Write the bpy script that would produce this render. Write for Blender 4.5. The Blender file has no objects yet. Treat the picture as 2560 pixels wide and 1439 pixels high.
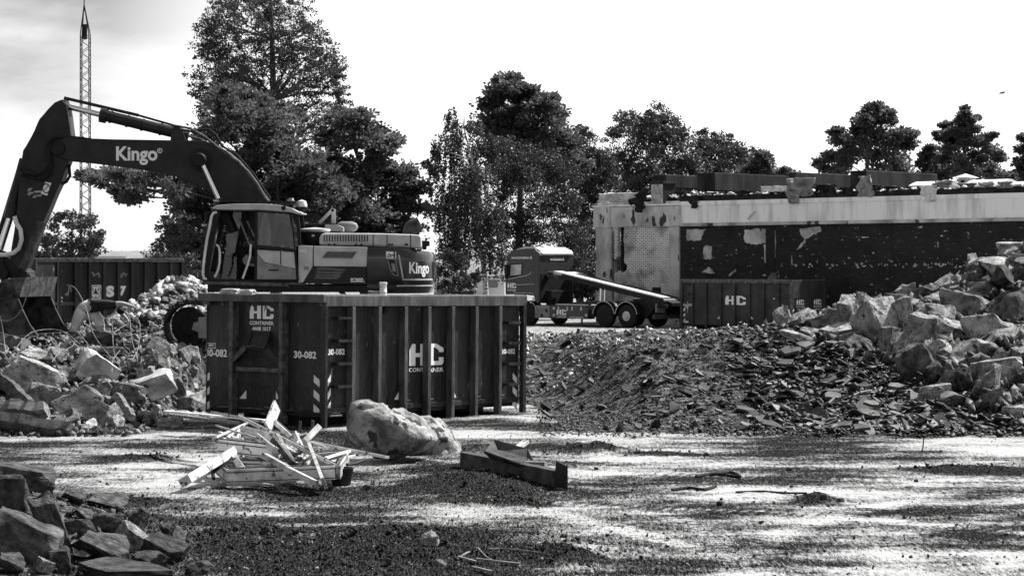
import bpy, bmesh, math, random
import numpy as np
from mathutils import Vector, Matrix, Euler, noise as mnoise

# ------------------------------------------------------------------ camera, sky, sun, exposure
SC = bpy.context.scene
COL = SC.collection
F, EYE, CX, HZ = 5500.0, 2.87, 1280.0, 660.0
cam_d = bpy.data.cameras.new('camera')
cam = bpy.data.objects.new('camera', cam_d)
COL.objects.link(cam)
cam.location = (0, 0, EYE)
cam.rotation_euler = (math.radians(90), 0, 0)
cam_d.sensor_width = 36
cam_d.lens = 36 * F / 2560
cam_d.shift_y = -(719.5 - HZ) / 2560
cam_d.clip_start = 0.5
cam_d.clip_end = 9000
SC.camera = cam

SUN_AZ, SUN_EL = 58.0, 50.0        # azimuth from +Y (away from the camera) towards +X
w = bpy.data.worlds.new('World'); SC.world = w; w.use_nodes = True
nt = w.node_tree; nt.nodes.clear()
sky = nt.nodes.new('ShaderNodeTexSky'); sky.sky_type = 'NISHITA'; sky.sun_disc = False
sky.sun_elevation = math.radians(SUN_EL); sky.sun_rotation = math.radians(SUN_AZ)
sky.air_density = 1.0; sky.dust_density = 3.5
bw = nt.nodes.new('ShaderNodeRGBToBW')
nt.links.new(sky.outputs[0], bw.inputs[0])
tc = nt.nodes.new('ShaderNodeTexCoord')
mp = nt.nodes.new('ShaderNodeMapping'); mp.inputs['Scale'].default_value = (1, 1, 3.2)
nt.links.new(tc.outputs['Generated'], mp.inputs[0])
nz = nt.nodes.new('ShaderNodeTexNoise'); nz.inputs['Scale'].default_value = 5.5; nz.inputs['Detail'].default_value = 7
nt.links.new(mp.outputs[0], nz.inputs[0])
cr = nt.nodes.new('ShaderNodeValToRGB')
cr.color_ramp.elements[0].position = 0.36; cr.color_ramp.elements[0].color = (0.0, 0.0, 0.0, 1)
cr.color_ramp.elements[1].position = 0.62; cr.color_ramp.elements[1].color = (1, 1, 1, 1)
nt.links.new(nz.outputs[0], cr.inputs[0])
# clouds: grey bank towards the upper left of the sky, bright haze elsewhere
sx = nt.nodes.new('ShaderNodeSeparateXYZ'); nt.links.new(tc.outputs['Generated'], sx.inputs[0])
mr = nt.nodes.new('ShaderNodeMapRange'); nt.links.new(sx.outputs[0], mr.inputs[0])
mr.inputs[1].default_value = -0.10; mr.inputs[2].default_value = -0.215; mr.inputs[3].default_value = 0; mr.inputs[4].default_value = 1
mz = nt.nodes.new('ShaderNodeMapRange'); nt.links.new(sx.outputs[2], mz.inputs[0])
mz.inputs[1].default_value = 0.0; mz.inputs[2].default_value = 0.12; mz.inputs[3].default_value = 0.35; mz.inputs[4].default_value = 1
mm = nt.nodes.new('ShaderNodeMath'); mm.operation = 'MULTIPLY'
nt.links.new(mr.outputs[0], mm.inputs[0]); nt.links.new(mz.outputs[0], mm.inputs[1])
m2 = nt.nodes.new('ShaderNodeMath'); m2.operation = 'MULTIPLY'
nt.links.new(mm.outputs[0], m2.inputs[0]); nt.links.new(cr.outputs[0], m2.inputs[1])
# fainter vignette-like darkening painted into the sky colour, high on the right
mr2 = nt.nodes.new('ShaderNodeMapRange'); nt.links.new(sx.outputs[0], mr2.inputs[0])
mr2.inputs[1].default_value = 0.185; mr2.inputs[2].default_value = 0.25; mr2.inputs[3].default_value = 0; mr2.inputs[4].default_value = .55
mq = nt.nodes.new('ShaderNodeMath'); mq.operation = 'MULTIPLY'; nt.links.new(mr2.outputs[0], mq.inputs[0]); nt.links.new(mz.outputs[0], mq.inputs[1])
m0 = nt.nodes.new('ShaderNodeMath'); m0.operation = 'MULTIPLY'; m0.inputs[1].default_value = 1.15; nt.links.new(m2.outputs[0], m0.inputs[0])
m3 = nt.nodes.new('ShaderNodeMath'); m3.operation = 'ADD'; m3.use_clamp = True
nt.links.new(m0.outputs[0], m3.inputs[0]); nt.links.new(mq.outputs[0], m3.inputs[1])
mxa = nt.nodes.new('ShaderNodeMix'); mxa.data_type = 'FLOAT'
mxa.inputs[3].default_value = 1.6
nt.links.new(m3.outputs[0], mxa.inputs[0]); nt.links.new(bw.outputs[0], mxa.inputs[2])
# thin bright veil of haze low in the sky, thinning upwards and under the grey bank
vz = nt.nodes.new('ShaderNodeMapRange'); nt.links.new(sx.outputs[2], vz.inputs[0])
vz.inputs[1].default_value = -0.05; vz.inputs[2].default_value = 0.30; vz.inputs[3].default_value = 5.6; vz.inputs[4].default_value = 0.0
vi = nt.nodes.new('ShaderNodeMath'); vi.operation = 'SUBTRACT'; vi.inputs[0].default_value = 1.0; vi.use_clamp = True; nt.links.new(m3.outputs[0], vi.inputs[1])
vm_ = nt.nodes.new('ShaderNodeMath'); vm_.operation = 'MULTIPLY'; nt.links.new(vz.outputs[0], vm_.inputs[0]); nt.links.new(vi.outputs[0], vm_.inputs[1])
va = nt.nodes.new('ShaderNodeMath'); va.operation = 'ADD'; nt.links.new(mxa.outputs[0], va.inputs[0]); nt.links.new(vm_.outputs[0], va.inputs[1])
bg = nt.nodes.new('ShaderNodeBackground'); bg.inputs[1].default_value = 0.10
nt.links.new(va.outputs[0], bg.inputs[0])
wo = nt.nodes.new('ShaderNodeOutputWorld'); nt.links.new(bg.outputs[0], wo.inputs[0])

sl = bpy.data.lights.new('sun', 'SUN'); sl.energy = 5.0; sl.angle = math.radians(0.55); sl.color = (1, 0.995, 0.985)
so = bpy.data.objects.new('sun', sl); COL.objects.link(so)
sd = Vector((math.sin(math.radians(SUN_AZ)) * math.cos(math.radians(SUN_EL)),
             math.cos(math.radians(SUN_AZ)) * math.cos(math.radians(SUN_EL)), math.sin(math.radians(SUN_EL))))
so.rotation_euler = sd.to_track_quat('Z', 'Y').to_euler()
so.location = sd * 300
SC.view_settings.view_transform = 'Standard'
SC.view_settings.look = 'None'
SC.view_settings.gamma = 1
SC.view_settings.exposure = 1.02
SC.cycles.max_bounces = 6
SC.cycles.transparent_max_bounces = 12

rnd = random.Random(7)
R = np.random.default_rng(11)

# ------------------------------------------------------------------ small helpers
def tag(o, label=None, cat=None, group=None, kind=None):
    if label: o['label'] = label
    if cat: o['category'] = cat
    if group: o['group'] = group
    if kind: o['kind'] = kind
    return o

def empty(name, loc, rz=0, label=None, cat=None, group=None):
    o = bpy.data.objects.new(name, None); COL.objects.link(o)
    o.location = loc; o.rotation_euler = (0, 0, rz); o.empty_display_size = 0.3
    return tag(o, label, cat, group)

def link(name, me, parent=None, m=None):
    o = bpy.data.objects.new(name, me); COL.objects.link(o)
    if parent: o.parent = parent
    if m: me.materials.append(m)
    return o

class MB:
    def __init__(s): s.v = []; s.f = []; s.mi = []
    def add(s, vs, fs, mi=0):
        n = len(s.v); s.v += [tuple(p) for p in vs]; s.f += [tuple(n + i for i in f) for f in fs]; s.mi += [mi] * len(fs)
        return s
    def box(s, x0, x1, y0, y1, z0, z1, mi=0):
        return s.add([(x0,y0,z0),(x1,y0,z0),(x1,y1,z0),(x0,y1,z0),(x0,y0,z1),(x1,y0,z1),(x1,y1,z1),(x0,y1,z1)],
              [(0,3,2,1),(4,5,6,7),(0,1,5,4),(1,2,6,5),(2,3,7,6),(3,0,4,7)], mi)
    def prism(s, poly, y0, y1, mi=0):
        ar = sum(poly[i][0]*poly[(i+1)%len(poly)][1]-poly[(i+1)%len(poly)][0]*poly[i][1] for i in range(len(poly)))
        if ar < 0: poly = poly[::-1]
        n = len(poly)
        vs = [(a, y0, z) for a, z in poly] + [(a, y1, z) for a, z in poly]
        fs = [tuple(range(n)), tuple(range(2*n-1, n-1, -1))] + [(i, i+n, (i+1)%n+n, (i+1)%n) for i in range(n)]
        return s.add(vs, fs, mi)
    def zprism(s, poly, z0, z1, mi=0):
        n = len(poly)
        ar = sum(poly[i][0]*poly[(i+1)%n][1]-poly[(i+1)%n][0]*poly[i][1] for i in range(n))
        if ar < 0: poly = poly[::-1]
        vs = [(a, b, z0) for a, b in poly] + [(a, b, z1) for a, b in poly]
        fs = [tuple(range(n-1, -1, -1)), tuple(range(n, 2*n))] + [(i, (i+1)%n, (i+1)%n+n, i+n) for i in range(n)]
        return s.add(vs, fs, mi)
    def tube(s, pts, r, n=8, mi=0, cap=True):
        pts = [Vector(p) for p in pts]; m = len(pts)
        rs = r if isinstance(r, (list, tuple)) else [r]*m
        vs = []; up = None
        for i, p in enumerate(pts):
            t = (pts[min(i+1, m-1)] - pts[max(i-1, 0)])
            t = t.normalized() if t.length > 1e-9 else Vector((0, 0, 1))
            if up is None: up = Vector((0, 0, 1)) if abs(t.z) < 0.9 else Vector((1, 0, 0))
            a = t.cross(up).normalized(); b = a.cross(t).normalized(); up = b
            for k in range(n):
                th = 2*math.pi*k/n
                vs.append(p + (a*math.cos(th) + b*math.sin(th))*rs[i])
        fs = [(i*n+k, i*n+(k+1)%n, (i+1)*n+(k+1)%n, (i+1)*n+k) for i in range(m-1) for k in range(n)]
        if cap: fs += [tuple(range(n-1, -1, -1)), tuple(range((m-1)*n, m*n))]
        return s.add(vs, fs, mi)
    def beam(s, p0, p1, wd, ht, roll=0.0, mi=0):
        p0 = Vector(p0); p1 = Vector(p1); t = (p1-p0).normalized()
        up = Vector((0, 0, 1)) if abs(t.z) < 0.95 else Vector((1, 0, 0))
        a = t.cross(up).normalized(); b = a.cross(t).normalized()
        c, sn = math.cos(roll), math.sin(roll); a, b = a*c+b*sn, b*c-a*sn
        vs = [p + a*x*wd/2 + b*y*ht/2 for p in (p0, p1) for x, y in ((-1,-1),(1,-1),(1,1),(-1,1))]
        return s.add(vs, [(3,2,1,0),(4,5,6,7),(0,1,5,4),(1,2,6,5),(2,3,7,6),(3,0,4,7)], mi)
    def lathe(s, c, prof, n=16, axis='z', mi=0):
        vs = []; m = len(prof)
        for r, h in prof:
            for k in range(n):
                th = 2*math.pi*k/n; x, y = r*math.cos(th), r*math.sin(th)
                vs.append({'z': (c[0]+x, c[1]+y, c[2]+h), 'y': (c[0]+x, c[1]+h, c[2]+y), 'x': (c[0]+h, c[1]+x, c[2]+y)}[axis])
        fs = [(i*n+k, i*n+(k+1)%n, (i+1)*n+(k+1)%n, (i+1)*n+k) for i in range(m-1) for k in range(n)]
        fs += [tuple(range(n-1, -1, -1)), tuple(range((m-1)*n, m*n))]
        return s.add(vs, fs, mi)
    def build(s, name, mats, parent=None, smooth=False, bevel=0, label=None, cat=None, group=None, kind=None, loc=None):
        me = bpy.data.meshes.new(name)
        me.from_pydata(s.v, [], s.f); me.validate()
        ms = mats if isinstance(mats, (list, tuple)) else [mats]
        for m in ms: me.materials.append(m)
        if len(ms) > 1 and len(me.polygons) == len(s.mi):
            me.polygons.foreach_set('material_index', s.mi)
        bm = bmesh.new(); bm.from_mesh(me); bmesh.ops.recalc_face_normals(bm, faces=bm.faces); bm.to_mesh(me); bm.free()
        if smooth:
            me.polygons.foreach_set('use_smooth', [True]*len(me.polygons))
            try: me.set_sharp_from_angle(angle=math.radians(38))
            except Exception: pass
        o = link(name, me, parent)
        if loc is not None: o.location = loc
        if bevel:
            b = o.modifiers.new('bevel', 'BEVEL'); b.width = bevel; b.segments = 2; b.limit_method = 'ANGLE'; b.angle_limit = math.radians(35)
            b.harden_normals = False
        return tag(o, label, cat, group, kind)

class Pl:
    """vertical plane frame: local x along d, local y = d turned +90 degrees, local z up"""
    def __init__(s, o, d):
        s.o = Vector(o); l = math.hypot(*d); s.d = (d[0]/l, d[1]/l); s.rz = math.atan2(s.d[1], s.d[0])
    def __call__(s, px, py, b=0.0):
        k = (px-CX)/F; dx, dy = s.d; ox = s.o.x - dy*b; oy = s.o.y + dx*b
        a = (k*oy - ox)/(dx - k*dy); D = oy + a*dy
        return (a, EYE-(py-HZ)*D/F - s.o.z)
    def p3(s, px, py, b=0.0):
        a, z = s(px, py, b); return Vector((a, b, z))
    def poly(s, pts, b=0.0, off=(0, 0), sc=1.0):
        return [s(off[0]+x/sc, off[1]+y/sc, b) for x, y in pts]

def PX(px, py, D): return Vector(((px-CX)*D/F, D, EYE-(py-HZ)*D/F))

# fast mesh from numpy: V (n,3), T (m,k)
def npmesh(name, V, T, m, smooth=False):
    me = bpy.data.meshes.new(name); V = np.asarray(V, np.float32); T = np.asarray(T, np.int32); k = T.shape[1]
    me.vertices.add(len(V)); me.vertices.foreach_set('co', V.ravel())
    me.loops.add(T.size); me.loops.foreach_set('vertex_index', T.ravel())
    me.polygons.add(len(T)); me.polygons.foreach_set('loop_start', np.arange(0, T.size, k, dtype=np.int32))
    me.polygons.foreach_set('loop_total', np.full(len(T), k, dtype=np.int32))
    if smooth: me.polygons.foreach_set('use_smooth', [True]*len(T))
    me.update(calc_edges=True)
    if m: me.materials.append(m)
    return me

# ------------------------------------------------------------------ materials (all greys: the photograph is black and white)
def nodes(name):
    m = bpy.data.materials.new(name); m.use_nodes = True
    n = m.node_tree; b = n.nodes['Principled BSDF']; return m, n, b
def g(v): return (v, v, v, 1)
def mat(name, c, c2=None, scale=3.0, rough=0.6, metal=0.0, bump=0.0, bscale=20.0, spec=0.22, stretch=(1, 1, 1), lo=0.38, hi=0.62,
        detail=6, rvar=0.0, spots=None, coat=0.0, objrand=0.0, r2=None):
    m, n, b = nodes(name); L = n.links.new
    b.inputs['Roughness'].default_value = rough; b.inputs['Metallic'].default_value = metal
    b.inputs['Specular IOR Level'].default_value = spec
    if coat: b.inputs['Coat Weight'].default_value = coat; b.inputs['Coat Roughness'].default_value = 0.12
    t = n.nodes.new('ShaderNodeTexCoord'); mp = n.nodes.new('ShaderNodeMapping'); mp.inputs['Scale'].default_value = stretch
    L(t.outputs['Object'], mp.inputs[0])
    if objrand:
        oi = n.nodes.new('ShaderNodeObjectInfo'); ad = n.nodes.new('ShaderNodeVectorMath'); ad.operation = 'ADD'
        mu = n.nodes.new('ShaderNodeMath'); mu.operation = 'MULTIPLY'; mu.inputs[1].default_value = 37.0
        L(oi.outputs['Random'], mu.inputs[0]); L(mp.outputs[0], ad.inputs[0]); L(mu.outputs[0], ad.inputs[1]); vec = ad.outputs[0]
    else: vec = mp.outputs[0]
    col = None
    if c2 is not None:
        nz = n.nodes.new('ShaderNodeTexNoise'); nz.inputs['Scale'].default_value = scale; nz.inputs['Detail'].default_value = detail
        nz.inputs['Roughness'].default_value = 0.62
        L(vec, nz.inputs[0]); cr = n.nodes.new('ShaderNodeValToRGB')
        cr.color_ramp.elements[0].position = lo; cr.color_ramp.elements[0].color = g(c)
        cr.color_ramp.elements[1].position = hi; cr.color_ramp.elements[1].color = g(c2)
        L(nz.outputs[0], cr.inputs[0]); col = cr.outputs[0]
        if r2 is not None:
            mr = n.nodes.new('ShaderNodeMapRange'); mr.inputs[1].default_value = lo; mr.inputs[2].default_value = hi
            mr.inputs[3].default_value = rough; mr.inputs[4].default_value = r2; L(nz.outputs[0], mr.inputs[0]); L(mr.outputs[0], b.inputs['Roughness'])
    else:
        rg = n.nodes.new('ShaderNodeRGB'); rg.outputs[0].default_value = g(c); col = rg.outputs[0]
    if spots:
        sc, thr, cv = spots
        n2 = n.nodes.new('ShaderNodeTexNoise'); n2.inputs['Scale'].default_value = sc; n2.inputs['Detail'].default_value = 5
        L(vec, n2.inputs[0]); r2_ = n.nodes.new('ShaderNodeValToRGB')
        r2_.color_ramp.elements[0].position = thr; r2_.color_ramp.elements[0].color = g(0)
        r2_.color_ramp.elements[1].position = min(1, thr+0.05); r2_.color_ramp.elements[1].color = g(1)
        L(n2.outputs[0], r2_.inputs[0]); mx = n.nodes.new('ShaderNodeMix'); mx.data_type = 'RGBA'
        L(r2_.outputs[0], mx.inputs[0]); L(col, mx.inputs[6]); mx.inputs[7].default_value = g(cv); col = mx.outputs[2]
    if objrand:
        mr2 = n.nodes.new('ShaderNodeMapRange'); mr2.inputs[3].default_value = 1-objrand; mr2.inputs[4].default_value = 1+objrand
        L(oi.outputs['Random'], mr2.inputs[0]); vm = n.nodes.new('ShaderNodeVectorMath'); vm.operation = 'SCALE'
        L(col, vm.inputs[0]); L(mr2.outputs[0], vm.inputs['Scale']); col = vm.outputs[0]
    L(col, b.inputs['Base Color'])
    if bump:
        bn = n.nodes.new('ShaderNodeTexNoise'); bn.inputs['Scale'].default_value = bscale; bn.inputs['Detail'].default_value = 8
        bn.inputs['Roughness'].default_value = 0.65
        L(vec, bn.inputs[0]); bp = n.nodes.new('ShaderNodeBump'); bp.inputs['Strength'].default_value = 1
        bp.inputs['Distance'].default_value = bump; L(bn.outputs[0], bp.inputs['Height']); L(bp.outputs[0], b.inputs['Normal'])
    return m

M = {}
M['cont'] = mat('container_paint', .009, .030, scale=1.6, rough=.36, bump=.10, bscale=2.0, spots=(8, .665, .11), stretch=(1.4, 1.4, .5), spec=.3)
M['contedge'] = mat('worn_container_edge', .035, .12, scale=7, rough=.5, bump=.006, bscale=20)
M['contrib'] = mat('worn_rib_paint', .035, .10, scale=5, rough=.45, bump=.01, bscale=12, stretch=(1, 1, .3))
M['rim_sun'] = mat('pale_sunlit_rim', .35, .6, scale=6, rough=.95)  # pale tone stands for sun on the container rim
M['contfar'] = mat('far_container_paint', .025, .055, scale=1.2, rough=.6, bump=.01, bscale=3)
M['rust'] = mat('rusty_steel', .012, .075, scale=5, rough=.7, bump=.008, bscale=30)
M['black'] = mat('black_steel', .004, .012, scale=6, rough=.55)
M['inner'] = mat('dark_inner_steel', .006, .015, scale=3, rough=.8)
M['rubber'] = mat('rubber', .007, .02, scale=12, rough=.8, bump=.004, bscale=40)
M['white'] = mat('white_marking', .62, .8, scale=14, rough=.55, lo=.3)
M['letter'] = mat('white_lettering', .55, .8, scale=30, rough=.55, lo=.25, hi=.45)
M['boom'] = mat('dark_boom_paint', .010, .022, scale=2.5, rough=.45, spots=(14, .74, .10), bump=.003, bscale=8)
M['yellow'] = mat('light_machine_paint', .36, .50, scale=2.5, rough=.38, spots=(16, .72, .2), bump=.002, bscale=10)
M['midgrey'] = mat('door_paint', .16, .24, scale=3, rough=.45)
M['chrome'] = mat('polished_rod', .7, rough=.15, metal=1)
M['conc'] = mat('concrete_rubble', .09, .42, scale=3.6, rough=.9, bump=.09, bscale=13, spots=(15, .60, .05), objrand=.4, lo=.36, hi=.62)
M['conclight'] = mat('pale_plaster', .22, .52, scale=2.4, rough=.85, bump=.015, bscale=12, spots=(5, .66, .2), objrand=.15)
M['concdark'] = mat('dirty_concrete', .025, .13, scale=4.5, rough=.92, bump=.05, bscale=11, objrand=.3, lo=.4, hi=.68)
M['fine'] = mat('rubble_mixed', .02, .24, scale=2.5, rough=.95, bump=.03, bscale=14, lo=.42, hi=.62)
M['rubpale'] = mat('pale_rubble', .05, .5, scale=1.8, rough=.95, bump=.03, bscale=14, lo=.40, hi=.58)
M['soil'] = mat('dark_soil', .006, .03, scale=7, rough=.95, bump=.04, bscale=12)
M['slate'] = mat('slate_shards', .01, .09, scale=2.2, rough=.6, objrand=.5, spec=.35, bump=.004, bscale=20, lo=.35, hi=.7)
M['slate2'] = mat('slate_shards_small', .003, .026, scale=5, rough=.6, spec=.35)
M['boulder'] = mat('granite_boulder', .08, .38, scale=1.9, rough=.85, bump=.12, bscale=6, spots=(4.2, .56, .04), detail=10, lo=.38, hi=.56)
M['woodw'] = mat('white_painted_wood', .22, .62, scale=4, rough=.6, stretch=(1, 1, 1), spots=(9, .60, .10), objrand=.3, lo=.3, hi=.55, bump=.006, bscale=25)
M['woodg'] = mat('weathered_wood', .07, .22, scale=6, rough=.85, bump=.01, bscale=20, stretch=(.3, 3, 3))
M['wooddark'] = mat('dark_wood', .02, .09, scale=6, rough=.85, bump=.01, bscale=20)
M['bark'] = mat('bark', .035, .10, scale=6, rough=.95, bump=.03, bscale=9, stretch=(2, 2, .5))
M['birch'] = mat('birch_bark', .5, .10, scale=4, rough=.8, stretch=(.6, .6, 4), lo=.5, hi=.6)
M['cloth'] = mat('grey_tarp', .16, .30, scale=3, rough=.8, bump=.02, bscale=5)
M['clothw'] = mat('white_tarp', .55, .75, scale=3, rough=.8, bump=.02, bscale=5)
M['membrane'] = mat('roof_felt', .006, .03, scale=3, rough=.85, bump=.02, bscale=9)
M['membl'] = mat('light_roof_sheet', .35, .62, scale=2, rough=.7, bump=.01, bscale=8)
M['metal'] = mat('galvanised', .38, .55, scale=5, rough=.45, metal=.3)
M['plaster'] = mat('stained_concrete', .22, .58, scale=.9, rough=.85, bump=.01, bscale=9, stretch=(1, 1, .5), spots=(2.2, .60, .05), lo=.36, hi=.6)
M['beamw'] = mat('white_fascia', .58, .85, scale=1.1, rough=.7, stretch=(1.6, 1.6, .25), lo=.36, hi=.52, spots=(5, .70, .2))
M['roofbeam'] = mat('sooty_concrete', .010, .035, scale=1.6, rough=.9, stretch=(1, 1, .3), bump=.01, bscale=8, spots=(5, .70, .14))
M['farwall'] = mat('far_render', .55, .7, scale=.4, rough=.9)
M['farroof'] = mat('far_roof', .16, .22, scale=.5, rough=.9)
M['skin'] = mat('skin', .35, rough=.6)
M['trousers'] = mat('white_work_trousers', .55, .78, scale=5, rough=.85, bump=.03, bscale=5)
M['jacket'] = mat('dark_jacket', .015, .03, scale=6, rough=.8)
M['twig'] = mat('pale_twig', .10, .24, scale=9, rough=.8)
M['hose'] = mat('grey_hose', .25, .4, scale=9, rough=.6)
M['lamp'] = mat('lamp_glass', .6, rough=.15)
M['redlamp'] = mat('tail_lamp', .03, rough=.25)
M['seat'] = mat('seat_cloth', .02, .05, scale=6, rough=.9)

def glassmat(name, tint=.75):
    m = bpy.data.materials.new(name); m.use_nodes = True; n = m.node_tree; n.nodes.clear(); L = n.links.new
    o = n.nodes.new('ShaderNodeOutputMaterial'); mx = n.nodes.new('ShaderNodeMixShader')
    tr = n.nodes.new('ShaderNodeBsdfTransparent'); tr.inputs[0].default_value = g(tint)
    gl = n.nodes.new('ShaderNodeBsdfGlossy'); gl.inputs['Roughness'].default_value = .05
    fr = n.nodes.new('ShaderNodeFresnel'); fr.inputs[0].default_value = 1.5
    L(fr.outputs[0], mx.inputs[0]); L(tr.outputs[0], mx.inputs[1]); L(gl.outputs[0], mx.inputs[2]); L(mx.outputs[0], o.inputs[0]); return m
M['glass'] = glassmat('window_glass', .6)

def leafmat(name, c, c2, tr=.35, scale=.6):
    m = bpy.data.materials.new(name); m.use_nodes = True; n = m.node_tree; n.nodes.clear(); L = n.links.new
    o = n.nodes.new('ShaderNodeOutputMaterial'); mx = n.nodes.new('ShaderNodeMixShader'); mx.inputs[0].default_value = tr
    d = n.nodes.new('ShaderNodeBsdfPrincipled'); d.inputs['Roughness'].default_value = .5; d.inputs['Specular IOR Level'].default_value = .2
    t = n.nodes.new('ShaderNodeBsdfTranslucent')
    tc = n.nodes.new('ShaderNodeTexCoord'); nz = n.nodes.new('ShaderNodeTexNoise'); nz.inputs['Scale'].default_value = scale; nz.inputs['Detail'].default_value = 8
    nz.inputs['Roughness'].default_value = .7
    L(tc.outputs['Object'], nz.inputs[0]); cr = n.nodes.new('ShaderNodeValToRGB')
    cr.color_ramp.elements[0].position = .38; cr.color_ramp.elements[0].color = g(c)
    cr.color_ramp.elements[1].position = .64; cr.color_ramp.elements[1].color = g(c2)
    L(nz.outputs[0], cr.inputs[0]); L(cr.outputs[0], d.inputs['Base Color']); L(cr.outputs[0], t.inputs[0])
    L(d.outputs[0], mx.inputs[1]); L(t.outputs[0], mx.inputs[2]); L(mx.outputs[0], o.inputs[0]); return m
M['leaf'] = leafmat('broad_leaves', .025, .095, .22)
M['needle'] = leafmat('pine_needles', .035, .15, .5)
M['birchleaf'] = leafmat('birch_leaves', .025, .085, .25)
M['grass'] = leafmat('grass_blades', .05, .14, .3)

# brick wall: courses from a brick texture laid on the wall's own x/z
def brickmat(name, c1, c2, mortar, bump=.01, peel=None):
    m, n, b = nodes(name); L = n.links.new
    t = n.nodes.new('ShaderNodeTexCoord'); sp = n.nodes.new('ShaderNodeSeparateXYZ'); cb = n.nodes.new('ShaderNodeCombineXYZ')
    L(t.outputs['Object'], sp.inputs[0]); L(sp.outputs[0], cb.inputs[0]); L(sp.outputs[2], cb.inputs[1])
    br = n.nodes.new('ShaderNodeTexBrick'); br.inputs['Scale'].default_value = 1; br.inputs['Brick Width'].default_value = .25
    br.inputs['Row Height'].default_value = .085; br.inputs['Mortar Size'].default_value = .011; br.inputs['Mortar Smooth'].default_value = .2
    br.inputs['Color1'].default_value = g(c1); br.inputs['Color2'].default_value = g(c2); br.inputs['Mortar'].default_value = g(mortar)
    L(cb.outputs[0], br.inputs[0]); nz = n.nodes.new('ShaderNodeTexNoise'); nz.inputs['Scale'].default_value = .9; nz.inputs['Detail'].default_value = 7
    L(t.outputs['Object'], nz.inputs[0]); cr = n.nodes.new('ShaderNodeValToRGB')
    cr.color_ramp.elements[0].position = .30; cr.color_ramp.elements[0].color = g(.16)
    cr.color_ramp.elements[1].position = .52; cr.color_ramp.elements[1].color = g(1)
    L(nz.outputs[0], cr.inputs[0]); mx = n.nodes.new('ShaderNodeMix'); mx.data_type = 'RGBA'; mx.blend_type = 'MULTIPLY'; mx.inputs[0].default_value = 1
    L(br.outputs[0], mx.inputs[6]); L(cr.outputs[0], mx.inputs[7]); col = mx.outputs[2]
    if peel:
        n1 = n.nodes.new('ShaderNodeTexNoise'); n1.inputs['Scale'].default_value = 3.4; n1.inputs['Detail'].default_value = 9; n1.inputs['Roughness'].default_value = .72
        mp = n.nodes.new('ShaderNodeMapping'); mp.inputs['Scale'].default_value = (1, 1, 2.2); L(t.outputs['Object'], mp.inputs[0]); L(mp.outputs[0], n1.inputs[0])
        r1 = n.nodes.new('ShaderNodeValToRGB'); r1.color_ramp.elements[0].position = .635; r1.color_ramp.elements[0].color = g(0)
        r1.color_ramp.elements[1].position = .655; r1.color_ramp.elements[1].color = g(1)
        L(n1.outputs[0], r1.inputs[0]); m2 = n.nodes.new('ShaderNodeMix'); m2.data_type = 'RGBA'
        L(r1.outputs[0], m2.inputs[0]); L(col, m2.inputs[6]); m2.inputs[7].default_value = g(peel); col = m2.outputs[2]
    L(col, b.inputs['Base Color']); b.inputs['Roughness'].default_value = .85
    bp = n.nodes.new('ShaderNodeBump'); bp.inputs['Distance'].default_value = bump; L(br.outputs['Fac'], bp.inputs['Height']); bp.invert = True
    L(bp.outputs[0], b.inputs['Normal']); return m
M['brick'] = brickmat('white_brick', .88, .72, .07)
M['hub'] = mat('pale_hub', .4, .5, scale=4, rough=.5)
M['char'] = brickmat('charred_brick', .004, .016, .024, peel=.50)

# ------------------------------------------------------------------ lettering and the company mark (real thin geometry)
def text_mesh(txt, bold=0.0):
    cu = bpy.data.curves.new('lettering', 'FONT'); cu.body = txt; cu.size = 1; cu.offset = bold; cu.extrude = 0.0
    cu.resolution_u = 3
    o = bpy.data.objects.new('lettering', cu); COL.objects.link(o)
    dg = bpy.context.evaluated_depsgraph_get(); me = bpy.data.meshes.new_from_object(o.evaluated_get(dg))
    bpy.data.objects.remove(o); bpy.data.curves.remove(cu)
    return me
def lettering(txt, parent, a0, z0, a1, z1, y, m='letter', bold=.02, name='lettering', fn=None, axis='x'):
    """fits the text into the rectangle (a0,z0)-(a1,z1) on local plane y, facing -y (axis 'x') or on plane x facing -x (axis 'y')"""
    me = text_mesh(txt, bold); co = np.empty(len(me.vertices)*3, np.float32); me.vertices.foreach_get('co', co); co = co.reshape(-1, 3)
    mn = co.min(0); mxx = co.max(0); u = (co[:, 0]-mn[0])/(mxx[0]-mn[0]); v = (co[:, 1]-mn[1])/(mxx[1]-mn[1])
    a = a0+u*(a1-a0); z = z0+v*(z1-z0)
    if fn: out = np.array([fn(p, q) for p, q in zip(a, z)], np.float32)
    elif axis == 'x': out = np.stack([a, np.full_like(a, y), z], 1)
    else: out = np.stack([np.full_like(a, y), a, z], 1)
    me.vertices.foreach_set('co', out.ravel()); me.update()
    return link(name, me, parent, M[m])
H_ = [(0,0),(0,.72),(.07,1),(.17,1),(.17,.58),(.31,.58),(.31,1),(.47,1),(.47,0),(.31,0),(.31,.40),(.17,.40),(.17,0)]
C_ = [(.55,0),(.55,1),(.78,1),(1,.78),(1,.60),(.86,.60),(.86,.68),(.75,.82),(.70,.82),(.70,.19),(.86,.19),(.86,.36),(1,.36),(1,.12),(.95,0)]
def hc_mark(parent, a0, z0, a1, z1, y, axis='x', gap=0.0, clip=None):
    mb = MB()
    for P_, sh in ((H_, 0), (C_, gap)):
        pts = [(a0+(p+sh)*(a1-a0), z0+q*(z1-z0)) for p, q in P_]
        n = len(pts)
        if axis == 'x': mb.add([(a, y, z) for a, z in pts], [tuple(range(n))])
        else: mb.add([(y, a, z) for a, z in pts], [tuple(range(n))])
    return mb.build('company_mark', M['letter'], parent)

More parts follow.
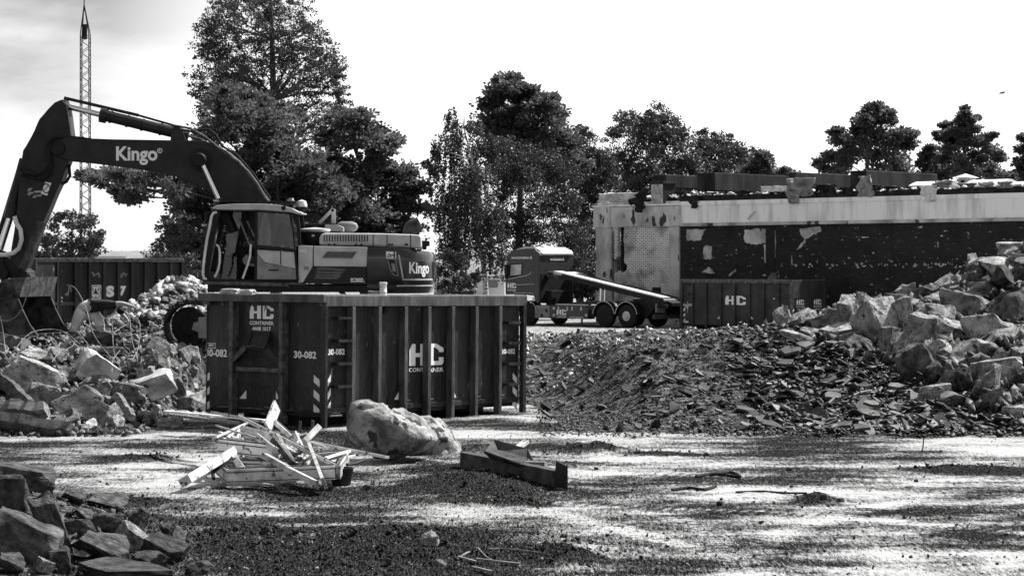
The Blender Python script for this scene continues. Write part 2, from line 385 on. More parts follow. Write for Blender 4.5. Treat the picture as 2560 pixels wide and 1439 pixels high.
# ------------------------------------------------------------------ value noise on numpy
_T = np.random.default_rng(5).random((256, 256))
def vn(x, y):
    xi = np.floor(x).astype(int); yi = np.floor(y).astype(int); fx = x-xi; fy = y-yi
    fx = fx*fx*(3-2*fx); fy = fy*fy*(3-2*fy); a = lambda i, j: _T[i & 255, j & 255]
    return (a(xi, yi)*(1-fx)+a(xi+1, yi)*fx)*(1-fy)+(a(xi, yi+1)*(1-fx)+a(xi+1, yi+1)*fx)*fy
def fbm(x, y, o=4):
    s = 0; am = .5; t = 0
    for i in range(o):
        s = s+am*vn(x*2**i+17*i, y*2**i+31*i); t += am; am *= .5
    return s/t
def ss(x, a, b):
    t = np.clip((x-a)/(b-a), 0, 1); return t*t*(3-2*t)

# footprints of the front container (kept flat)
C0 = (-3.255, 38.2); C1 = (.272, 42.8)
def gp(px, py, z=0.0):
    D = (EYE-z)*F/(py-HZ); return ((px-CX)*D/F, D)
def ell(px, py, rx, ry):
    x, y = gp(px, py); return (x, y, rx*y/F, ry*y*y/(F*EYE))
# heaps of dark soil and clods lying on the asphalt: px, py, rx, ry, height
SOIL = [(960, 1375, 520, 50, .16), (620, 1350, 190, 28, .10), (1400, 1404, 120, 18, .16), (1180, 1215, 190, 30, .14), (1130, 1180, 110, 16, .08),
        (1290, 1255, 90, 10, .05), (1470, 1128, 120, 9, .13), (360, 1145, 110, 7, .05), (1640, 1136, 120, 7, .04), (2040, 1250, 55, 9, .08), (2400, 1175, 150, 10, .06),
        (760, 1092, 160, 9, .06), (230, 1262, 160, 22, .06), (100, 1360, 420, 90, .10), (760, 1420, 300, 30, .06)]
SOILW = [ell(a, b, c, d)+(h,) for a, b, c, d, h in SOIL]
TRK = [[(1290,1262),(1420,1290),(1560,1325),(1700,1362),(1850,1400),(1960,1460)], [(1560,1268),(1720,1300),(1800,1340),(1830,1390),(1840,1470)],
       [(2400,1225),(2200,1262),(1950,1330),(1870,1400),(1850,1460)], [(1100,1150),(1500,1180),(2000,1196),(2560,1200)], [(1000,1240),(1500,1262),(2100,1290),(2560,1330)], [(0,1215),(300,1190),(700,1180)]]
TRKW = [[gp(*p) for p in t] for t in TRK]
def trackfield(x, y):
    out = np.zeros_like(x); rib = np.zeros_like(x)
    for t in TRKW:
        L_ = 0
        for (ax, ay), (bx, by) in zip(t, t[1:]):
            dx, dy = bx-ax, by-ay; l2 = dx*dx+dy*dy; l = math.sqrt(l2); u = np.clip(((x-ax)*dx+(y-ay)*dy)/l2, 0, 1)
            d = np.hypot(x-ax-u*dx, y-ay-u*dy); m = np.exp(-(np.abs(d-.0)/.20)**4)*(.6+.4*np.sign(np.sin((u*l+L_)*40)))
            out = np.maximum(out, m); L_ += l
    return out
def soilmask(x, y):
    s = np.zeros_like(x)
    for cx, cy, rx, ry, h in SOILW:
        q = ((x-cx)/rx)**2+((y-cy)/ry)**2; s = np.maximum(s, np.exp(-q*1.1))
    return s
def heap(x, y):
    hx = np.interp(x, [6.0, 7.0, 7.7, 8.6, 9.4, 10.3, 11.3, 13, 16, 20], [0, .22, .62, .78, .98, 1.35, 1.8, 2.5, 2.5, 1])
    yf = np.interp(x, [6, 7.5, 8.4, 10], [45.5, 41.6, 38.7, 37.9]); p = np.clip((y-yf)/(48.3-yf), 0, 1)
    return hx*np.where(y < 48.3, p**.8, 1-ss(y, 50, 58))
def inheap(x, y):
    yf = np.interp(x, [6, 7.5, 8.4, 10], [45.5, 41.6, 38.7, 37.9]); return (x > 6.2) & (y > yf+.1) & (y < 55)
def H(x, y):
    x = np.asarray(x, float); y = np.asarray(y, float)
    wob = (fbm(x*.35+3, y*.05+9, 3)-.5)*2.4
    # where the rubble bank starts
    yb = 37.2+wob*.5
    cmask = ss(x, -6.9, -5.9)*(1-ss(x, .2, 3.0)); yb = yb+cmask*8.2
    yb = yb - .8*ss(x, -14, -9)*0
    right = ss(x, 0, 2); rise = ss(y, yb, yb+7.0+3.5*right)
    plat = rise*(1.02+.10*right)
    down = ss(y, np.where(x > -2, 54, 66), np.where(x > -2, 70, 92))
    z = plat*(1-down)
    # first lip of the left bank is steeper
    left = 1-ss(x, -6.5, -5.5)
    z = z + left*.05*np.exp(-((y-yb-2.6)/1.8)**2)
    # shard mound beside the big heap
    z = z + .30*np.exp(-((x-5.9)/1.8)**2-((y-46.5)/3.0)**2) + .22*np.exp(-((x-8.6)/2.2)**2-((y-41.5)/2.4)**2)
    # big heap of broken concrete at the right
    z = z + heap(x, y)
    # heap behind the digger
    z = z + 1.25*np.exp(-((x+8.9)/1.45)**2-((y-58.5)/2.6)**2) + .55*np.exp(-((x+6.0)/2.2)**2-((y-57)/2.5)**2)
    # low bank at the lower left corner
    q2 = np.sqrt(((x+5.7)/2.1)**2+((y-22.2)/3.6)**2); z = z + .62*np.clip(1-q2, 0, 1)
    # dirt ridges in front of the lorry
    z = z + ss(y, 58, 66)*(1-ss(y, 84, 92))*ss(x, -1, 2)*(fbm(x*.8, y*.22, 3)-.45)*.9
    zone = np.clip(rise, 0, 1)
    z = z + (fbm(x*1.3, y*1.3, 4)-.5)*(.03+.30*zone*(1-ss(y, 80, 95))) + .34*zone*right*(1-ss(y, 50, 56))*(.5-np.abs(fbm(x*.9+y*.55, y*.5-x*.3, 3)-.5)*3.2)*(1-ss(x, 6, 8))
    near = (y < 40)
    s = np.zeros_like(z)
    for cx, cy, rx, ry, h in SOILW:
        s = np.maximum(s, h*np.exp(-(((x-cx)/rx)**2+((y-cy)/ry)**2)*1.3))
    z = z + s*(.4+1.2*fbm(x*6, y*6, 3))*near
    # tyre ruts and shallow relief of the yard
    z = z + (fbm(x*3.1, y*3.1, 4)-.5)*.035*(1-zone) + (fbm(x*14, y*14, 2)-.5)*.02
    return z
def hit(px, py, dmin=19.0, dmax=140.0):
    k = (px-CX)/F; D = np.linspace(dmin, dmax, 2600); zz = EYE-(py-HZ)*D/F; hh = H(k*D, D); i = np.argmax(zz <= hh)
    d = D[i] if zz[i] <= hh[i] else dmax
    return Vector((k*d, d, float(H(np.array([k*d]), np.array([d]))[0])))
def Hs(x, y): return float(H(np.array([float(x)]), np.array([float(y)]))[0])
# ------------------------------------------------------------------ ground sheet
def make_ground():
    ys = [-400, -60, 0, 8, 12]
    y = 15.0
    while y < 62: ys.append(y); y *= 1.0032
    while y < 150: ys.append(y); y *= 1.012
    ys += [170, 220, 300, 500, 900, 1800, 4500]
    ts = [-60, -12, -3, -1, -.55, -.42, -.36] + list(np.linspace(-.31, .31, 430)) + [.36, .42, .55, 1, 3, 12, 60]
    ys = np.array(ys); ts = np.array(ts)
    Y, T = np.meshgrid(ys, ts, indexing='ij'); X = T*np.maximum(Y, 15)
    Z = H(X, Y); fade = (1-ss(Y, 150, 220))*ss(Y, 6, 12)*(1-ss(np.abs(X), 60, 120)); Z = Z*fade
    V = np.stack([X, Y, Z], -1).reshape(-1, 3); n, m = X.shape
    I = np.arange(n*m).reshape(n, m); Q = np.stack([I[:-1, :-1], I[:-1, 1:], I[1:, 1:], I[1:, :-1]], -1).reshape(-1, 4)
    me = npmesh('ground', V, Q, None, True)
    # which kind of surface lies where: x = rubble zone, y = dark soil, z = far dusty ground
    wob = (fbm(X*.35+3, Y*.05+9, 3)-.5)*2.4
    yb = 37.2+wob*.5 + ss(X, -6.9, -5.9)*(1-ss(X, .2, 1.2))*8.2
    zone = ss(Y, yb-.5, yb+.6); soil = soilmask(X, Y); far = ss(Y, 60, 72)
    q2 = np.sqrt(((X+5.7)/2.1)**2+((Y-22.2)/3.6)**2); zone = np.maximum(zone, ss(1-q2, 0, .12))
    a2 = me.attributes.new('track', 'FLOAT', 'POINT'); a2.data.foreach_set('value', (trackfield(X, Y)*(Y < 40)*(Y > 12)).astype(np.float32).ravel())
    at = me.attributes.new('surf', 'FLOAT_VECTOR', 'POINT'); at.data.foreach_set('vector', np.stack([zone, soil, far], -1).astype(np.float32).ravel())
    m_ = bpy.data.materials.new('yard_ground'); m_.use_nodes = True; nt_ = m_.node_tree; b = nt_.nodes['Principled BSDF']; L = nt_.links.new; N = nt_.nodes.new
    a = N('ShaderNodeAttribute'); a.attribute_name = 'surf'; sp = N('ShaderNodeSeparateXYZ'); L(a.outputs['Vector'], sp.inputs[0])
    tc = N('ShaderNodeTexCoord'); at2 = N('ShaderNodeAttribute'); at2.attribute_name = 'track'
    def noise_(sc, det, rough=.6, st=(1, 1, 1), loc=(0, 0, 0)):
        mp = N('ShaderNodeMapping'); mp.inputs['Scale'].default_value = st; mp.inputs['Location'].default_value = loc; L(tc.outputs['Object'], mp.inputs[0])
        z = N('ShaderNodeTexNoise'); z.inputs['Scale'].default_value = sc; z.inputs['Detail'].default_value = det; z.inputs['Roughness'].default_value = rough
        L(mp.outputs[0], z.inputs[0]); return z.outputs[0]
    def ramp(i, p0, v0, p1, v1):
        r = N('ShaderNodeMapRange'); L(i, r.inputs[0]); r.inputs[1].default_value = p0; r.inputs[2].default_value = p1
        r.inputs[3].default_value = v0; r.inputs[4].default_value = v1; r.interpolation_type = 'SMOOTHSTEP'; return r.outputs[0]
    def ma(op, x, y):
        r = N('ShaderNodeMath'); r.operation = op
        for i, v in enumerate((x, y)):
            if isinstance(v, (int, float)): r.inputs[i].default_value = v
            else: L(v, r.inputs[i])
        return r.outputs[0]
    big = noise_(.42, 7, .55, (.75, 1, 1)); mid = noise_(2.2, 6, .7, (.6, 1, 1), (5, 3, 0)); fine = noise_(22, 4, .8, (1, .16, 1)); fine2 = noise_(60, 3, .8, (1, .13, 1)); streak = noise_(1.1, 5, .6, (.35, 1.6, 1), (9, 2, 0))
    s = ma('ADD', ma('MULTIPLY', big, 1.75), ma('MULTIPLY', mid, .45)); s = ma('ADD', s, ma('MULTIPLY', streak, .55))
    s = ma('ADD', s, ma('MULTIPLY', fine, .72)); s = ma('ADD', s, ma('MULTIPLY', fine2, .55)); s = ma('ADD', s, .05); s = ma('ADD', s, ma('MULTIPLY', at2.outputs['Fac'], .16))
    s = ma('SUBTRACT', s, ma('MULTIPLY', sp.outputs[1], .5))
    wet = ramp(s, 1.86, 0, 2.34, 1); wet = ma('POWER', wet, 1.6)         # 1 = pale silt, wet glare put into its colour; 0 = dark grit
    lowc = ramp(fine2, .42, .004, .70, .06); mxl = N('ShaderNodeMix'); mxl.data_type = 'FLOAT'; L(wet, mxl.inputs[0]); L(lowc, mxl.inputs[2]); mxl.inputs[3].default_value = .38; ycol = mxl.outputs[0]; yr = ramp(wet, 0, .7, 1, .4)
    rub = ramp(noise_(5, 8, .75), .42, .015, .66, .17); rub2 = ramp(noise_(3, 8, .75), .40, .05, .6, .40)
    mx = N('ShaderNodeMix'); mx.data_type = 'FLOAT'; L(sp.outputs[2], mx.inputs[0]); L(rub, mx.inputs[2]); L(rub2, mx.inputs[3])
    zn = ramp(ma('ADD', sp.outputs[0], ma('MULTIPLY', ma('SUBTRACT', mid, .5), .9)), .35, 0, .55, 1)
    m2 = N('ShaderNodeMix'); m2.data_type = 'FLOAT'; L(zn, m2.inputs[0]); L(ycol, m2.inputs[2]); L(mx.outputs[0], m2.inputs[3])
    m3 = N('ShaderNodeMix'); m3.data_type = 'FLOAT'; L(zn, m3.inputs[0]); L(yr, m3.inputs[2]); m3.inputs[3].default_value = .92
    cc = N('ShaderNodeCombineColor'); [L(m2.outputs[0], cc.inputs[i]) for i in range(3)]
    L(cc.outputs[0], b.inputs['Base Color']); L(m3.outputs[0], b.inputs['Roughness'])
    L(ma('MULTIPLY', ma('MULTIPLY', wet, ma('SUBTRACT', 1.0, zn)), .55), b.inputs['Specular IOR Level'])
    bp = N('ShaderNodeBump'); bp.inputs['Distance'].default_value = .022
    hh = ma('ADD', fine, ma('MULTIPLY', mid, 2.0)); L(hh, bp.inputs['Height']); L(bp.outputs[0], b.inputs['Normal'])
    me.materials.append(m_)
    o = link('ground', me); tag(o, kind='structure')
make_ground()

# ------------------------------------------------------------------ broken stone: a few angular shapes shared by many lumps
def hull_rock(seed, style='chunk', cuts=3, rough=.05):
    r = random.Random(seed); bm = bmesh.new(); pts = []
    if style == 'chunk':
        for i in range(15):
            p = Vector((r.uniform(-1, 1), r.uniform(-1, 1), r.uniform(-1, 1))); mxx = max(abs(c) for c in p)
            p = (p/mxx*.5).lerp(p.normalized()*.55, r.uniform(0, .6))
            pts.append(p*r.uniform(.82, 1.03))
    elif style == 'block':
        for sx_ in (-1, 1):
            for sy_ in (-1, 1):
                for sz_ in (-1, 1):
                    p = Vector((sx_*.5, sy_*.5, sz_*.5))
                    if r.random() < .5:
                        for ax in range(3):
                            q = p.copy(); q[ax] *= r.uniform(.1, .8); pts.append(q*r.uniform(.9, 1))
                    else: pts.append(p*r.uniform(.72, 1))
    elif style == 'slab':
        k = r.randint(5, 8); a0 = r.random()*6
        for i in range(k):
            th = a0+2*math.pi*i/k+r.uniform(-.3, .3); rr = r.uniform(.36, .56)
            for z in (-.5, .5): pts.append(Vector((math.cos(th)*rr*r.uniform(.92, 1.05), math.sin(th)*rr*r.uniform(.92, 1.05), z*r.uniform(.9, 1))))
    for p in pts: bm.verts.new(p)
    res = bmesh.ops.convex_hull(bm, input=bm.verts)
    bmesh.ops.delete(bm, geom=[v for v in bm.verts if not v.link_faces], context='VERTS')
    bmesh.ops.dissolve_limit(bm, angle_limit=math.radians(9), verts=bm.verts, edges=bm.edges)
    bmesh.ops.bevel(bm, geom=list(bm.edges), offset=.012, segments=1, affect='EDGES', clamp_overlap=True)
    bmesh.ops.triangulate(bm, faces=bm.faces)
    for _ in range(cuts):
        long = [e for e in bm.edges if e.calc_length() > .14/(1.0 if cuts < 3 else 1.4)]
        if not long: break
        bmesh.ops.subdivide_edges(bm, edges=long, cuts=1, use_grid_fill=False)
        bmesh.ops.triangulate(bm, faces=bm.faces)
    off = Vector((seed*3.1, seed*1.7, 0)); bm.normal_update()
    for v in bm.verts:
        d = mnoise.fractal(v.co*3.0+off, .9, 2.1, 5)*rough + mnoise.noise(v.co*1.4+off)*rough*.9
        v.co += v.normal*d
    me = bpy.data.meshes.new('stone'); bm.to_mesh(me); bm.free()
    me.polygons.foreach_set('use_smooth', [True]*len(me.polygons))
    try: me.set_sharp_from_angle(angle=math.radians(19))
    except Exception: pass
    return me
ROCK = {}
for key, st, nn, m_ in (('chunk', 'chunk', 9, 'conc'), ('block', 'block', 6, 'conc'), ('slab', 'slab', 6, 'conc'),
                        ('dchunk', 'chunk', 6, 'concdark'), ('dblock', 'block', 4, 'concdark'), ('dslab', 'slab', 4, 'concdark'), ('lblock', 'block', 4, 'conclight')):
    ROCK[key] = []
    for i in range(nn):
        me = hull_rock(100+i*7+len(key)*13+(3 if st == 'slab' else 0), st, 3, .05 if st != 'slab' else .045); me.materials.append(M[m_]); ROCK[key].append(me)

def stone(name, key, loc, size, rot, label, cat, group=None, idx=None, zs=None):
    me = ROCK[key][rnd.randrange(len(ROCK[key])) if idx is None else idx]
    o = bpy.data.objects.new(name, me); COL.objects.link(o); o.location = loc
    o.scale = size if isinstance(size, (tuple, list)) else (size, size*rnd.uniform(.6, .95), size*rnd.uniform(.5, .8))
    o.rotation_euler = rot if rot else (rnd.uniform(-.6, .6), rnd.uniform(-.6, .6), rnd.uniform(0, 6.28))
    return tag(o, label, cat, group)

# small fill instanced into one mesh
def rotm(n, tilt=1.0, seed=1):
    g_ = np.random.default_rng(seed); a = g_.random(n)*6.283; b = g_.normal(0, tilt*.6, n); c = g_.normal(0, tilt*.6, n)
    ca, sa, cb, sb, cc, sc = np.cos(a), np.sin(a), np.cos(b), np.sin(b), np.cos(c), np.sin(c); z = np.zeros(n); o = np.ones(n)
    Rz = np.stack([ca, -sa, z, sa, ca, z, z, z, o], -1).reshape(n, 3, 3)
    Rx = np.stack([o, z, z, z, cb, -sb, z, sb, cb], -1).reshape(n, 3, 3)
    Ry = np.stack([cc, z, sc, z, o, z, -sc, z, cc], -1).reshape(n, 3, 3)
    return Rx @ Ry @ Rz
def tri_template(seed, flat=1.0):
    r = random.Random(seed); bm = bmesh.new()
    if flat < .3:
        k = r.randint(4, 6); a0 = r.random()*6
        for i in range(k):
            th = a0+2*math.pi*i/k+r.uniform(-.35, .35); rr = r.uniform(.32, .6)
            for z in (-.5, .5): bm.verts.new((math.cos(th)*rr, math.sin(th)*rr*.75, z*flat))
    else:
        for i in range(8): bm.verts.new(Vector((r.gauss(0, 1), r.gauss(0, 1)*.8, r.gauss(0, 1)*.6)).normalized()*.5*r.uniform(.6, 1.1))
    bmesh.ops.convex_hull(bm, input=bm.verts); bmesh.ops.triangulate(bm, faces=bm.faces)
    bm.verts.ensure_lookup_table(); bm.verts.index_update()
    V = np.array([v.co[:] for v in bm.verts]); T = np.array([[v.index for v in f.verts] for f in bm.faces]); bm.free(); return V, T
def scatter(name, pos, size, m, flat=1.0, tilt=1.0, seed=3, label=None, cat=None, sq=.75, base=None):
    n = len(pos); Rm = rotm(n, tilt, seed) if base is None else base; Vs = []; Ts = []; off = 0; g_ = np.random.default_rng(seed)
    sc = np.stack([size, size*g_.uniform(.6, 1, n), size*g_.uniform(.6, 1, n)*(sq if flat > .3 else 1)], -1)
    k = 6
    for t in range(k):
        V, T = tri_template(seed*50+t, flat); ii = np.arange(t, n, k)
        W = np.einsum('nij,nvj->nvi', Rm[ii], V[None]*sc[ii][:, None]) + pos[ii][:, None]
        Ts.append((T[None]+(np.arange(len(ii))*len(V))[:, None, None]+off).reshape(-1, 3)); Vs.append(W.reshape(-1, 3)); off += W.shape[0]*W.shape[1]
    me = npmesh(name, np.concatenate(Vs), np.concatenate(Ts), M[m] if isinstance(m, str) else m)
    return tag(link(name, me), label, cat, kind='stuff')

# ---- yard grit and clods
def band(n, y0, y1, x0, x1, seed):
    g_ = np.random.default_rng(seed); y = 1/(g_.random(n)*(1/y0-1/y1)+1/y1); x = (g_.random(n)*(x1-x0)+x0)*y
    return x, y, g_
x, y, g_ = band(60000, 16.5, 37, -.30, .30, 21)
keep = g_.random(len(x)) < np.clip(soilmask(x, y)*1.3+.035+.10*(fbm(x*.7, y*.7, 3) > .60), 0, 1)
x, y = x[keep], y[keep]; s = g_.random(len(x)); size = .012+.065*s**7+.03*soilmask(x, y)*s**3
scatter('gravel', np.stack([x, y, H(x, y)+size*.2], -1), size, 'soil', tilt=2, seed=4, label='dark grit and soil crumbs strewn over the wet yard', cat='gravel')
x, y, g_ = band(20000, 16.5, 37.5, -.28, .28, 22); size = .012+.05*g_.random(len(x))**4
k_ = g_.random(len(x)) < .22+soilmask(x, y); x, y, size = x[k_], y[k_], size[k_]
scatter('gravel', np.stack([x, y, H(x, y)+size*.15], -1), size, 'fine', tilt=2, seed=5, label='pale stone chips scattered over the wet yard', cat='gravel')
# ---- rubble fill over the left bank and the plateau
def zonefill(name, n, x0, x1, y0, y1, smin, smax, m, seed, label, flat=1.0, pw=3, tilt=1.5, cond=None, sink=.15, vary=None):
    g_ = np.random.default_rng(seed); x = g_.uniform(x0, x1, n); y = g_.uniform(y0, y1, n)
    k = np.abs(x/y) < .29
    if cond is not None: k &= cond(x, y)
    x, y = x[k], y[k]; s = smin+(smax-smin)*g_.random(len(x))**pw
    if vary: s = s*vary(x, y)
    scatter(name, np.stack([x, y, H(x, y)+s*sink], -1), s, m, flat=flat, tilt=tilt, seed=seed, label=label, cat='rubble')
notc = lambda x, y: ~((x > -6.3) & (x < 1.0) & (y < 46.0))
zonefill('rubble', 14000, -15, -4.6, 36.6, 50, .05, .34, 'fine', 31, 'small broken masonry filling the bank left of the big container', pw=3.2, cond=notc)
zonefill('rubble', 5000, -15, -2.5, 46, 66, .08, .42, 'fine', 32, 'crushed masonry around the excavator tracks', pw=3)
zonefill('rubble', 11000, -12.5, -3.2, 54, 62, .10, .55, 'rubpale', 33, 'pale rubble heap behind the crouching worker', pw=3.6, cond=lambda x, y: H(x, y) > 1.25)
zonefill('rubble', 9000, -2, 14.5, 46.5, 66, .05, .26, 'rubpale', 34, 'crushed rubble along the crest before the lorry', pw=3)
zonefill('rubble', 3600, 0, 15, 62, 90, .08, .32, 'fine', 35, 'dusty rubble on the track beside the lorry', pw=3)
zonefill('rubble', 9000, 4.5, 16, 37.5, 56, .06, .44, 'fine', 36, 'smaller lumps packed between the big chunks of the right heap', pw=2.6, sink=.45,
         cond=inheap)
# ---- lower left corner fill
zonefill('rubble', 1500, -8, -3.4, 19, 26.5, .03, .16, 'concdark', 37, 'small stones packed between the blocks in the near left corner', pw=2,
         cond=lambda x, y: np.sqrt(((x+5.7)/2.2)**2+((y-22.2)/3.7)**2) < 1)
# ---- slate mound right of the big container
def smask(x, y):
    jit = fbm(x*2.1, y*.7, 3)*2.2-1.1+_T[(x*977).astype(int) & 255, (y*991).astype(int) & 255]*.9
    return ((x > .42+_T[(x*77).astype(int) & 255, 3]*.1) | ((y > 45.2) & (x > -2.5))) & (y > 36.9-jit*.45) & (y < np.where(x < 5.2, 47.5+jit*1.2, 54)) & ~(inheap(x, y-.9) & inheap(x+.0, y))
vary_ = lambda x, y: np.interp(x, [1, 4, 6, 9], [.42, .62, 1.1, 1.35])*(.6+.9*fbm(x*.9, y*.5, 3))
zonefill('rubble', 46000, -2.5, 14.5, 36.0, 54, .03, .19, 'slate2', 41, 'fine broken slate covering the dark slope right of the container', flat=.14, pw=2.6, tilt=.8, cond=smask, sink=.25, vary=vary_)
zonefill('rubble', 5200, -2.5, 14.5, 36.4, 54, .07, .26, 'slate', 43, 'pale flakes of slate and plaster on the dark slope', flat=.12, pw=2.6, tilt=.6, cond=smask, sink=.5, vary=vary_)
zonefill('rubble', 3500, -2.5, 14.5, 36.2, 54, .03, .14, 'fine', 44, 'gravelly masonry crumbs between the slates of the dark slope', pw=2.6, tilt=2, cond=smask, sink=.3)

# ------------------------------------------------------------------ countable stones
def onheap(xy, size, lift=.22):
    x, y = xy; return (x, y, Hs(x, y)+size*lift)
def pile(group, label, name, cat, keys, n, region, smin, smax, pw, seed, mind=.55):
    r = random.Random(seed); done = []; tries = 0
    while len(done) < n and tries < 9000:
        tries += 1; x = r.uniform(region[0], region[1]); y = r.uniform(region[2], region[3])
        if abs(x/y) > .262 or not region[4](x, y): continue
        s = smin+(smax-smin)*r.random()**pw
        if any((x-a)**2+(y-b)**2 < (mind*(s+c)/2)**2 for a, b, c in done): continue
        done.append((x, y, s))
        stone(name, r.choice(keys), onheap((x, y), s), (s, s*r.uniform(.55, 1), s*r.uniform(.4, .85)),
              (r.uniform(-1.1, 1.1), r.uniform(-1.1, 1.1), r.uniform(0, 6.28)), label, cat, group)
# the big heap, largest chunks placed one by one: px, py, width px, height px, key, label
BIG = [(2200,812,120,130,'chunk','big upright grey boulder-like chunk at the left shoulder of the heap'),
 (2130,800,60,110,'slab','tall pointed slab leaning on the left shoulder of the heap'),
 (2080,812,95,52,'block','flat rectangular block at the low left tip of the heap'),
 (2262,800,40,100,'slab','narrow slab standing on edge behind the big upright chunk'),
 (2412,780,130,115,'chunk','large rounded chunk in the middle of the heap'),
 (2460,832,100,110,'chunk','smooth wedge-shaped chunk below the large rounded one'),
 (2290,912,92,112,'dchunk','big cubic chunk with a sharp top edge low in the heap'),
 (2535,775,95,90,'dchunk','dark rounded chunk at the right picture edge'),
 (2390,690,80,38,'slab','flat pale slab on the upper ridge of the heap'),
 (2432,676,90,42,'slab','second flat pale slab on the ridge beside the pitted lump'),
 (2500,672,100,62,'chunk','pitted pale lump near the top of the heap'),
 (2538,632,80,50,'slab','long pale slab crowning the heap at the picture edge'),
 (2318,728,70,32,'slab','thin flat stone jutting out of the ridge'),
 (2345,720,48,58,'chunk','small upright tooth-shaped stone on the ridge'),
 (2330,765,60,40,'block','pale squared stone under the thin jutting one'),
 (2505,710,80,85,'dchunk','tall grey chunk leaning under the top of the heap'),
 (2300,845,70,110,'slab','long tilted slab in the shadowed hollow of the heap'),
 (2350,800,95,60,'dchunk','long flattish stone lying across the middle of the heap'),
 (2340,890,70,60,'block','bright angular stone low in the middle of the heap'),
 (2515,850,110,50,'chunk','long pitted slab reaching to the right picture edge'),
 (2420,880,120,70,'chunk','dark broad chunk under the wedge-shaped one'),
 (2110,838,110,50,'slab','pale sloping slab on the left foot of the heap'),
 (2040,838,80,42,'chunk','rough pale lump at the far left foot of the heap'),
 (1990,848,90,34,'chunk','low whitish lump where the heap meets the slate'),
 (2225,860,60,80,'slab','slab propped upright beneath the big upright chunk'),
 (2385,1000,70,48,'chunk','rough grey lump beside the fallen pole'),
 (2340,985,85,50,'chunk','pale pitted lump at the foot of the heap near the pole'),
 (2500,1000,60,40,'chunk','oval pale stone low at the right of the heap'),
 (2535,1040,60,50,'chunk','triangular stone at the bottom right corner of the heap'),
 (2490,930,110,60,'block','light elongated stone above the fallen pole')]
for px, py, wpx, hpx, key, lab in BIG:
    p = hit(px, py+hpx*.2); s = F/p.y; q = PX(px, py, p.y-.1)
    stone('concrete_chunk', key, q, (wpx/s*1.1, max(wpx, hpx)/s*.8, hpx/s*1.1), (rnd.uniform(-.35, .35), rnd.uniform(-.4, .4), rnd.uniform(-.7, .7)), lab, 'concrete chunk',
          'chunks of the big concrete heap')
pile('chunks of the big concrete heap', 'rough grey chunk among the lesser pieces of the big heap on the right', 'concrete_chunk', 'concrete chunk', ['chunk', 'chunk', 'chunk', 'slab', 'dchunk', 'dchunk'], 268,
     (6.2, 14.5, 38.2, 51, lambda x, y: bool(inheap(x, y))), .22, .80, 1.8, 5, .42)
# left bank
LB = [(80,945,130,95,'block',(.1,.5,.3),'large pale block split across its face on the left bank'),
 (105,990,75,60,'block',(0,.3,.4),'squared block under the large split one'),
 (240,925,110,90,'lblock',(.2,.55,.5),'tilted white-plastered cube of masonry on the left bank'),
 (200,1015,150,90,'slab',(1.2,.15,.05),'large flat slab of pale concrete lying on edge, wire across it'),
 (165,940,80,50,'chunk',(0,.2,0),'dark rounded lump between the split block and the plastered cube'),
 (380,965,130,70,'lblock',(.1,-.35,.2),'broken block with a bright white plaster patch'),
 (318,985,70,60,'block',(.1,.3,.5),'smooth tilted brick-like block left of the white patched one'),
 (330,905,26,36,'block',(0,0,.2),'small upright stump of pipe-like stone'),
 (20,908,44,30,'chunk',(0,0,0),'pale rounded stone at the left picture edge'),
 (95,895,90,30,'slab',(.4,.1,0),'light curled slab near the left picture edge'),
 (150,890,60,50,'slab',(1.0,.5,.2),'thin plate standing on its corner'),
 (485,890,34,52,'chunk',(0,.1,0),'pale stone against the left end of the container'),
 (480,925,36,30,'chunk',(0,.2,0),'whitish stone under the pale one beside the container'),
 (440,975,40,60,'block',(0,-.4,.3),'stone leaning towards the container above the white ones'),
 (455,1010,45,50,'block',(0,.2,.3),'rounded pale stone low beside the container stripes'),
 (385,1020,36,26,'lblock',(0,.2,.1),'small bright white stone on the lower bank'),
 (300,1035,90,40,'chunk',(0,.1,.4),'dark broad stone at the foot of the bank'),
 (365,1045,50,36,'block',(0,.2,.2),'grey cobble at the foot of the bank'),
 (60,1000,90,50,'dchunk',(0,.5,.4),'dark sooty lump at the left edge of the bank'),
 (425,1058,60,30,'block',(0,0,.1),'low squared stone at the foot of the bank near the container'),
 (130,1050,50,24,'block',(0,0,.2),'flat block under the large flat slab'),
 (275,880,90,32,'dchunk',(0,0,.2),'dark lump of earth and roots behind the plastered cube')]
for px, py, wpx, hpx, key, rot, lab in LB:
    p = hit(px, py+hpx*.3); s = F/p.y; q = PX(px, py, p.y-.05)
    if key == 'lblock': wpx *= .85; hpx *= .85
    stone('masonry_block', key, q, (wpx/s*1.05, max(hpx, wpx*.6)/s if key != 'slab' else wpx/s*.75, hpx/s*1.0 if key != 'slab' or rot[0] < .9 else .16), rot, lab, 'masonry block', 'blocks of the left rubble bank')
pile('blocks of the left rubble bank', 'nondescript broken stone among the lesser pieces of the left rubble bank', 'masonry_block', 'masonry block', ['chunk', 'block', 'block', 'slab', 'dchunk', 'lblock'], 150,
     (-13, -4.9, 37.3, 44.5, lambda x, y: not (x > -6.6 and y < 42.5)), .16, .56, 2.0, 6, .6)
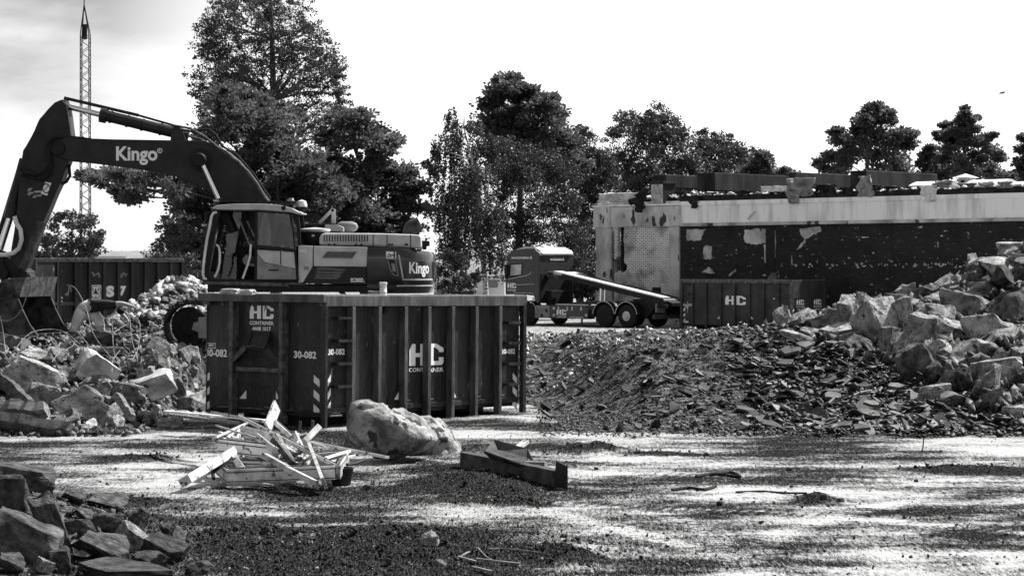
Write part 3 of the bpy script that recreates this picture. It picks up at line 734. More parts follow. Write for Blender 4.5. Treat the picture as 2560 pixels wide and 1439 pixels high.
# near left corner
NC = [(55,1200,150,70,'dblock',(.1,.15,.3),'dark chamfered block topping the near left corner pile'),
 (25,1245,95,130,'dchunk',(0,.2,0),'crumbling pitted lump at the left picture edge of the near pile'),
 (128,1318,62,160,'dblock',(.15,-.32,.35),'tall grey slab standing upright in the near pile'),
 (55,1352,170,110,'dblock',(.1,.45,.2),'big sloping slab leaning at the left picture edge of the near pile'),
 (182,1243,62,44,'dchunk',(0,0,.3),'dark squat stone behind the near pile'),
 (260,1258,110,50,'dchunk',(.1,0,.2),'flat clod with a cracked dark face behind the near pile'),
 (205,1288,50,40,'dchunk',(0,.3,.2),'pointed stone in the middle of the near pile'),
 (272,1305,92,56,'dchunk',(0,.2,.2),'black pitted lump in the middle of the near pile'),
 (345,1300,52,70,'dchunk',(0,.1,.1),'knobbly round stone at the right of the near pile'),
 (330,1352,84,62,'block',(.25,.62,.4),'block with a bright granular top face in the near pile'),
 (245,1375,140,90,'dchunk',(0,.1,.2),'large dark stone with a lighter upper rim in the near pile'),
 (415,1380,120,62,'dslab',(.5,.3,.2),'sloping pitted slab at the right of the near pile'),
 (195,1322,84,50,'dchunk',(0,.2,.1),'porous dark stone behind the upright slab'),
 (150,1400,50,60,'dblock',(0,-.1,.2),'smooth stump at the foot of the upright slab'),
 (375,1402,110,56,'dchunk',(0,.2,.5),'angular grey rock at the lower right of the near pile'),
 (300,1428,240,34,'dslab',(.1,.05,.1),'long low slab along the bottom picture edge'),
 (420,1320,44,30,'dchunk',(0,.1,.5),'dark stone behind the sloping pitted slab'),
 (440,1345,44,38,'dslab',(.9,.2,.6),'thin dark plate on edge at the right of the near pile'),
 (500,1420,70,36,'dchunk',(0,0,.4),'pale pitted rock at the right foot of the near pile'),
 (110,1415,40,36,'block',(0,.4,.5),'small bright speckled stone low in the near pile'),
 (20,1410,80,60,'dchunk',(0,0,.5),'dark rock in the bottom left picture corner'),
 (468,1358,30,22,'dchunk',(0,0,.3),'small black stone right of the thin dark plate')]
for px, py, wpx, hpx, key, rot, lab in NC:
    p = hit(px, min(1438, py+hpx*.32), 17); D = min(p.y, 23.6); s = F/D; q = PX(px, py, D-.05)
    stone('stone_block', key, q, (wpx/s*1.08, max(wpx*.75, 60)/s, hpx/s*1.08), rot, lab, 'stone block', 'blocks of the near left pile')
# clods and odd stones lying on the yard
CL = [(1800,1256,22,12,'black lump in the middle of the yard'),(2062,1240,20,14,'black stone with a twin beside it on the yard'),(2102,1248,18,12,'black stone left of the cable end'),
 (1415,1338,12,12,'small black stone on the bright track at centre'),(1905,1305,14,8,'lone dark pebble right of centre'),(1072,1345,58,34,'pale crumpled stone in the dark soil'),
 (560,1324,14,16,'small black cube on the left of the yard'),(592,1320,20,18,'black cube-shaped stone left of the dark soil edge'),(665,1324,36,20,'dark lump on the edge of the dark soil'),
 (738,1326,18,14,'dark stone nearly touching the soil ridge'),(2262,1292,14,7,'dark chip on the right of the yard'),(1975,1172,14,8,'dark squared chip before the slate mound'),
 (1490,1170,16,8,'dark chip behind the steel beam'),(2290,1200,16,8,'flat dark chip near the lone twig'),(1100,1404,34,16,'smooth pale pebble beside the splinters at the bottom'),
 (970,1404,22,20,'black cube of soil at the bottom'),(915,1218,22,14,'dark lump right of the wood heap'),(1905,1120,16,6,'dark chip on the bright strip at the mound'),(1770,1134,20,8,'dark flat chip on the bright strip')]
for px, py, wpx, hpx, lab in CL:
    p = hit(px, py+hpx*.5); s = F/p.y
    stone('stone', 'dchunk' if 'pale' not in lab else 'chunk', (p.x, p.y, p.z+hpx/s*.25), (wpx/s, wpx/s, hpx/s*1.4), (0, .1, rnd.uniform(0, 6)), lab, 'stone', 'loose stones on the yard')

# slate shards that read one by one
def shard_mesh(seed):
    r = random.Random(seed); bm = bmesh.new(); k = r.randint(5, 7); a0 = r.random()*6; vs = []
    for i in range(k):
        th = a0+2*math.pi*i/k+r.uniform(-.3, .3); rr = r.uniform(.34, .58); vs.append(bm.verts.new((math.cos(th)*rr, math.sin(th)*rr*.7, 0)))
    f = bm.faces.new(vs); e = bmesh.ops.extrude_face_region(bm, geom=[f])
    for v in e['geom']:
        if isinstance(v, bmesh.types.BMVert): v.co.z += .05; v.co.x *= .95; v.co.y *= .94
    bmesh.ops.recalc_face_normals(bm, faces=bm.faces)
    me = bpy.data.meshes.new('shard'); bm.to_mesh(me); bm.free(); me.materials.append(M['slate']); return me
SH = [shard_mesh(i) for i in range(12)]
r = random.Random(77); cnt = 0
SBIG = [(1975,898,60,'palest and largest plate near the top of the slate slope'), (2010,880,44,'pale star-shaped plate beside the largest one'),
        (1960,925,40,'pale plate below the largest one'), (2085,1010,44,'long pale blade halfway down the slate slope'), (2180,1030,36,'pale squared plate above the wire'),
        (2240,985,34,'light plate at the foot of the concrete heap'), (2155,1090,40,'curled plate standing at the foot of the slate slope'), (1845,872,34,'flat plate at the left end of the crest')]
for px, py, wpx, lab in SBIG:
    p = hit(px, py); s = F/p.y; o = bpy.data.objects.new('slate_shard', SH[r.randrange(12)]); COL.objects.link(o)
    o.location = p+Vector((0, 0, .12)); o.scale = (wpx/s*1.3, wpx/s*1.5, 1); o.rotation_euler = (.35, r.uniform(-.2, .2), r.uniform(-.4, .4))
    tag(o, lab, 'slate shard', 'slate shards of the dark slope')
while cnt < 285:
    px = r.uniform(1330, 2420); t = r.random()
    lo_ = 860 + max(0, (px-1950))*.42; py = lo_+(1085-lo_)*t**.85
    if px < 1750 and r.random() < .6: continue
    p = hit(px, py); 
    if not (36.9 < p.y < 54): continue
    sz = r.uniform(.16, .42)*(1.15 if px > 1850 else .8)
    o = bpy.data.objects.new('slate_shard', SH[r.randrange(12)]); COL.objects.link(o)
    o.location = p+Vector((0, 0, .05)); o.scale = (sz*1.3, sz, .7); o.rotation_euler = (r.gauss(.25, .3), r.gauss(.25, .3), r.uniform(0, 6.28))
    tag(o, 'dark slate shard among the many small ones on the slope beside the container', 'slate shard', 'slate shards of the dark slope'); cnt += 1

# ------------------------------------------------------------------ trees
def rand_dirs(n, g_):
    v = g_.normal(size=(n, 3)); return v/np.linalg.norm(v, axis=1)[:, None]
def leaf_quads(C, size, g_, up=0.0, long=1.0, axisdir=None):
    n = len(C); a = rand_dirs(n, g_) if axisdir is None else axisdir
    b = np.cross(a, rand_dirs(n, g_)); b /= np.linalg.norm(b, axis=1)[:, None]+1e-9
    a = a*size[:, None]*.5*long; b = b*size[:, None]*.34
    V = np.stack([C-a, C+b, C+a, C-b], 1).reshape(-1, 3); T = np.arange(4*n).reshape(n, 4); return V, T
def crown(kind, balls, dens, leaf, seed, Dc, holes=.0):
    """balls: (world centre, radius) -> leaf faces gathered in clumps"""
    g_ = np.random.default_rng(seed); Cs = []; Ax = []
    for c, rad in balls:
        if kind == 'pine':
            k = max(6, int(26*dens*(rad/1.0)**2)); d = rand_dirs(k, g_); rr = g_.random(k)**.45*rad
            cc = np.array(c)+d*rr[:, None]*[1.05, 1.05, .8]
            for q in cc:        # one tuft: a flattened spray of needles
                m = 84; tr = g_.uniform(.3, .8)*min(1, rad/.8+.3); dd = rand_dirs(m, g_); dd[:, 2] = dd[:, 2]*.7+.1
                out = (q-np.array(c)); out = out/(np.linalg.norm(out)+1e-6)*.5; ax = dd+out; ax /= np.linalg.norm(ax, axis=1)[:, None]
                Cs.append(q+dd*(g_.random(m)**.8*tr)[:, None]*[1.25, 1.25, .8]); Ax.append(ax)
        elif kind == 'birch':
            k = max(4, int(26*dens*rad**2)); d = rand_dirs(k, g_); cc = np.array(c)+d*(g_.random(k)**.4*rad)[:, None]*[1, 1, .8]
            for q in cc:        # hanging string of leaves
                m = 44; ln = g_.uniform(1.0, 3.4)*min(1, rad*.8); t = g_.random(m)
                P_ = q+np.stack([g_.normal(0, .045, m)+t*g_.normal(0, .12), g_.normal(0, .045, m), -t*ln], -1); Cs.append(P_)
        else:
            k = max(5, int(24*dens*rad**2)); d = rand_dirs(k, g_); cc = np.array(c)+d*(g_.random(k)**.4*rad)[:, None]
            for q in cc:
                m = 56; tr = g_.uniform(.25, .6)*min(1, rad*.7+.2); dd = rand_dirs(m, g_); Cs.append(q+dd*(g_.random(m)**.45*tr)[:, None]*[1.15, 1.15, .75])
    C = np.concatenate(Cs); n = len(C); size = leaf*g_.uniform(.6, 1.3, n)
    if kind == 'pine': return leaf_quads(C, size*1.9, g_, long=1.0, axisdir=np.concatenate(Ax))
    if kind == 'birch': return leaf_quads(C, size, g_)
    return leaf_quads(C, size, g_)

def tree(name, kind, D, balls_px, trunk_px, label, seed, dens=1.0, leaf=.135, tr=.25, group=None, bark='bark', cat='tree', limbs=True, depth=.75):
    """balls_px: (px, py, r px); trunk_px: [(px, py), ...] from the ground up"""
    r = random.Random(seed); s = F/D; base = PX(trunk_px[0][0], trunk_px[0][1], D); base.z = Hs(base.x, base.y) if D < 140 else 0
    root = empty(name, base, 0, label, cat, group)
    bl = []
    xs = [b[0] for b in balls_px]; xm = (min(xs)+max(xs))/2; half = (max(xs)-min(xs))/2+1
    for px, py, rp in balls_px:
        lim = math.sqrt(max(.05, 1-((px-xm)/half)**2))*half/s*depth
        for rep in range(2):
            d = D+r.uniform(-lim, lim); p = PX(px+r.uniform(-.1, .1)*rp, py+r.uniform(-.1, .1)*rp, d)-base; bl.append((tuple(p), rp/s*(1.14 if rep == 0 else .95)*(.84 if kind == 'pine' and D > 130 else 1)))
    V, T = crown(kind, bl, dens*(.95 if kind == 'leaf' and px < 0 else .45 if kind == 'pine' else .6 if kind == 'birch' else .62), leaf, seed, D)
    me = npmesh('crown', V, T, M[{'pine': 'needle', 'birch': 'birchleaf'}.get(kind, 'leaf')])
    link('crown', me, root)
    mb = MB(); tp = [PX(a, b, D)-base for a, b in trunk_px]; tp[0].z = -.2; n = len(tp)
    mb.tube(tp, [tr*(1-.75*i/(n-1)) for i in range(n)], 8)
    if limbs:
        for c, rad in bl[::2]:
            c = Vector(c); j = min(range(n), key=lambda i: (tp[i]-c).length+ (0 if tp[i].z < c.z else 3)); a = tp[j]
            mid = a.lerp(c, .5)+Vector((r.uniform(-.3, .3), r.uniform(-.3, .3), r.uniform(-.1, .5)))
            q = tr*(1-.7*j/(n-1))*.42
            mb.tube([a, mid, c], [q, q*.6, q*.18], 5)
            for _ in range(4):
                e = c+Vector((r.gauss(0, 1), r.gauss(0, 1), r.gauss(0, .8))).normalized()*rad*.85
                mb.tube([mid.lerp(c, r.uniform(.3, 1)), e], [q*.28, q*.08], 4)
    mb.build('trunk', M[bark], root, smooth=True)
    return root

G_ = 'trees behind the demolition site'
tree('broadleaf_tree', 'leaf', 150, [(560,60,52),(640,30,52),(705,28,45),(600,110,60),(680,90,60),(750,80,48),(540,130,42),(790,150,52),(560,190,52),(640,170,62),(720,170,62),(815,210,44),
   (580,250,58),(660,260,62),(740,260,62),(800,290,55),(845,180,20),(850,235,22),(520,70,28),(505,135,22),(640,-30,46),(700,-25,30),(520,270,34),(520,330,40),(600,320,50),(690,330,60),(770,350,52),(500,370,36),(830,330,40),(520,100,44),(560,10,40),(740,20,42),(790,90,40),(830,170,40),(510,200,40),(850,260,28),(600,0,50),(660,-10,50),(800,120,44),(570,150,50),(730,120,50),(500,240,30),(770,200,50),(590,200,50)],
   [(690,760),(690,560),(688,400),(684,250),(680,100),(676,-20)], 'very tall open broadleaf tree rising above everything behind the excavator boom', 1, dens=.52, leaf=.15, tr=.42, group=G_)
tree('pine_tree', 'pine', 112, [(560,250,46),(620,262,55),(690,290,50),(590,310,58),(660,340,60),(540,330,40),(700,390,65),(760,420,60),(640,420,60),(740,480,60),(690,470,55),(820,470,50),(800,520,55),
   (250,448,26),(300,440,24),(215,442,16),(350,455,30),(400,440,28),(440,470,30),(330,490,26),(300,480,18),(480,440,26),(500,490,40),(470,520,34),(540,540,50),(600,520,50),(450,570,34),(500,600,50),(560,600,50),(470,640,36),(520,650,40),(640,480,50),(480,560,30),(620,560,55),(680,560,50),(640,620,50),(700,620,50),(560,660,45),(640,690,45),(430,610,30),(420,660,28),(760,500,50),(590,440,55),(720,540,50)],
   [(600,790),(605,640),(610,520),(620,420),(615,320),(600,250)], 'broad dark pine behind the cab with one long bough reaching left to the mast', 2, dens=1.1, leaf=.115, tr=.36, group=G_)
tree('pine_tree', 'pine', 118, [(850,290,34),(890,300,40),(930,330,36),(870,340,46),(980,352,20),(820,345,30),(960,370,30),(830,400,40),(790,440,46),(1000,430,40),(960,450,40),(920,440,36),(860,470,46),(1020,470,36),(900,520,55),(980,520,50),
   (1040,520,30),(840,560,50),(940,570,50),(1010,570,36),(780,560,50),(740,590,45),(880,600,50),(800,610,50),(960,610,50),(1020,620,34),(900,650,45),(990,660,40),(760,640,45),(840,500,50),(900,460,45),(1040,470,26),(880,420,30),(940,400,34)],
   [(915,760),(912,560),(908,470),(902,410),(880,350),(870,290)], 'pine with a bare crooked trunk showing, above the excavator engine', 3, dens=1.0, leaf=.115, tr=.24, group=G_)
tree('broadleaf_tree', 'leaf', 132, [(490,470,36),(440,500,26),(420,560,26),(400,630,30),(450,600,30),(380,660,30)], [(450,760),(450,600),(440,500)], 'light leafy tree showing through under the long pine bough', 31, dens=.5, leaf=.16, tr=.15, group=G_)
tree('birch_tree', 'birch', 108, [(1130,285,20),(1140,320,30),(1185,305,26),(1110,350,30),(1170,370,42),(1090,370,20),(1220,350,30),(1100,410,24),(1160,440,46),(1080,420,12),(1120,480,40),(1200,430,40),(1180,500,50),(1130,550,40),(1120,600,30),(1200,560,45),
   (1240,520,36),(1068,400,10),(1240,620,30),(1150,620,30),(1100,520,24),(1075,470,10),(1072,520,10)],
   [(1218,790),(1213,700),(1205,640),(1195,590),(1190,500),(1180,400),(1160,320)], 'weeping birch with hanging strings of leaves and a white trunk', 4, dens=2.6, leaf=.12, tr=.15, bark='birch', group=G_)
tree('pine_tree', 'pine', 122, [(1250,225,22),(1276,215,28),(1300,245,28),(1230,255,24),(1320,235,18),(1290,275,36),(1250,290,34),(1340,265,20),(1370,260,18),(1340,300,36),(1385,290,26),(1400,330,30),(1300,330,36),(1360,350,34),(1420,370,26),(1410,350,26),(1260,340,30),(1230,300,20),(1220,330,28),(1240,380,38),(1300,400,44),(1360,400,40),(1400,380,36),(1440,400,28),(1250,203,11),(1278,195,12),(1322,222,11),(1378,245,10),(1238,238,12),(1215,265,12),(1290,440,36),(1380,440,36),(1340,350,36),(1270,310,34)],
   [(1296,780),(1298,620),(1300,480),(1300,380),(1290,260)], 'tallest pine of the middle clump, with candle-like tips', 5, dens=1.0, leaf=.115, tr=.25, group=G_)
tree('broadleaf_tree', 'leaf', 114, [(1260,380,40),(1320,400,48),(1370,420,48),(1280,450,50),(1340,480,52),(1400,470,46),(1270,530,46),(1330,550,50),(1390,540,50),(1260,590,30),(1430,510,36),(1440,580,40),(1400,600,40),(1340,600,40),(1290,640,36),(1350,660,40),(1410,660,40),(1450,640,36),(1240,440,34),(1250,490,36),(1420,430,36),(1300,580,44),(1380,700,40),(1440,710,36)],
   [(1312,780),(1306,700),(1290,640),(1296,560),(1300,440)], 'leafy tree filling the gap over the lorry cab', 6, dens=1.3, leaf=.115, tr=.18, group=G_)
tree('broadleaf_tree', 'leaf', 126, [(1465,330,26),(1440,360,30),(1480,370,34),(1510,400,34),(1460,430,42),(1500,470,42),(1530,440,30),(1480,530,46),(1450,600,46),(1500,590,40),(1440,660,40),(1480,650,36),(1530,560,40),(1540,620,40),(1520,670,36),(1470,480,36),(1455,700,30),(1440,420,36),(1500,430,36),(1525,500,36),(1430,470,36),(1490,700,36),(1530,720,36),(1550,690,30),(1440,540,40)],
   [(1452,790),(1450,640),(1458,520),(1470,400)], 'leafy tree standing just left of the ruined wall', 7, dens=1.3, leaf=.135, tr=.2, group=G_)
tree('broadleaf_tree', 'leaf', 140, [(1560,310,34),(1610,300,30),(1650,295,34),(1540,340,26),(1600,345,44),(1670,330,42),(1700,345,34),(1560,390,34),(1640,400,46),(1700,400,44),(1600,440,40),(1680,450,46),(1550,450,36),(1740,440,40),(1620,500,40),(1720,490,40),(1560,520,40),(1640,350,44),(1610,440,44),(1650,490,44),(1590,480,44),(1590,560,44),(1540,410,34),(1720,400,36),(1630,310,30),(1580,620,40),(1550,660,40)],
   [(1560,800),(1560,560),(1562,440),(1590,360)], 'round-crowned broadleaf tree over the left end of the ruined wall', 8, dens=1.0, leaf=.15, tr=.26, group=G_)
tree('broadleaf_tree', 'leaf', 150, [(1760,355,34),(1800,350,28),(1830,375,32),(1780,400,40),(1840,410,36),(1880,395,26),(1810,440,36),(1870,440,34),(1910,420,24),(1770,440,40),(1830,450,40),(1750,390,30),(1850,390,28),(1790,370,30),(1890,420,30)],
   [(1800,800),(1800,500),(1800,400)], 'lower broadleaf tree behind the roof beams', 9, dens=.9, leaf=.16, tr=.26, group=G_)
tree('pine_tree', 'pine', 145, [(1900,390,18),(1915,410,22),(1885,430,24),(1925,440,20),(1960,430,14),(1975,445,16),(1860,450,30)],
   [(1900,800),(1900,500),(1900,400)], 'small pine at the right end of the broadleaf row', 10, dens=.9, leaf=.135, tr=.2, group=G_)
tree('pine_tree', 'pine', 135, [(2170,275,16),(2195,272,18),(2215,285,16),(2160,300,20),(2200,305,26),(2150,320,20),(2225,305,12),(2090,328,12),(2095,350,16),(2120,355,20),(2155,350,28),(2190,345,34),(2230,350,28),(2260,330,18),(2275,335,14),(2270,360,18),
   (2130,385,28),(2180,385,34),(2230,390,34),(2080,392,16),(2110,405,20),(2240,420,30),(2050,405,12),(2060,420,10),(2090,430,18),(2200,430,28),(2260,440,26)],
   [(2168,800),(2168,560),(2167,470),(2168,400),(2180,330),(2185,270)], 'pine with spreading tiers standing alone over the roof', 11, dens=1.0, leaf=.115, tr=.22, group=G_)
tree('pine_tree', 'pine', 138, [(2324,372,9),(2318,390,14),(2335,395,14),(2310,415,18),(2340,420,20),(2320,440,22),(2300,455,20)], [(2322,800),(2322,500),(2323,370)], 'small conifer squeezed between the two tall ones on the right', 12, dens=1.0, leaf=.15, tr=.12, group=G_)
tree('fir_tree', 'pine', 132, [(2412,272,5),(2412,285,8),(2405,298,8),(2425,300,9),(2440,295,6),(2412,312,14),(2395,305,5),(2435,322,10),(2412,335,18),(2390,330,12),(2365,315,9),(2362,335,9),(2380,350,18),(2420,360,24),(2350,345,10),(2450,355,16),(2470,345,10),(2480,340,7),
   (2370,375,18),(2345,335,6),(2400,395,26),(2440,395,26),(2475,375,16),(2360,400,14),(2495,385,10),(2500,400,10),(2385,430,26),(2430,435,28),(2475,425,22),(2490,440,16),(2350,440,18),(2520,440,14)],
   [(2412,800),(2412,560),(2412,420),(2412,262)], 'fir with drooping boughs and a thin spire above the roof vent', 13, dens=1.1, leaf=.10, tr=.18, group=G_)
tree('pine_tree', 'pine', 134, [(2562,345,9),(2568,375,16),(2560,400,14),(2570,420,20),(2545,440,16),(2560,450,22),(2600,380,36),(2600,430,36)], [(2580,800),(2580,500),(2580,350)], 'conifer cut off by the right picture edge', 14, dens=1.0, leaf=.15, tr=.2, group=G_)
tree('bush', 'leaf', 92, [(150,555,26),(185,545,28),(215,560,28),(130,590,24),(170,595,34),(210,600,34),(240,600,18),(140,630,24),(190,635,30),(230,630,26),(120,605,14),(110,650,20),(100,640,12),(250,585,10)],
   [(180,740),(180,640),(180,560)], 'round leafy bush behind the far left container at the foot of the mast', 15, dens=1.2, leaf=.13, tr=.1, group='shrubs', cat='bush')
tree('bush', 'leaf', 96, [(400,650,22),(440,645,28),(375,660,16),(420,670,26),(470,660,26),(490,690,26)], [(430,740),(430,690),(430,650)], 'dark bush peeping over the right end of the far left container', 16, dens=1.2, leaf=.13, tr=.08, group='shrubs', cat='bush')
tree('bush', 'leaf', 96, [(1120,640,20),(1150,650,24),(1100,680,20),(1130,690,26),(1160,700,24),(1175,720,20),(1110,725,26),(1150,735,26),(1190,690,12)], [(1135,790),(1135,710),(1135,650)], 'dark shrub between the excavator tail and the lorry', 17, dens=1.1, leaf=.13, tr=.07, group='shrubs', cat='bush')
tree('bush', 'leaf', 106, [(1440,730,20),(1470,735,18),(1455,700,16),(1430,690,10),(1485,715,14)], [(1455,790),(1455,745),(1455,700)], 'sunlit scrub under the lorry ramp', 18, dens=.9, leaf=.12, tr=.05, group='shrubs', cat='bush')
# ------------------------------------------------------------------ big container in front
O_ = (C0[0], C0[1], 0.0)
PC = Pl(O_, (C1[0]-C0[0], C1[1]-C0[1]))
LC = math.hypot(C1[0]-C0[0], C1[1]-C0[1]); WC = 3.0; HT = 2.33
PE = Pl(O_, (-(C1[1]-C0[1]), C1[0]-C0[0]))     # plane of the end wall; first coordinate runs along local y of the container
WC = PE(501, 900)[0]
def lp(px, py, b=.136): return PC(px, py, b)                # long side pixel -> (x, z)
def ep(px, py, b=-.136): return PE(px, py, b)                # end wall pixel -> (y, z)
root = empty('waste_container', O_, PC.rz, 'big open hooklift container numbered 30-082 standing in front of the excavator', 'container')
root.rotation_euler = (0, math.radians(.75), PC.rz)
crop = lambda x, y: (480+x/2.977, 700+y/2.977)
def stripes(parent, u0, u1, z0, z1, y, n=3, up=True, axis='x', name='hazard_marking'):
    mb = MB(); h = (z1-z0)/(2*n); sl_ = h*.85
    for i in range(n):
        zb = z0+2*h*i
        if up: q = [(u0, zb), (u1, zb+sl_), (u1, min(z1, zb+h+sl_)), (u0, min(zb+h, z1))]
        else: q = [(u0, zb+sl_), (u1, zb), (u1, zb+h), (u0, min(z1, zb+h+sl_))]
        mb.add([(a, y, z) if axis == 'x' else (y, a, z) for a, z in q], [(0, 1, 2, 3)])
    return mb.build(name, M['white'], parent)
# walls
mb = MB()
mb.box(.06, LC-.06, .14, .18, .27, HT-.12)                # near long wall
mb.box(.19, LC-.06, WC-.14, WC-.10, .27, HT-.12)
mb.box(.14, .18, .18, WC-.002, .30, HT-.08)                # end wall
mb.box(LC-.14, LC-.10, .14, WC-.14, .30, HT-.08)
mb.build('wall', M['cont'], root)
mb = MB(); mb.box(.1, LC-.1, .14, WC-.14, .20, .28); mb.box(.2, LC-.2, .9, 1.05, .0, .2); mb.box(.2, LC-.2, WC-1.05, WC-.9, .0, .2)
mb.build('floor_frame', M['black'], root)
# top rail: long sides and ends
zt = HT
mb = MB(); mb.box(.02, LC, .0, .17, HT-.20, HT); mb.box(.02, LC, WC-.17, WC, HT-.20, HT); mb.build('side_rail', M['contrib'], root, bevel=.015)
MB().box(-.06, .11, .003, WC+.04, HT-.13, HT+.01).build('end_rail', M['contrib'], root, bevel=.012); MB().box(LC-.11, LC+.02, .003, WC, HT-.15, HT+.002).build('end_rail', M['contrib'], root, bevel=.012)
mb = MB(); mb.box(-.0, LC-.02, .03, .13, HT+.012, HT+.018); mb.box(-.03, .08, .16, WC, HT+.012, HT+.02); mb.build('sunlit_rim', M['rim_sun'], root)  # thin pale strips added, sunlight along the rim put into their colour
# corner posts
for (x0, x1, y0, y1) in ((0, .075, 0, .09), (LC-.10, LC, 0, .10), (.125, .139, WC-.03, WC), (LC-.1, LC, WC-.1, WC)):
    MB().box(x0, x1, y0, y1, .02 if y0 < .05 else .1, HT-.14).build('corner_post', M['cont'], root, bevel=.008)
# ribs on the long side (left edge of each light strip)
rx = [lp(*crop(x, 600), 0)[0] for x in (1190, 1385, 1580, 1755, 1932, 2108, 2285)]
RD = .13
for i, x in enumerate(rx):
    MB().box(x-.005, x+.085, -.0+.0, .14, .06 if i > 1 else .12, HT-.205).build('rib', M['contrib'], root, bevel=.008)
    MB().box(x-.005, x+.085, WC-.10, WC, .12, HT-.205).build('rib', M['cont'], root)
    if i > 1:
        mb = MB(); mb.tube([(x+.02, -.03, .42), (x+.1, -.04, .43)], .012, 6); mb.tube([(x+.1, -.04, .43), (x+.1, -.04, .38)], .012, 6)
        mb.build('net_hook', M['rust'], root)
# bottom bearer of the panel strip
mb = MB(); mb.box(.08, LC-.1, .11, .14, .27, .36); mb.build('bottom_bearer', M['cont'], root, bevel=.006)
# ladder rungs at both ends of the long side
for (xa, xb, ysr) in ((1040, 1142, (278, 447, 618, 787)), (2310, 2400, (287, 440, 594, 747))):
    for yy in ysr:
        a0, z0 = lp(*crop(xa, yy)); a1, _ = lp(*crop(xb, yy))
        mb = MB(); mb.box(a0, a1, -.01, .03, z0-.03, z0+.02); mb.box(a0, a0+.03, .03, .14, z0-.03, z0+.02); mb.box(a1-.03, a1, .03, .14, z0-.03, z0+.02)
        mb.build('ladder_rung', M['cont'], root)
# fixing plates under the rail
for xx in (1427, 2098):
    a, z = lp(*crop(xx, 210)); mb = MB(); mb.box(a-.05, a+.05, .09, .139, z-.06, z+.08); mb.tube([(a, .08, z), (a, .10, z)], .02, 8); mb.build('lifting_eye', M['black'], root)
# lettering long side
a0, z0 = lp(*crop(1615, 625)); a1, z1 = lp(*crop(1868, 452)); hc_mark(root, a0, z0, a1, z1, .136)
mbk = MB()
a0, z0 = lp(*crop(1612, 670)); a1, z1 = lp(*crop(1722, 634)); lettering('CONT', root, a0, z0, a1, z1, .136)
a0, z0 = lp(*crop(1757, 668)); a1, z1 = lp(*crop(1868, 630)); lettering('ANER', root, a0, z0, a1, z1, .136)
a0, z0 = lp(*crop(1008, 556)); a1, z1 = lp(*crop(1132, 505)); lettering('30-082', root, a0, z0, a1, z1, .136, bold=.03)
a0, z0 = lp(*crop(2300, 524)); a1, z1 = lp(*crop(2400, 481)); lettering('30-082', root, a0, z0, a1, z1, .136, bold=.03)
a0, z0 = lp(*crop(1045, 990)); a1, z1 = lp(*crop(1100, 972)); lettering('AASTO', root, a0, z0, a1, z1, .136, bold=.03)
a0, z0 = lp(*crop(1030, 1012)); a1, z1 = lp(*crop(1116, 994)); lettering('CONTAINERPARK', root, a0, z0, a1, z1, .136)
a0, z0 = lp(*crop(1003, 990)); a1, z1 = lp(*crop(1028, 690)); stripes(root, a0+.01, a1, z0, z1, .130, 3, True)
a0, z0 = lp(*crop(2385, 942)); a1, z1 = lp(*crop(2418, 650)); stripes(root, a0, a1, z0, z1, .136, 3, False)
mb = MB()
for (xa, ya, xb, yb, xc, yc) in ((1503, 877, 1537, 817, 1535, 877), (1950, 860, 1952, 818, 1967, 860)):
    pts = [lp(*crop(*q)) for q in ((xa, ya), (xb, yb), (xc, yc))]; mb.add([(a, .136, z) for a, z in pts], [(0, 1, 2)])
mb.build('triangle_marking', M['white'], root)
# end wall: two uprights, hook frame, recess
ry = [ep(*crop(x, 500), 0)[0] for x in (290, 660)]
for i, yv in enumerate(ry):
    MB().box(-.03, .14, yv-.045, yv+.045, .06, HT-.13).build('upright', M['contedge'], root, bevel=.01)
mb = MB()
yl, yr_ = ry[0]+(-.05), ry[1]+.05
def ex(x, y, d): a, z = ep(*crop(x, y), -d); return Vector((d, a, z))
# hook box: sloping cheeks and bar
for cx_, sgn in ((435, -1), (575, 1)):
    top = ex(cx_+(6 if sgn < 0 else -3), 385, .13); low = ex(cx_-sgn*-35 if False else (400 if sgn < 0 else 540), 497, -.14)
    mb.beam(top, low, .05, .05); 
mb.beam(ex(405, 497, -.14), ex(540, 505, -.14), .06, .07)
mb.tube([ex(405, 500, -.17), ex(470, 490, -.19), ex(540, 506, -.17)], .035, 8)
mb.beam(ex(402, 500, -.12), ex(292, 610, .02), .07, .11); mb.beam(ex(542, 508, -.12), ex(650, 622, .02), .07, .11)
mb.add([ex(440, 385, .135), ex(572, 385, .135), ex(540, 500, -.12), ex(402, 495, -.12)], [(0, 1, 2, 3)])
mb.build('hook_frame', M['cont'], root, bevel=.008)
mb = MB(); p0 = ex(320, 655, -.0); p1 = ex(642, 660, -.0); mb.box(-.0, .14, min(p0.y, p1.y), max(p0.y, p1.y), p0.z-.05, p0.z+.03); mb.build('cross_bar', M['contedge'], root, bevel=.01)
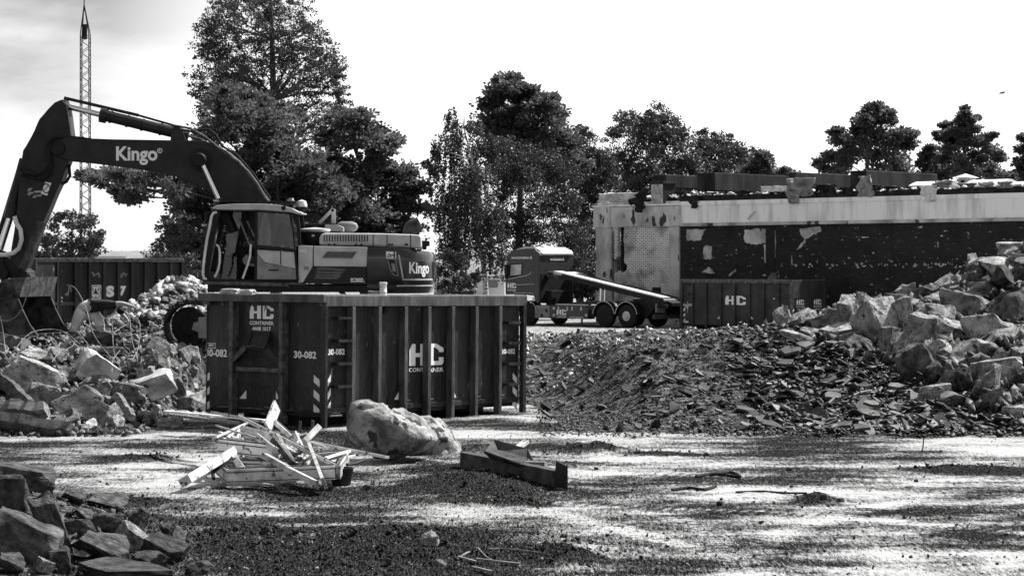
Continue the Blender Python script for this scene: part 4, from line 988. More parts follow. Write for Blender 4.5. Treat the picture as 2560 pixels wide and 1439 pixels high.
# lettering on the end wall (faces -x); reads towards smaller y
def el(txt, x0, y0, x1, y1, bold=.025):
    a0, z0 = ep(*crop(x0, y0)); a1, z1 = ep(*crop(x1, y1)); return lettering(txt, root, a0, z0, a1, z1, .136, bold=bold, axis='y')
a0, z0 = ep(*crop(422, 285)); a1, z1 = ep(*crop(600, 190)); hc_mark(root, a0, z0, a1, z1, .136, axis='y')
el('CONTAINER', 422, 330, 600, 306); el('4448 1017', 442, 374, 580, 347)
el('30-082', 96, 566, 257, 515, .03); el('30-082', 753, 578, 920, 530, .03)
def es(x0, y0, x1, y1, up):
    a0, z0 = ep(*crop(x0, y0)); a1, z1 = ep(*crop(x1, y1)); stripes(root, a0, a1, z0, z1, .136, 3, up, axis='y')
es(76, 988, 128, 675, True); es(903, 1020, 957, 697, False)
mb = MB()
for tri in (((350, 880), (402, 817), (402, 880)), ((622, 885), (622, 822), (638, 860), (638, 885))):
    pts = [ep(*crop(*q)) for q in tri]; mb.add([(.136, a, z) for a, z in pts], [tuple(range(len(pts)))])
mb.build('triangle_marking', M['white'], root)
a0, z0 = ep(*crop(103, 505)); a1, z1 = ep(*crop(172, 468)); mb = MB()
t = .012
for q in ((a0, a1, z0, z0+t), (a0, a1, z1-t, z1)): mb.add([(.136, q[0], q[2]), (.136, q[1], q[2]), (.136, q[1], q[3]), (.136, q[0], q[3])], [(0, 1, 2, 3)])
for aa in (a0, a1-t*(1 if a1 > a0 else -1)): mb.add([(.136, aa, z0), (.136, aa+t, z0), (.136, aa+t, z1), (.136, aa, z1)], [(0, 1, 2, 3)])
am = a0+(a1-a0)*.15; an = a0+(a1-a0)*.75; zm = z0+(z1-z0)*.45; mb.add([(.136, am, zm), (.136, an, zm), (.136, an-(an-am)*.1, z1-.03), (.136, am+(an-am)*.25, z1-.03)], [(0, 1, 2, 3)])
mb.build('type_plate', M['letter'], root)
# load inside: rubble just reaching the rim, and the pipe
g_ = np.random.default_rng(9); n = 1500; lx = g_.uniform(.2, LC-.2, n); ly = g_.uniform(.2, WC-.2, n); lz = 1.95+.25*fbm(lx*2, ly*2)+.03
c_, s_ = math.cos(PC.rz), math.sin(PC.rz); P_ = np.stack([O_[0]+lx*c_-ly*s_, O_[1]+lx*s_+ly*c_, lz-.013*lx], -1)
scatter('rubble', P_, g_.uniform(.08, .34, n), 'fine', tilt=2, seed=8, label='broken masonry filling the big container', cat='rubble')
k = (958-CX)/F
def incont(px, py, b, zoff=0):
    a, z = PC(px, py, b); v = Vector((a*c_-b*s_+O_[0], a*s_+b*c_+O_[1], z)); return v
p0 = incont(958, 736, .35); p1 = incont(957, 679, .35); mb = MB(); mb.lathe((0, 0, -.25), [(.062, 0), (.062, .25+.02), (.068, .27), (.068, .30), (.062, .31), (.062, .40), (.07, .41), (.07, .45), (.055, .455), (.05, .30)], 14)
mb.build('drain_pipe', M['clothw'], None, smooth=True, label='pale pipe stub standing upright on the rim of the big container', cat='pipe', loc=(p0.x, p0.y, p0.z+.02))
for (px, py, wpx, lab) in ((940, 733, 14, 'small white chip beside the pipe stub on the container rim'), (615, 730, 34, 'white plaster flake on the left of the container rim'), (575, 728, 40, 'pale plaster flake by the left rim corner of the container')):
    p = incont(px, py, .5 if px > 900 else .3); stone('plaster_flake', 'lblock', p, (wpx/135, .3, .09), (0, 0, PC.rz+.5), lab, 'plaster flake')

# ------------------------------------------------------------------ other containers
# right: 30-059, parallel to the ruin wall
OR = (7.47, 97.8, 0.0); PR = Pl(OR, (4.35, -4.3)); LR = math.hypot(4.35, 4.3); WR = 2.45; HR = 2.2
root = empty('waste_container', OR, PR.rz, 'grey ribbed container numbered 30-059 standing against the burnt wall', 'container')
cr5 = lambda x, y: (1460+x/3.128, 400+y/3.128)
fr = lambda x, y, b=0.0: PR(*cr5(x, y), b)
M_ = M['contfar']
MB().box(.05, LR-.05, .09, .12, .22, HR-.1).box(.05, LR-.05, WR-.12, WR-.09, .22, HR-.1).box(.06, .1, .12, WR-.12, .22, HR-.1).build('wall', M_, root)
MB().box(.1, LR-.1, .12, WR-.12, .16, .24).box(.2, LR-.1, .8, .95, 0, .16).box(.2, LR-.1, WR-.95, WR-.8, 0, .16).build('floor_frame', M['black'], root)
MB().box(-.02, LR, -.02, .12, HR-.15, HR).build('side_rail', M['contedge'], root, bevel=.01)
MB().box(-.02, LR, WR-.12, WR+.02, HR-.15, HR).build('side_rail', M['contedge'], root)
for x in (.0, LR-.12): MB().box(x, x+.12, .0, .12, .05, HR-.15).build('corner_post', M_, root, bevel=.008)
for xx in (845, 950, 1065, 1175, 1290, 1402, 1518):
    a, _ = fr(xx, 1100); MB().box(a-.04, a+.04, .0, .09, .05, HR-.152).build('rib', M_, root, bevel=.006)
for (xa, xb, ys_) in ((770, 820, (975, 1045)), (1560, 1612, (980, 1055, 1130, 1260))):
    for yy in ys_:
        a0, z = fr(xa, yy); a1, _ = fr(xb, yy); MB().box(a0, a1, -.0, .04, z-.03, z+.03).box(a0, a0+.03, .04, .09, z-.03, z+.03).box(a1-.03, a1, .04, .09, z-.03, z+.03).build('ladder_rung', M['cont'], root)
a0, z0 = fr(1095, 1130); a1, z1 = fr(1255, 1062); hc_mark(root, a0, z0, a1, z1, .086)
for (x0, x1) in ((763, 831), (1535, 1608)):
    a0, z0 = fr(x0, 1143+ (8 if x0 > 1000 else 0)); a1, z1 = fr(x1, 1123+(8 if x0 > 1000 else 0)); lettering('30-059', root, a0, z0, a1, z1, .086)
a0, z0 = fr(742, 1275); a1, z1 = fr(763, 1147); stripes(root, a0+.14, a1+.14, z0, z1, .086, 3, True)
a0, z0 = fr(1605, 1285); a1, z1 = fr(1622, 1160); stripes(root, a0-.06, a1, z0, z1, -.003, 3, False)
mb = MB()
for q in ((1033, 1240, 1050, 1218, 1050, 1240), (1296, 1242, 1296, 1220, 1316, 1242), (1472, 1090, 1472, 1077, 1486, 1083)):
    pts = [fr(q[i], q[i+1]) for i in (0, 2, 4)]; mb.add([(a, .086, z) for a, z in pts], [(0, 1, 2)])
a0, z0 = fr(765, 1270); a1, z1 = fr(808, 1258); mb.add([(a0, .086, z0), (a1, .086, z0), (a1, .086, z1), (a0, .086, z1)], [(0, 1, 2, 3)])
mb.build('triangle_marking', M['white'], root)
a, z = fr(812, 1105); mb = MB(); mb.tube([(a, -.03, z), (a+.02, -.03, z-.2), (a, -.03, z-.5)], .02, 6); mb.lathe((a, -.03, z-.25), [(.07, -.02), (.07, .02)], 10, 'y'); mb.build('latch_chain', M['hose'], root)
# doors at its right end (plane facing local +x)
PRd = Pl((OR[0]+LR*PR.d[0], OR[1]+LR*PR.d[1], 0), (-PR.d[1], PR.d[0]))
fd = lambda x, y: PRd(*cr5(x, y))
for i, (ya, yb) in enumerate(((.02, WR*.5-.012), (WR*.5+.012, WR-.02))):
    d = MB().box(LR, LR+.07, ya, yb, .14, HR-.02).build('door', M_, root, bevel=.01)
    mb = MB(); mb.box(LR+.07, LR+.10, ya+.08, yb-.08, 1.42, 1.5); mb.box(LR+.07, LR+.10, ya+.08, yb-.08, .78, .86); mb.box(LR+.07, LR+.10, ya+.06, ya+.12, .2, 2.1); mb.build('door_rib', M_, d)
    zc = 1.10; ym = (ya+yb)/2
    hc_mark(d, ym-.26, zc+.03, ym+.26, zc+.26, LR+.076, axis='y'); lettering('CONTAINER', d, ym-.3, zc-.08, ym+.3, zc-.02, LR+.076, axis='y')
    lettering('4448 1017', d, ym-.2, zc-.2, ym+.2, zc-.13, LR+.076, axis='y')
    mb = MB(); mb.add([(LR+.076, ym-.08, .5), (LR+.076, ym+.06, .5), (LR+.076, ym+.06, .72)], [(0, 1, 2)]); mb.build('triangle_marking', M['white'], d)
    yy = ya+.03 if i == 0 else yb-.13; stripes(d, yy, yy+.10, .3, 1.0, LR+.104, 4, i == 0, axis='y')
MB().box(LR, LR+.12, -.02, .02, .0, HR).build('door_post', M['contedge'], root)
# frayed cables hanging over the wall side of that container
mb = MB(); r = random.Random(3)
for i in range(9):
    a, z = PR(1930+i*2.2, 694, WR+.3); t_ = r.uniform(.25, .55); mb.tube([(a, 0, .0), (a-.04+i*.02, -.1, t_), (a-.15-.02*i, -.16, t_*.5-.1)], .012, 5)
a0, z0 = PR(1935, 694, WR+.3)
o = mb.build('cable_bundle', M['hose'], None, label='sheaf of pale frayed cables hanging at the wall over the 30-059 container', cat='cables'); v = Vector((OR[0]+a0*0, OR[1], 0))
o.rotation_euler = (0, 0, PR.rz); o.location = (OR[0]-PR.d[1]*(WR+.3), OR[1]+PR.d[0]*(WR+.3), HR-.12)
# far left container with emblem
OL = PX(140, 700, 66); OL = (OL.x, OL.y, .55); PLt = Pl(OL, (3.84+1.0, 3.2)); HL = 2.50
c7 = lambda x, y: (x/2.879, 620+y/2.879)
fl = lambda x, y, b=0.0: PLt(*c7(x, y), b)
LL = fl(1325, 200)[0]
root = empty('waste_container', OL, PLt.rz, 'long graffitied container at the far left with a round emblem on its side', 'container')
WL = 2.4
MB().box(0, LL, .1, .13, .1, HL-.1).box(0, LL, WL-.13, WL-.1, .1, HL-.1).box(LL-.1, LL-.06, .13, WL-.13, .1, HL-.1).build('wall', M['cont'], root)
MB().box(-.02, LL, -.02, .14, HL-.12, HL).box(-.02, LL, WL-.14, WL, HL-.12, HL).box(LL-.12, LL, .14, WL-.14, HL-.12, HL-.004).build('top_rail', M['contedge'], root, bevel=.01)
MB().box(0, LL, .04, .1, HL-1.42, HL-1.32).build('waist_rail', M['contedge'], root)
MB().box(0, LL, .1, WL-.1, 0, .1).build('floor_frame', M['black'], root)
for xx in (430, 548, 650, 755, 858, 955, 1052, 1143, 1235, 1318):
    a, _ = fl(xx, 150); MB().box(a-.05, a+.05, .0, .1, .05, HL-.12).build('rib', M['cont'], root, bevel=.008)
# swung-open door towards the left
OD = Vector(OL); dl = PX(82, 700, 64.6); MBd = MB(); v = Vector((dl.x-OL[0], dl.y-OL[1], 0)); ca = math.atan2(v.y, v.x)-PLt.rz; LD = v.length
d = MBd.box(0, LD, -.04, .04, .05, HL).build('door', M['cont'], root, bevel=.01); d.rotation_euler = (0, 0, ca)
mb = MB(); [mb.box(x, x+.08, .04, .09, .1, HL-.05) for x in (0.01, LD-.09)]; mb.box(.1, LD-.1, .04, .09, HL-.12, HL-.04); mb.box(.1, LD-.1, .04, .09, 1.1, 1.18); mb.build('door_frame', M['cont'], d)
mb = MB(); r = random.Random(5)
def scrawl(parent, u0, z0, u1, z1, y, seed, n=9, wd=.03):
    r = random.Random(seed); mb = MB(); pts = [(u0+(u1-u0)*i/n, y, r.uniform(z0, z1)) for i in range(n+1)]
    sm = []
    for i in range(n):
        for t in (0, .25, .5, .75): 
            p = Vector(pts[i]).lerp(Vector(pts[i+1]), t); p.z += math.sin(t*math.pi)*.04; sm.append(p)
    for a, b in zip(sm, sm[1:]):
        mb.add([(a.x-wd/2, y, a.z), (a.x+wd/2, y, a.z+wd*.5), (b.x+wd/2, y, b.z+wd*.5), (b.x-wd/2, y, b.z)], [(0, 1, 2, 3)])
    return mb.build('graffiti', M['hose'], parent)
for sx0, sx1, sy0, sy1, sd_ in ((663, 733, 218, 175, 1), (865, 928, 215, 180, 2), (1238, 1292, 222, 195, 3), (478, 522, 355, 270, 4)):
    a0, z0 = fl(sx0, sy0); a1, z1 = fl(sx1, sy1); scrawl(root, a0, z0, a1, z1, .096, sd_)
scrawl(d, .15, .3, LD*.75, 1.3, -.046, 6, 12, .05)
# round emblem: white square, dark ring, three blades, letters S A O
a0, z0 = fl(657, 368); a1, z1 = fl(738, 265); cxm, czm = (a0+a1)/2, (z0+z1)/2; hw = (a1-a0)/2; hh_ = (z1-z0)/2
mb = MB(); mb.add([(a0, .094, z0), (a1, .094, z0), (a1, .094, z1), (a0, .094, z1)], [(0, 1, 2, 3)]); emb = mb.build('emblem_panel', M['white'], root)
mb = MB(); n = 36
ring = [(cxm+math.cos(2*math.pi*i/n)*hw*q, .090, czm+math.sin(2*math.pi*i/n)*hh_*q) for q in (.93, .84) for i in range(n)]
mb.add(ring, [(i, (i+1) % n, n+(i+1) % n, n+i) for i in range(n)])
for k_ in range(3):
    th = math.pi/2+k_*2*math.pi/3; tip = (cxm+math.cos(th)*hw*.72, .090, czm+math.sin(th)*hh_*.72); w1 = (cxm+math.cos(th+1.15)*hw*.2, .090, czm+math.sin(th+1.15)*hh_*.2); w2 = (cxm+math.cos(th-1.15)*hw*.2, .090, czm+math.sin(th-1.15)*hh_*.2)
    mb.add([(cxm, .090, czm), w1, tip, w2], [(0, 1, 2, 3)])
mb.build('emblem', M['black'], emb)
lettering('S', emb, cxm-hw*.62, czm+hh_*.1, cxm-hw*.3, czm+hh_*.5, .089, m='black'); lettering('A', emb, cxm+hw*.3, czm+hh_*.1, cxm+hw*.64, czm+hh_*.5, .089, m='black'); lettering('O', emb, cxm-hw*.16, czm-hh_*.78, cxm+hw*.16, czm-hh_*.4, .089, m='black')
a0, z0 = fl(770, 352); a1, z1 = fl(832, 270); lettering('S', root, a0, z0, a1, z1, .096, bold=.07)
a0, z0 = fl(868, 345); a1, z1 = fl(918, 272); lettering('7', root, a0, z0, a1, z1, .096, bold=.07)
a0, z0 = fl(1240, 244); a1, z1 = fl(1288, 230); lettering('29170L', root, a0, z0, a1, z1, .096)
a0, z0 = fl(442, 395); a1, z1 = fl(460, 340); stripes(root, a0, a1, z0, z1, .096, 2, False)
# ------------------------------------------------------------------ excavator
XO = PX(520, 868, 48.7); XO = (XO.x, 48.7, 1.02)
PXC = Pl(XO, (1, 0))
def E(px, py, b=0.0): return PXC(px, py, b)
def E3(px, py, b=0.0): return PXC.p3(px, py, b)
def q1(x, y): return (x/2.399, 200+y/2.399)
def q2(x, y): return (480+x/3.997, 440+y/3.997)
def e1(pts, b=0.0): return [E(*q1(*p), b) for p in pts]
def e2(pts, b=0.0): return [E(*q2(*p), b) for p in pts]
ex_ = empty('excavator', XO, 0, 'large tracked excavator with dark boom and pale cab, its bucket resting at the left', 'excavator')
NS = -1.5                                  # near side plane of the upper body
# boom
bm_ = e1([(378,385),(395,350),(432,340),(480,352),(690,360),(1050,366),(1200,368),(1250,374),(1300,392),(1370,430),(1440,488),(1500,548),(1550,615),(1600,700),(1660,800),(1640,960),(1520,960),(1440,860),
          (1350,745),(1290,690),(1230,650),(1150,612),(1050,577),(900,546),(700,518),(560,500),(420,486),(366,466),(352,420)])
boom = MB().prism(bm_, -.32, .32).build('boom', M['boom'], ex_, bevel=.02)
lettering('Kingo', boom, *E(*q1(696, 510), -.33), *E(*q1(944, 398), -.33), -.325, bold=.03)
mb = MB(); c = E3(*q1(958, 424), -.33); n = 20; mb.add([(c.x+math.cos(2*math.pi*i/n)*q, -.325, c.z+math.sin(2*math.pi*i/n)*q) for q in (.058, .045) for i in range(n)], [(i, (i+1)%n, n+(i+1)%n, n+i) for i in range(n)]); lettering('R', boom, c.x-.022, c.z-.028, c.x+.022, c.z+.028, -.325); mb.build('trade_mark_ring', M['letter'], boom)
c = E3(*q1(366, 415)); mb = MB(); mb.lathe((c.x, -.36, c.z), [(.0, -.02), (.15, -.02), (.16, 0), (.16, .72), (.15, .74), (0, .74)], 20, 'y'); mb.build('pivot_pin', M['black'], boom, smooth=True)
c = E3(*q1(1216, 485)); mb = MB(); mb.lathe((c.x, -.58, c.z), [(0, -.02), (.13, -.02), (.15, 0), (.15, .26)], 20, 'y'); mb.lathe((c.x, -.345, c.z), [(.26, 0), (.26, .02)], 24, 'y'); mb.build('cylinder_pin', M['black'], boom, smooth=True)
# boom cylinders
for sgn in (-1, 1):
    b = sgn*.46; mb = MB(); mb.tube([E3(*q1(1222, 490), 0)+Vector((0, b, 0)), E3(*q1(1330, 720), 0)+Vector((0, b, 0))], .052, 12); mb.build('boom_cylinder_rod', M['chrome'] if sgn < 0 else M['black'], ex_, smooth=True)
    mb = MB(); mb.tube([E3(*q1(1328, 716), 0)+Vector((0, b, 0)), E3(*q1(1420, 920), 0)+Vector((0, b, 0))], .11, 14); mb.build('boom_cylinder', M['boom'], ex_, smooth=True)
# stick
st_ = e1([(388,122),(372,126),(340,140),(300,180),(275,210),(250,238),(238,262),(218,310),(200,345),(172,395),(152,425),(148,450),(136,520),(126,640),(118,760),(100,900),(82,1010),(78,1060),(92,1130),(128,1165),(165,1150),
          (185,1090),(215,1020),(262,880),(300,790),(342,690),(380,610),(420,500),(445,430),(440,340),(432,290),(424,220),(412,150),(402,124)])
stick = MB().prism(st_, -.24, .24).build('stick', M['boom'], ex_, bevel=.02)
side = e1([(262,236),(272,300),(290,360),(330,395),(415,395),(440,340),(424,220),(412,150),(390,130),(345,146),(300,190)]); MB().prism(side, -.275, .275).build('stick_cheek', M['boom'], stick, bevel=.01)
mb = MB()
for i in range(5):
    o_ = i*13; mb.tube([E3(*q1(232+o_*.75, 842+o_*.3), -.26), E3(*q1(195+o_*.6, 930+o_*.3), -.265), E3(*q1(118+o_*.72, 1130+o_*.1), -.26)], .016, 6)
mb.build('guard_bars', M['contedge'], stick)
mb = MB(); mb.prism([E(*q1(*p), -.25) for p in ((272,610),(308,618),(282,694),(245,680))], -.246, -.243); dec = mb.build('warning_label', M['white'], stick)
mb = MB(); c = E3(*q1(277, 650), -.25)
n = 20; ring = [(c.x+math.cos(2*math.pi*i/n)*.09*q, -.2475, c.z+math.sin(2*math.pi*i/n)*.11*q) for q in (1, .78) for i in range(n)]; mb.add(ring, [(i, (i+1)%n, n+(i+1)%n, n+i) for i in range(n)])
mb.add([(c.x-.07, -.2475, c.z-.05), (c.x-.05, -.2475, c.z-.05), (c.x+.07, -.2475, c.z+.07), (c.x+.05, -.2475, c.z+.08)], [(0,1,2,3)]); mb.build('warning_symbol', M['black'], dec)
mb = MB(); r = random.Random(4)
for i in range(7):
    a, z = E(*q1(155+r.uniform(0, 50), 660+i*8), -.25); mb.add([(a, -.245, z), (a+r.uniform(.05, .2), -.245, z+.01), (a+r.uniform(.05, .2), -.245, z+.05), (a+.01, -.245, z+.04)], [(0,1,2,3)])
mb.build('paint_patch', M['hose'], stick)
# stick cylinder on top of the boom
mb = MB(); mb.tube([E3(*q1(398, 158)), E3(*q1(610, 210))], .062, 12); mb.build('stick_cylinder_rod', M['chrome'], ex_, smooth=True)
mb = MB(); mb.tube([E3(*q1(603, 208)), E3(*q1(640, 216))], .17, 16); mb.tube([E3(*q1(636, 215)), E3(*q1(1075, 322))], .125, 16); mb.tube([E3(*q1(1060, 318)), E3(*q1(1130, 336))], .10, 12)
for t in (660, 760, 850, 960): mb.tube([E3(*q1(t, 216+(t-636)*.244)), E3(*q1(t+10, 218.5+(t-636)*.244))], .14, 16)
mb.build('stick_cylinder', M['boom'], ex_, smooth=True)
for b_ in (-.22, .16): MB().prism(e1([(1040,290),(1075,275),(1100,300),(1125,365),(1030,370)]), b_, b_+.06).build('cylinder_bracket', M['boom'], boom, bevel=.01)
mb = MB(); mb.beam(E3(*q1(385, 108)), E3(*q1(830, 212)), .06, .07); mb.beam(E3(*q1(830, 212)), E3(*q1(1052, 275)), .05, .05)
mb.beam(E3(*q1(398, 112)), E3(*q1(398, 140)), .3, .05); mb.build('feed_pipe', M['boom'], ex_)
# hoses over the boom
hs = [[(1050,282),(1150,300),(1240,350),(1330,425),(1440,500),(1530,610),(1600,720)], [(1070,300),(1180,322),(1260,368),(1380,455),(1480,560),(1580,715)], [(1210,372),(1290,405),(1390,480),(1480,590),(1560,715)],
      [(1150,308),(1250,300),(1290,330),(1330,400),(1420,455),(1520,570),(1620,718)], [(1090,330),(1200,360),(1300,410),(1420,520),(1500,620),(1545,700)]]
for i, h in enumerate(hs):
    off = -.30+.11*i
    mb = MB(); pts = [E3(*q1(*p))+Vector((0, off, .02)) for p in h]; fine_ = []
    for a, b in zip(pts, pts[1:]): fine_ += [a.lerp(b, t) for t in (0, .5)]
    fine_.append(pts[-1]); mb.tube(fine_, .026, 7); mb.build('hydraulic_hose', M['rubber'] if i in (1, 3) else M['contedge'], boom, smooth=True)
for h, rad, m_, b in (([(380,345),(340,350),(318,370),(300,410),(305,470),(325,520),(310,570),(270,600),(200,585),(150,572)], .04, 'rubber', -.36),
                   ([(330,390),(312,430),(318,500),(290,545),(230,575),(180,555),(135,525)], .035, 'rubber', -.40), ([(395,470),(420,520),(425,575),(405,610),(378,625)], .035, 'rubber', -.1),
                   ([(108,820),(120,860),(145,900),(150,960),(135,1010),(100,1038),(60,1048),(20,1048)], .05, 'clothw', -.35), ([(350,352),(420,344),(500,350),(570,362)], .022, 'rubber', -.3)):
    pts = [E3(*q1(*p))+Vector((0, b, 0)) for p in h]; mb = MB(); mb.tube(pts, rad, 8); mb.build('hydraulic_hose', M[m_], stick, smooth=True)
# bucket cylinder and linkage
mb = MB(); mb.tube([E3(*q1(148, 478), -.05), E3(*q1(70, 770), -.05)], .12, 14); mb.tube([E3(*q1(80, 745), -.05), E3(*q1(62, 830), -.05)], .15, 14); mb.build('bucket_cylinder', M['boom'], ex_, smooth=True)
mb = MB(); mb.tube([E3(*q1(62, 820), -.05), E3(*q1(0, 1015), -.05)], .075, 12); mb.build('bucket_cylinder_rod', M['chrome'], ex_, smooth=True)
mb = MB(); mb.tube([E3(*q1(132, 470), .1), E3(*q1(20, 840), .1)], .05, 8); mb.tube([E3(*q1(20, 840), .1), E3(*q1(-20, 960), .1)], .05, 8); mb.build('feed_pipe', M['boom'], ex_)
mb = MB()
for b in (-.34, .28):
    mb.prism(e1([(-30,1010),(20,1030),(60,1140),(70,1180),(30,1190),(-10,1100)]), b, b+.06); mb.prism(e1([(0,1040),(-60,1090),(-60,1130),(20,1080)]), b, b+.05)
mb.build('bucket_link', M['black'], ex_, bevel=.01)
mb = MB(); mb.prism(e1([(60,1060),(120,1130),(175,1130),(200,1180),(195,1215),(30,1215),(10,1150),(30,1090)]), -.26, .26); c = E3(*q1(38, 1160)); mb.lathe((c.x, -.42, c.z), [(0, 0), (.13, 0), (.13, .84), (0, .84)], 16, 'y')
c = E3(*q1(168, 1160)); mb.lathe((c.x, -.42, c.z), [(0, 0), (.08, 0), (.08, .84), (0, .84)], 14, 'y'); mb.build('quick_coupler', M['black'], ex_, bevel=.01)
# bucket: near cheek, far cheek, curved shell; opening faces the worker
def r2(x, y): return (x/2.879, 620+y/2.879)
nb, fb = -.86, .86
shellpx = [(118,330),(90,260),(50,215),(0,235),(-60,300),(-110,400),(-120,520),(-70,600),(20,640),(120,648),(285,630)]
front = [(130,365),(160,440),(215,545),(290,628)]
near = [E(*r2(x, y), nb) for x, y in shellpx]+[E(*r2(x, y), nb) for x, y in front[::-1][1:]]
outer = [E(*r2(x, y), nb) for x, y in shellpx]
MB().prism(near, nb, nb+.05).build('bucket_cheek', M['rust'], ex_, bevel=.006); MB().prism(near, fb-.05, fb).build('bucket_cheek', M['rust'], ex_, bevel=.006)
mb = MB(); n = len(outer)
cxm = sum(p[0] for p in outer)/n; czm = sum(p[1] for p in outer)/n
inn = [(p[0]+(cxm-p[0])*.07, p[1]+(czm-p[1])*.07) for p in outer]
for i in range(n-1):
    a, b2, c2, d2 = outer[i], outer[i+1], inn[i+1], inn[i]
    mb.add([(a[0], nb+.05, a[1]), (b2[0], nb+.05, b2[1]), (c2[0], nb+.05, c2[1]), (d2[0], nb+.05, d2[1]), (a[0], fb-.05, a[1]), (b2[0], fb-.05, b2[1]), (c2[0], fb-.05, c2[1]), (d2[0], fb-.05, d2[1])],
           [(0,3,2,1),(4,5,6,7),(0,1,5,4),(1,2,6,5),(2,3,7,6),(3,0,4,7)])
mb.build('bucket_shell', M['rust'], ex_)
mb = MB(); a = E(*r2(118, 335), nb); b2 = E(*r2(60, 215), nb); mb.prism([a, (a[0]+.06, a[1]-.05), (b2[0]+.35, b2[1]+.02), b2], nb+.02, fb-.02); mb.build('bucket_top_plate', M['contedge'], ex_)
for i in range(5):
    yb_ = nb+.12+i*(fb-nb-.24)/4; a = E(*r2(285, 630), nb); mb = MB(); mb.box(a[0]-.05, a[0]+.12, yb_-.05, yb_+.05, a[1]-.02, a[1]+.05); mb.build('bucket_tooth', M['contedge'], ex_, bevel=.01)
c = E3(*r2(48, 320), nb); mb = MB(); mb.lathe((c.x, nb-.03, c.z), [(0, 0), (.15, 0), (.15, .05)], 20, 'y'); mb.build('bucket_boss', M['rust'], ex_, smooth=True)

pv = Vector((E(*r2(160, 440), nb)[0], nb, 0)); th_ = math.radians(-13); Rz_ = Matrix.Rotation(th_, 3, 'Z')
for o in list(ex_.children):
    if o.name.split('.')[0] in ('bucket_cheek', 'bucket_shell', 'bucket_top_plate', 'bucket_tooth', 'bucket_boss'):
        o.rotation_euler = (0, 0, th_); o.location = pv-Rz_ @ pv
# undercarriage: two tracks
def track(b0, b1, near=True):
    zt_, zb_ = 1.0, 0.0; x0 = E(412, 800, b0)[0]+.5; x1 = x0+3.9; rr = .5; loop = []
    for i in range(13): th = math.pi/2+math.pi*i/12; loop.append((x0+math.cos(th)*rr, .5+math.sin(th)*rr))
    for i in range(13): th = -math.pi/2+math.pi*i/12; loop.append((x1+math.cos(th)*rr, .5+math.sin(th)*rr))
    tr_ = MB()
    pts = loop+[loop[0]]; L_ = 0; segs = []
    for a, b in zip(pts, pts[1:]): l = math.hypot(b[0]-a[0], b[1]-a[1]); segs.append((a, b, L_, l)); L_ += l
    N_ = 54
    for k in range(N_):
        t = L_*k/N_
        for a, b, s0, l in segs:
            if s0 <= t <= s0+l:
                u = (t-s0)/max(l, 1e-6); c = Vector((a[0]+(b[0]-a[0])*u, 0, a[1]+(b[1]-a[1])*u)); d_ = Vector((b[0]-a[0], 0, b[1]-a[1])).normalized(); nrm = Vector((d_.z, 0, -d_.x))
                w_ = L_/N_*.46
                vs = []
                for yy in (b0, b1):
                    for sx_, hz in ((-w_, -.02), (w_, -.02), (w_, .03), (w_*.2, .03), (w_*.1, .07), (-w_*.2, .07), (-w_*.3, .03), (-w_, .03)):
                        p = c+d_*sx_+nrm*hz; vs.append((p.x, yy, p.z))
                tr_.add(vs, [tuple(range(8)), tuple(range(15, 7, -1))]+[(i, i+8, (i+1)%8+8, (i+1)%8) for i in range(8)]); break
    t = tr_.build('track', M['black'], ex_)
    mb = MB(); mb.lathe((x0, b0+.12, .5), [(.0, 0), (.16, 0), (.2, .04), (.38, .04), (.38, .3), (0, .3)], 24, 'y'); mb.build('idler_wheel', M['inner'], t, smooth=True)
    mb = MB(); mb.lathe((x1, b0+.12, .5), [(.0, 0), (.16, 0), (.2, .04), (.40, .04), (.40, .3), (0, .3)], 18, 'y'); mb.build('drive_sprocket', M['rust'], t)
    for i in range(8): mb = MB(); mb.lathe((x0+.55+i*.4, b0+.15, .18), [(0, 0), (.13, 0), (.13, .3), (0, .3)], 12, 'y'); mb.build('track_roller', M['black'], t)
    mb = MB(); mb.box(x0+.2, x1-.3, b0+.08, b1-.08, .26, .72); mb.prism([(x0+.05, .45), (x0+.5, .26), (x0+.5, .72), (x0+.1, .6)], b0+.1, b1-.1); mb.build('track_frame', M['midgrey'], t, bevel=.02)
track(-1.72, -1.12); track(1.12, 1.72)
xm = E(700, 800)[0]
MB().box(xm-1.3, xm+1.3, -1.1, 1.1, .45, .95).build('undercarriage_frame', M['black'], ex_, bevel=.03)
mb = MB(); mb.lathe((xm, 0, .95), [(0, 0), (.75, 0), (.75, .12), (.7, .14), (0, .14)], 28); mb.build('slew_ring', M['black'], ex_)

# upper body
xr = E(*q2(1750, 900), NS)[0]
zb = E(*q2(1400, 1085), NS)[1]; zplat = E(*q2(1400, 1160), NS)[1]
MB().box(E(*q2(150, 1100), NS)[0], xr+.3, NS+.06, -NS-.06, zb-.16, zb-.01).build('turntable_frame', M['black'], ex_, bevel=.01)
a_, z_ = E(*q2(108, 1055), NS)
mb = MB(); mb.prism(e2([(108,1050),(1100,1066),(1100,1082),(960,1085),(972,1112),(940,1106),(820,1100),(110,1082)], NS), NS, NS+1.1); mb.build('step_plate', M['contedge'], ex_, bevel=.008)
body = MB().prism(e2([(1060,692),(1215,696),(1755,712),(1750,1085),(1060,1068)], NS), NS+.03, -NS-.1).build('engine_housing', M['black'], ex_)
pa = MB().prism(e2([(1062,692),(1207,697),(1204,905),(1108,1064),(1062,1064)], NS), NS, NS+.06).build('side_door', M['yellow'], ex_, bevel=.012)
lettering('VO', pa, *E(*q2(1064, 762), NS), *E(*q2(1146, 732), NS), NS-.004, bold=.03)
mb = MB(); pts = e2([(1117,900),(1168,900),(1168,938),(1117,938)], NS); mb.add([(a, NS-.003, z) for a, z in pts], [(0,1,2,3)]); mb.build('type_plate', M['midgrey'], pa)
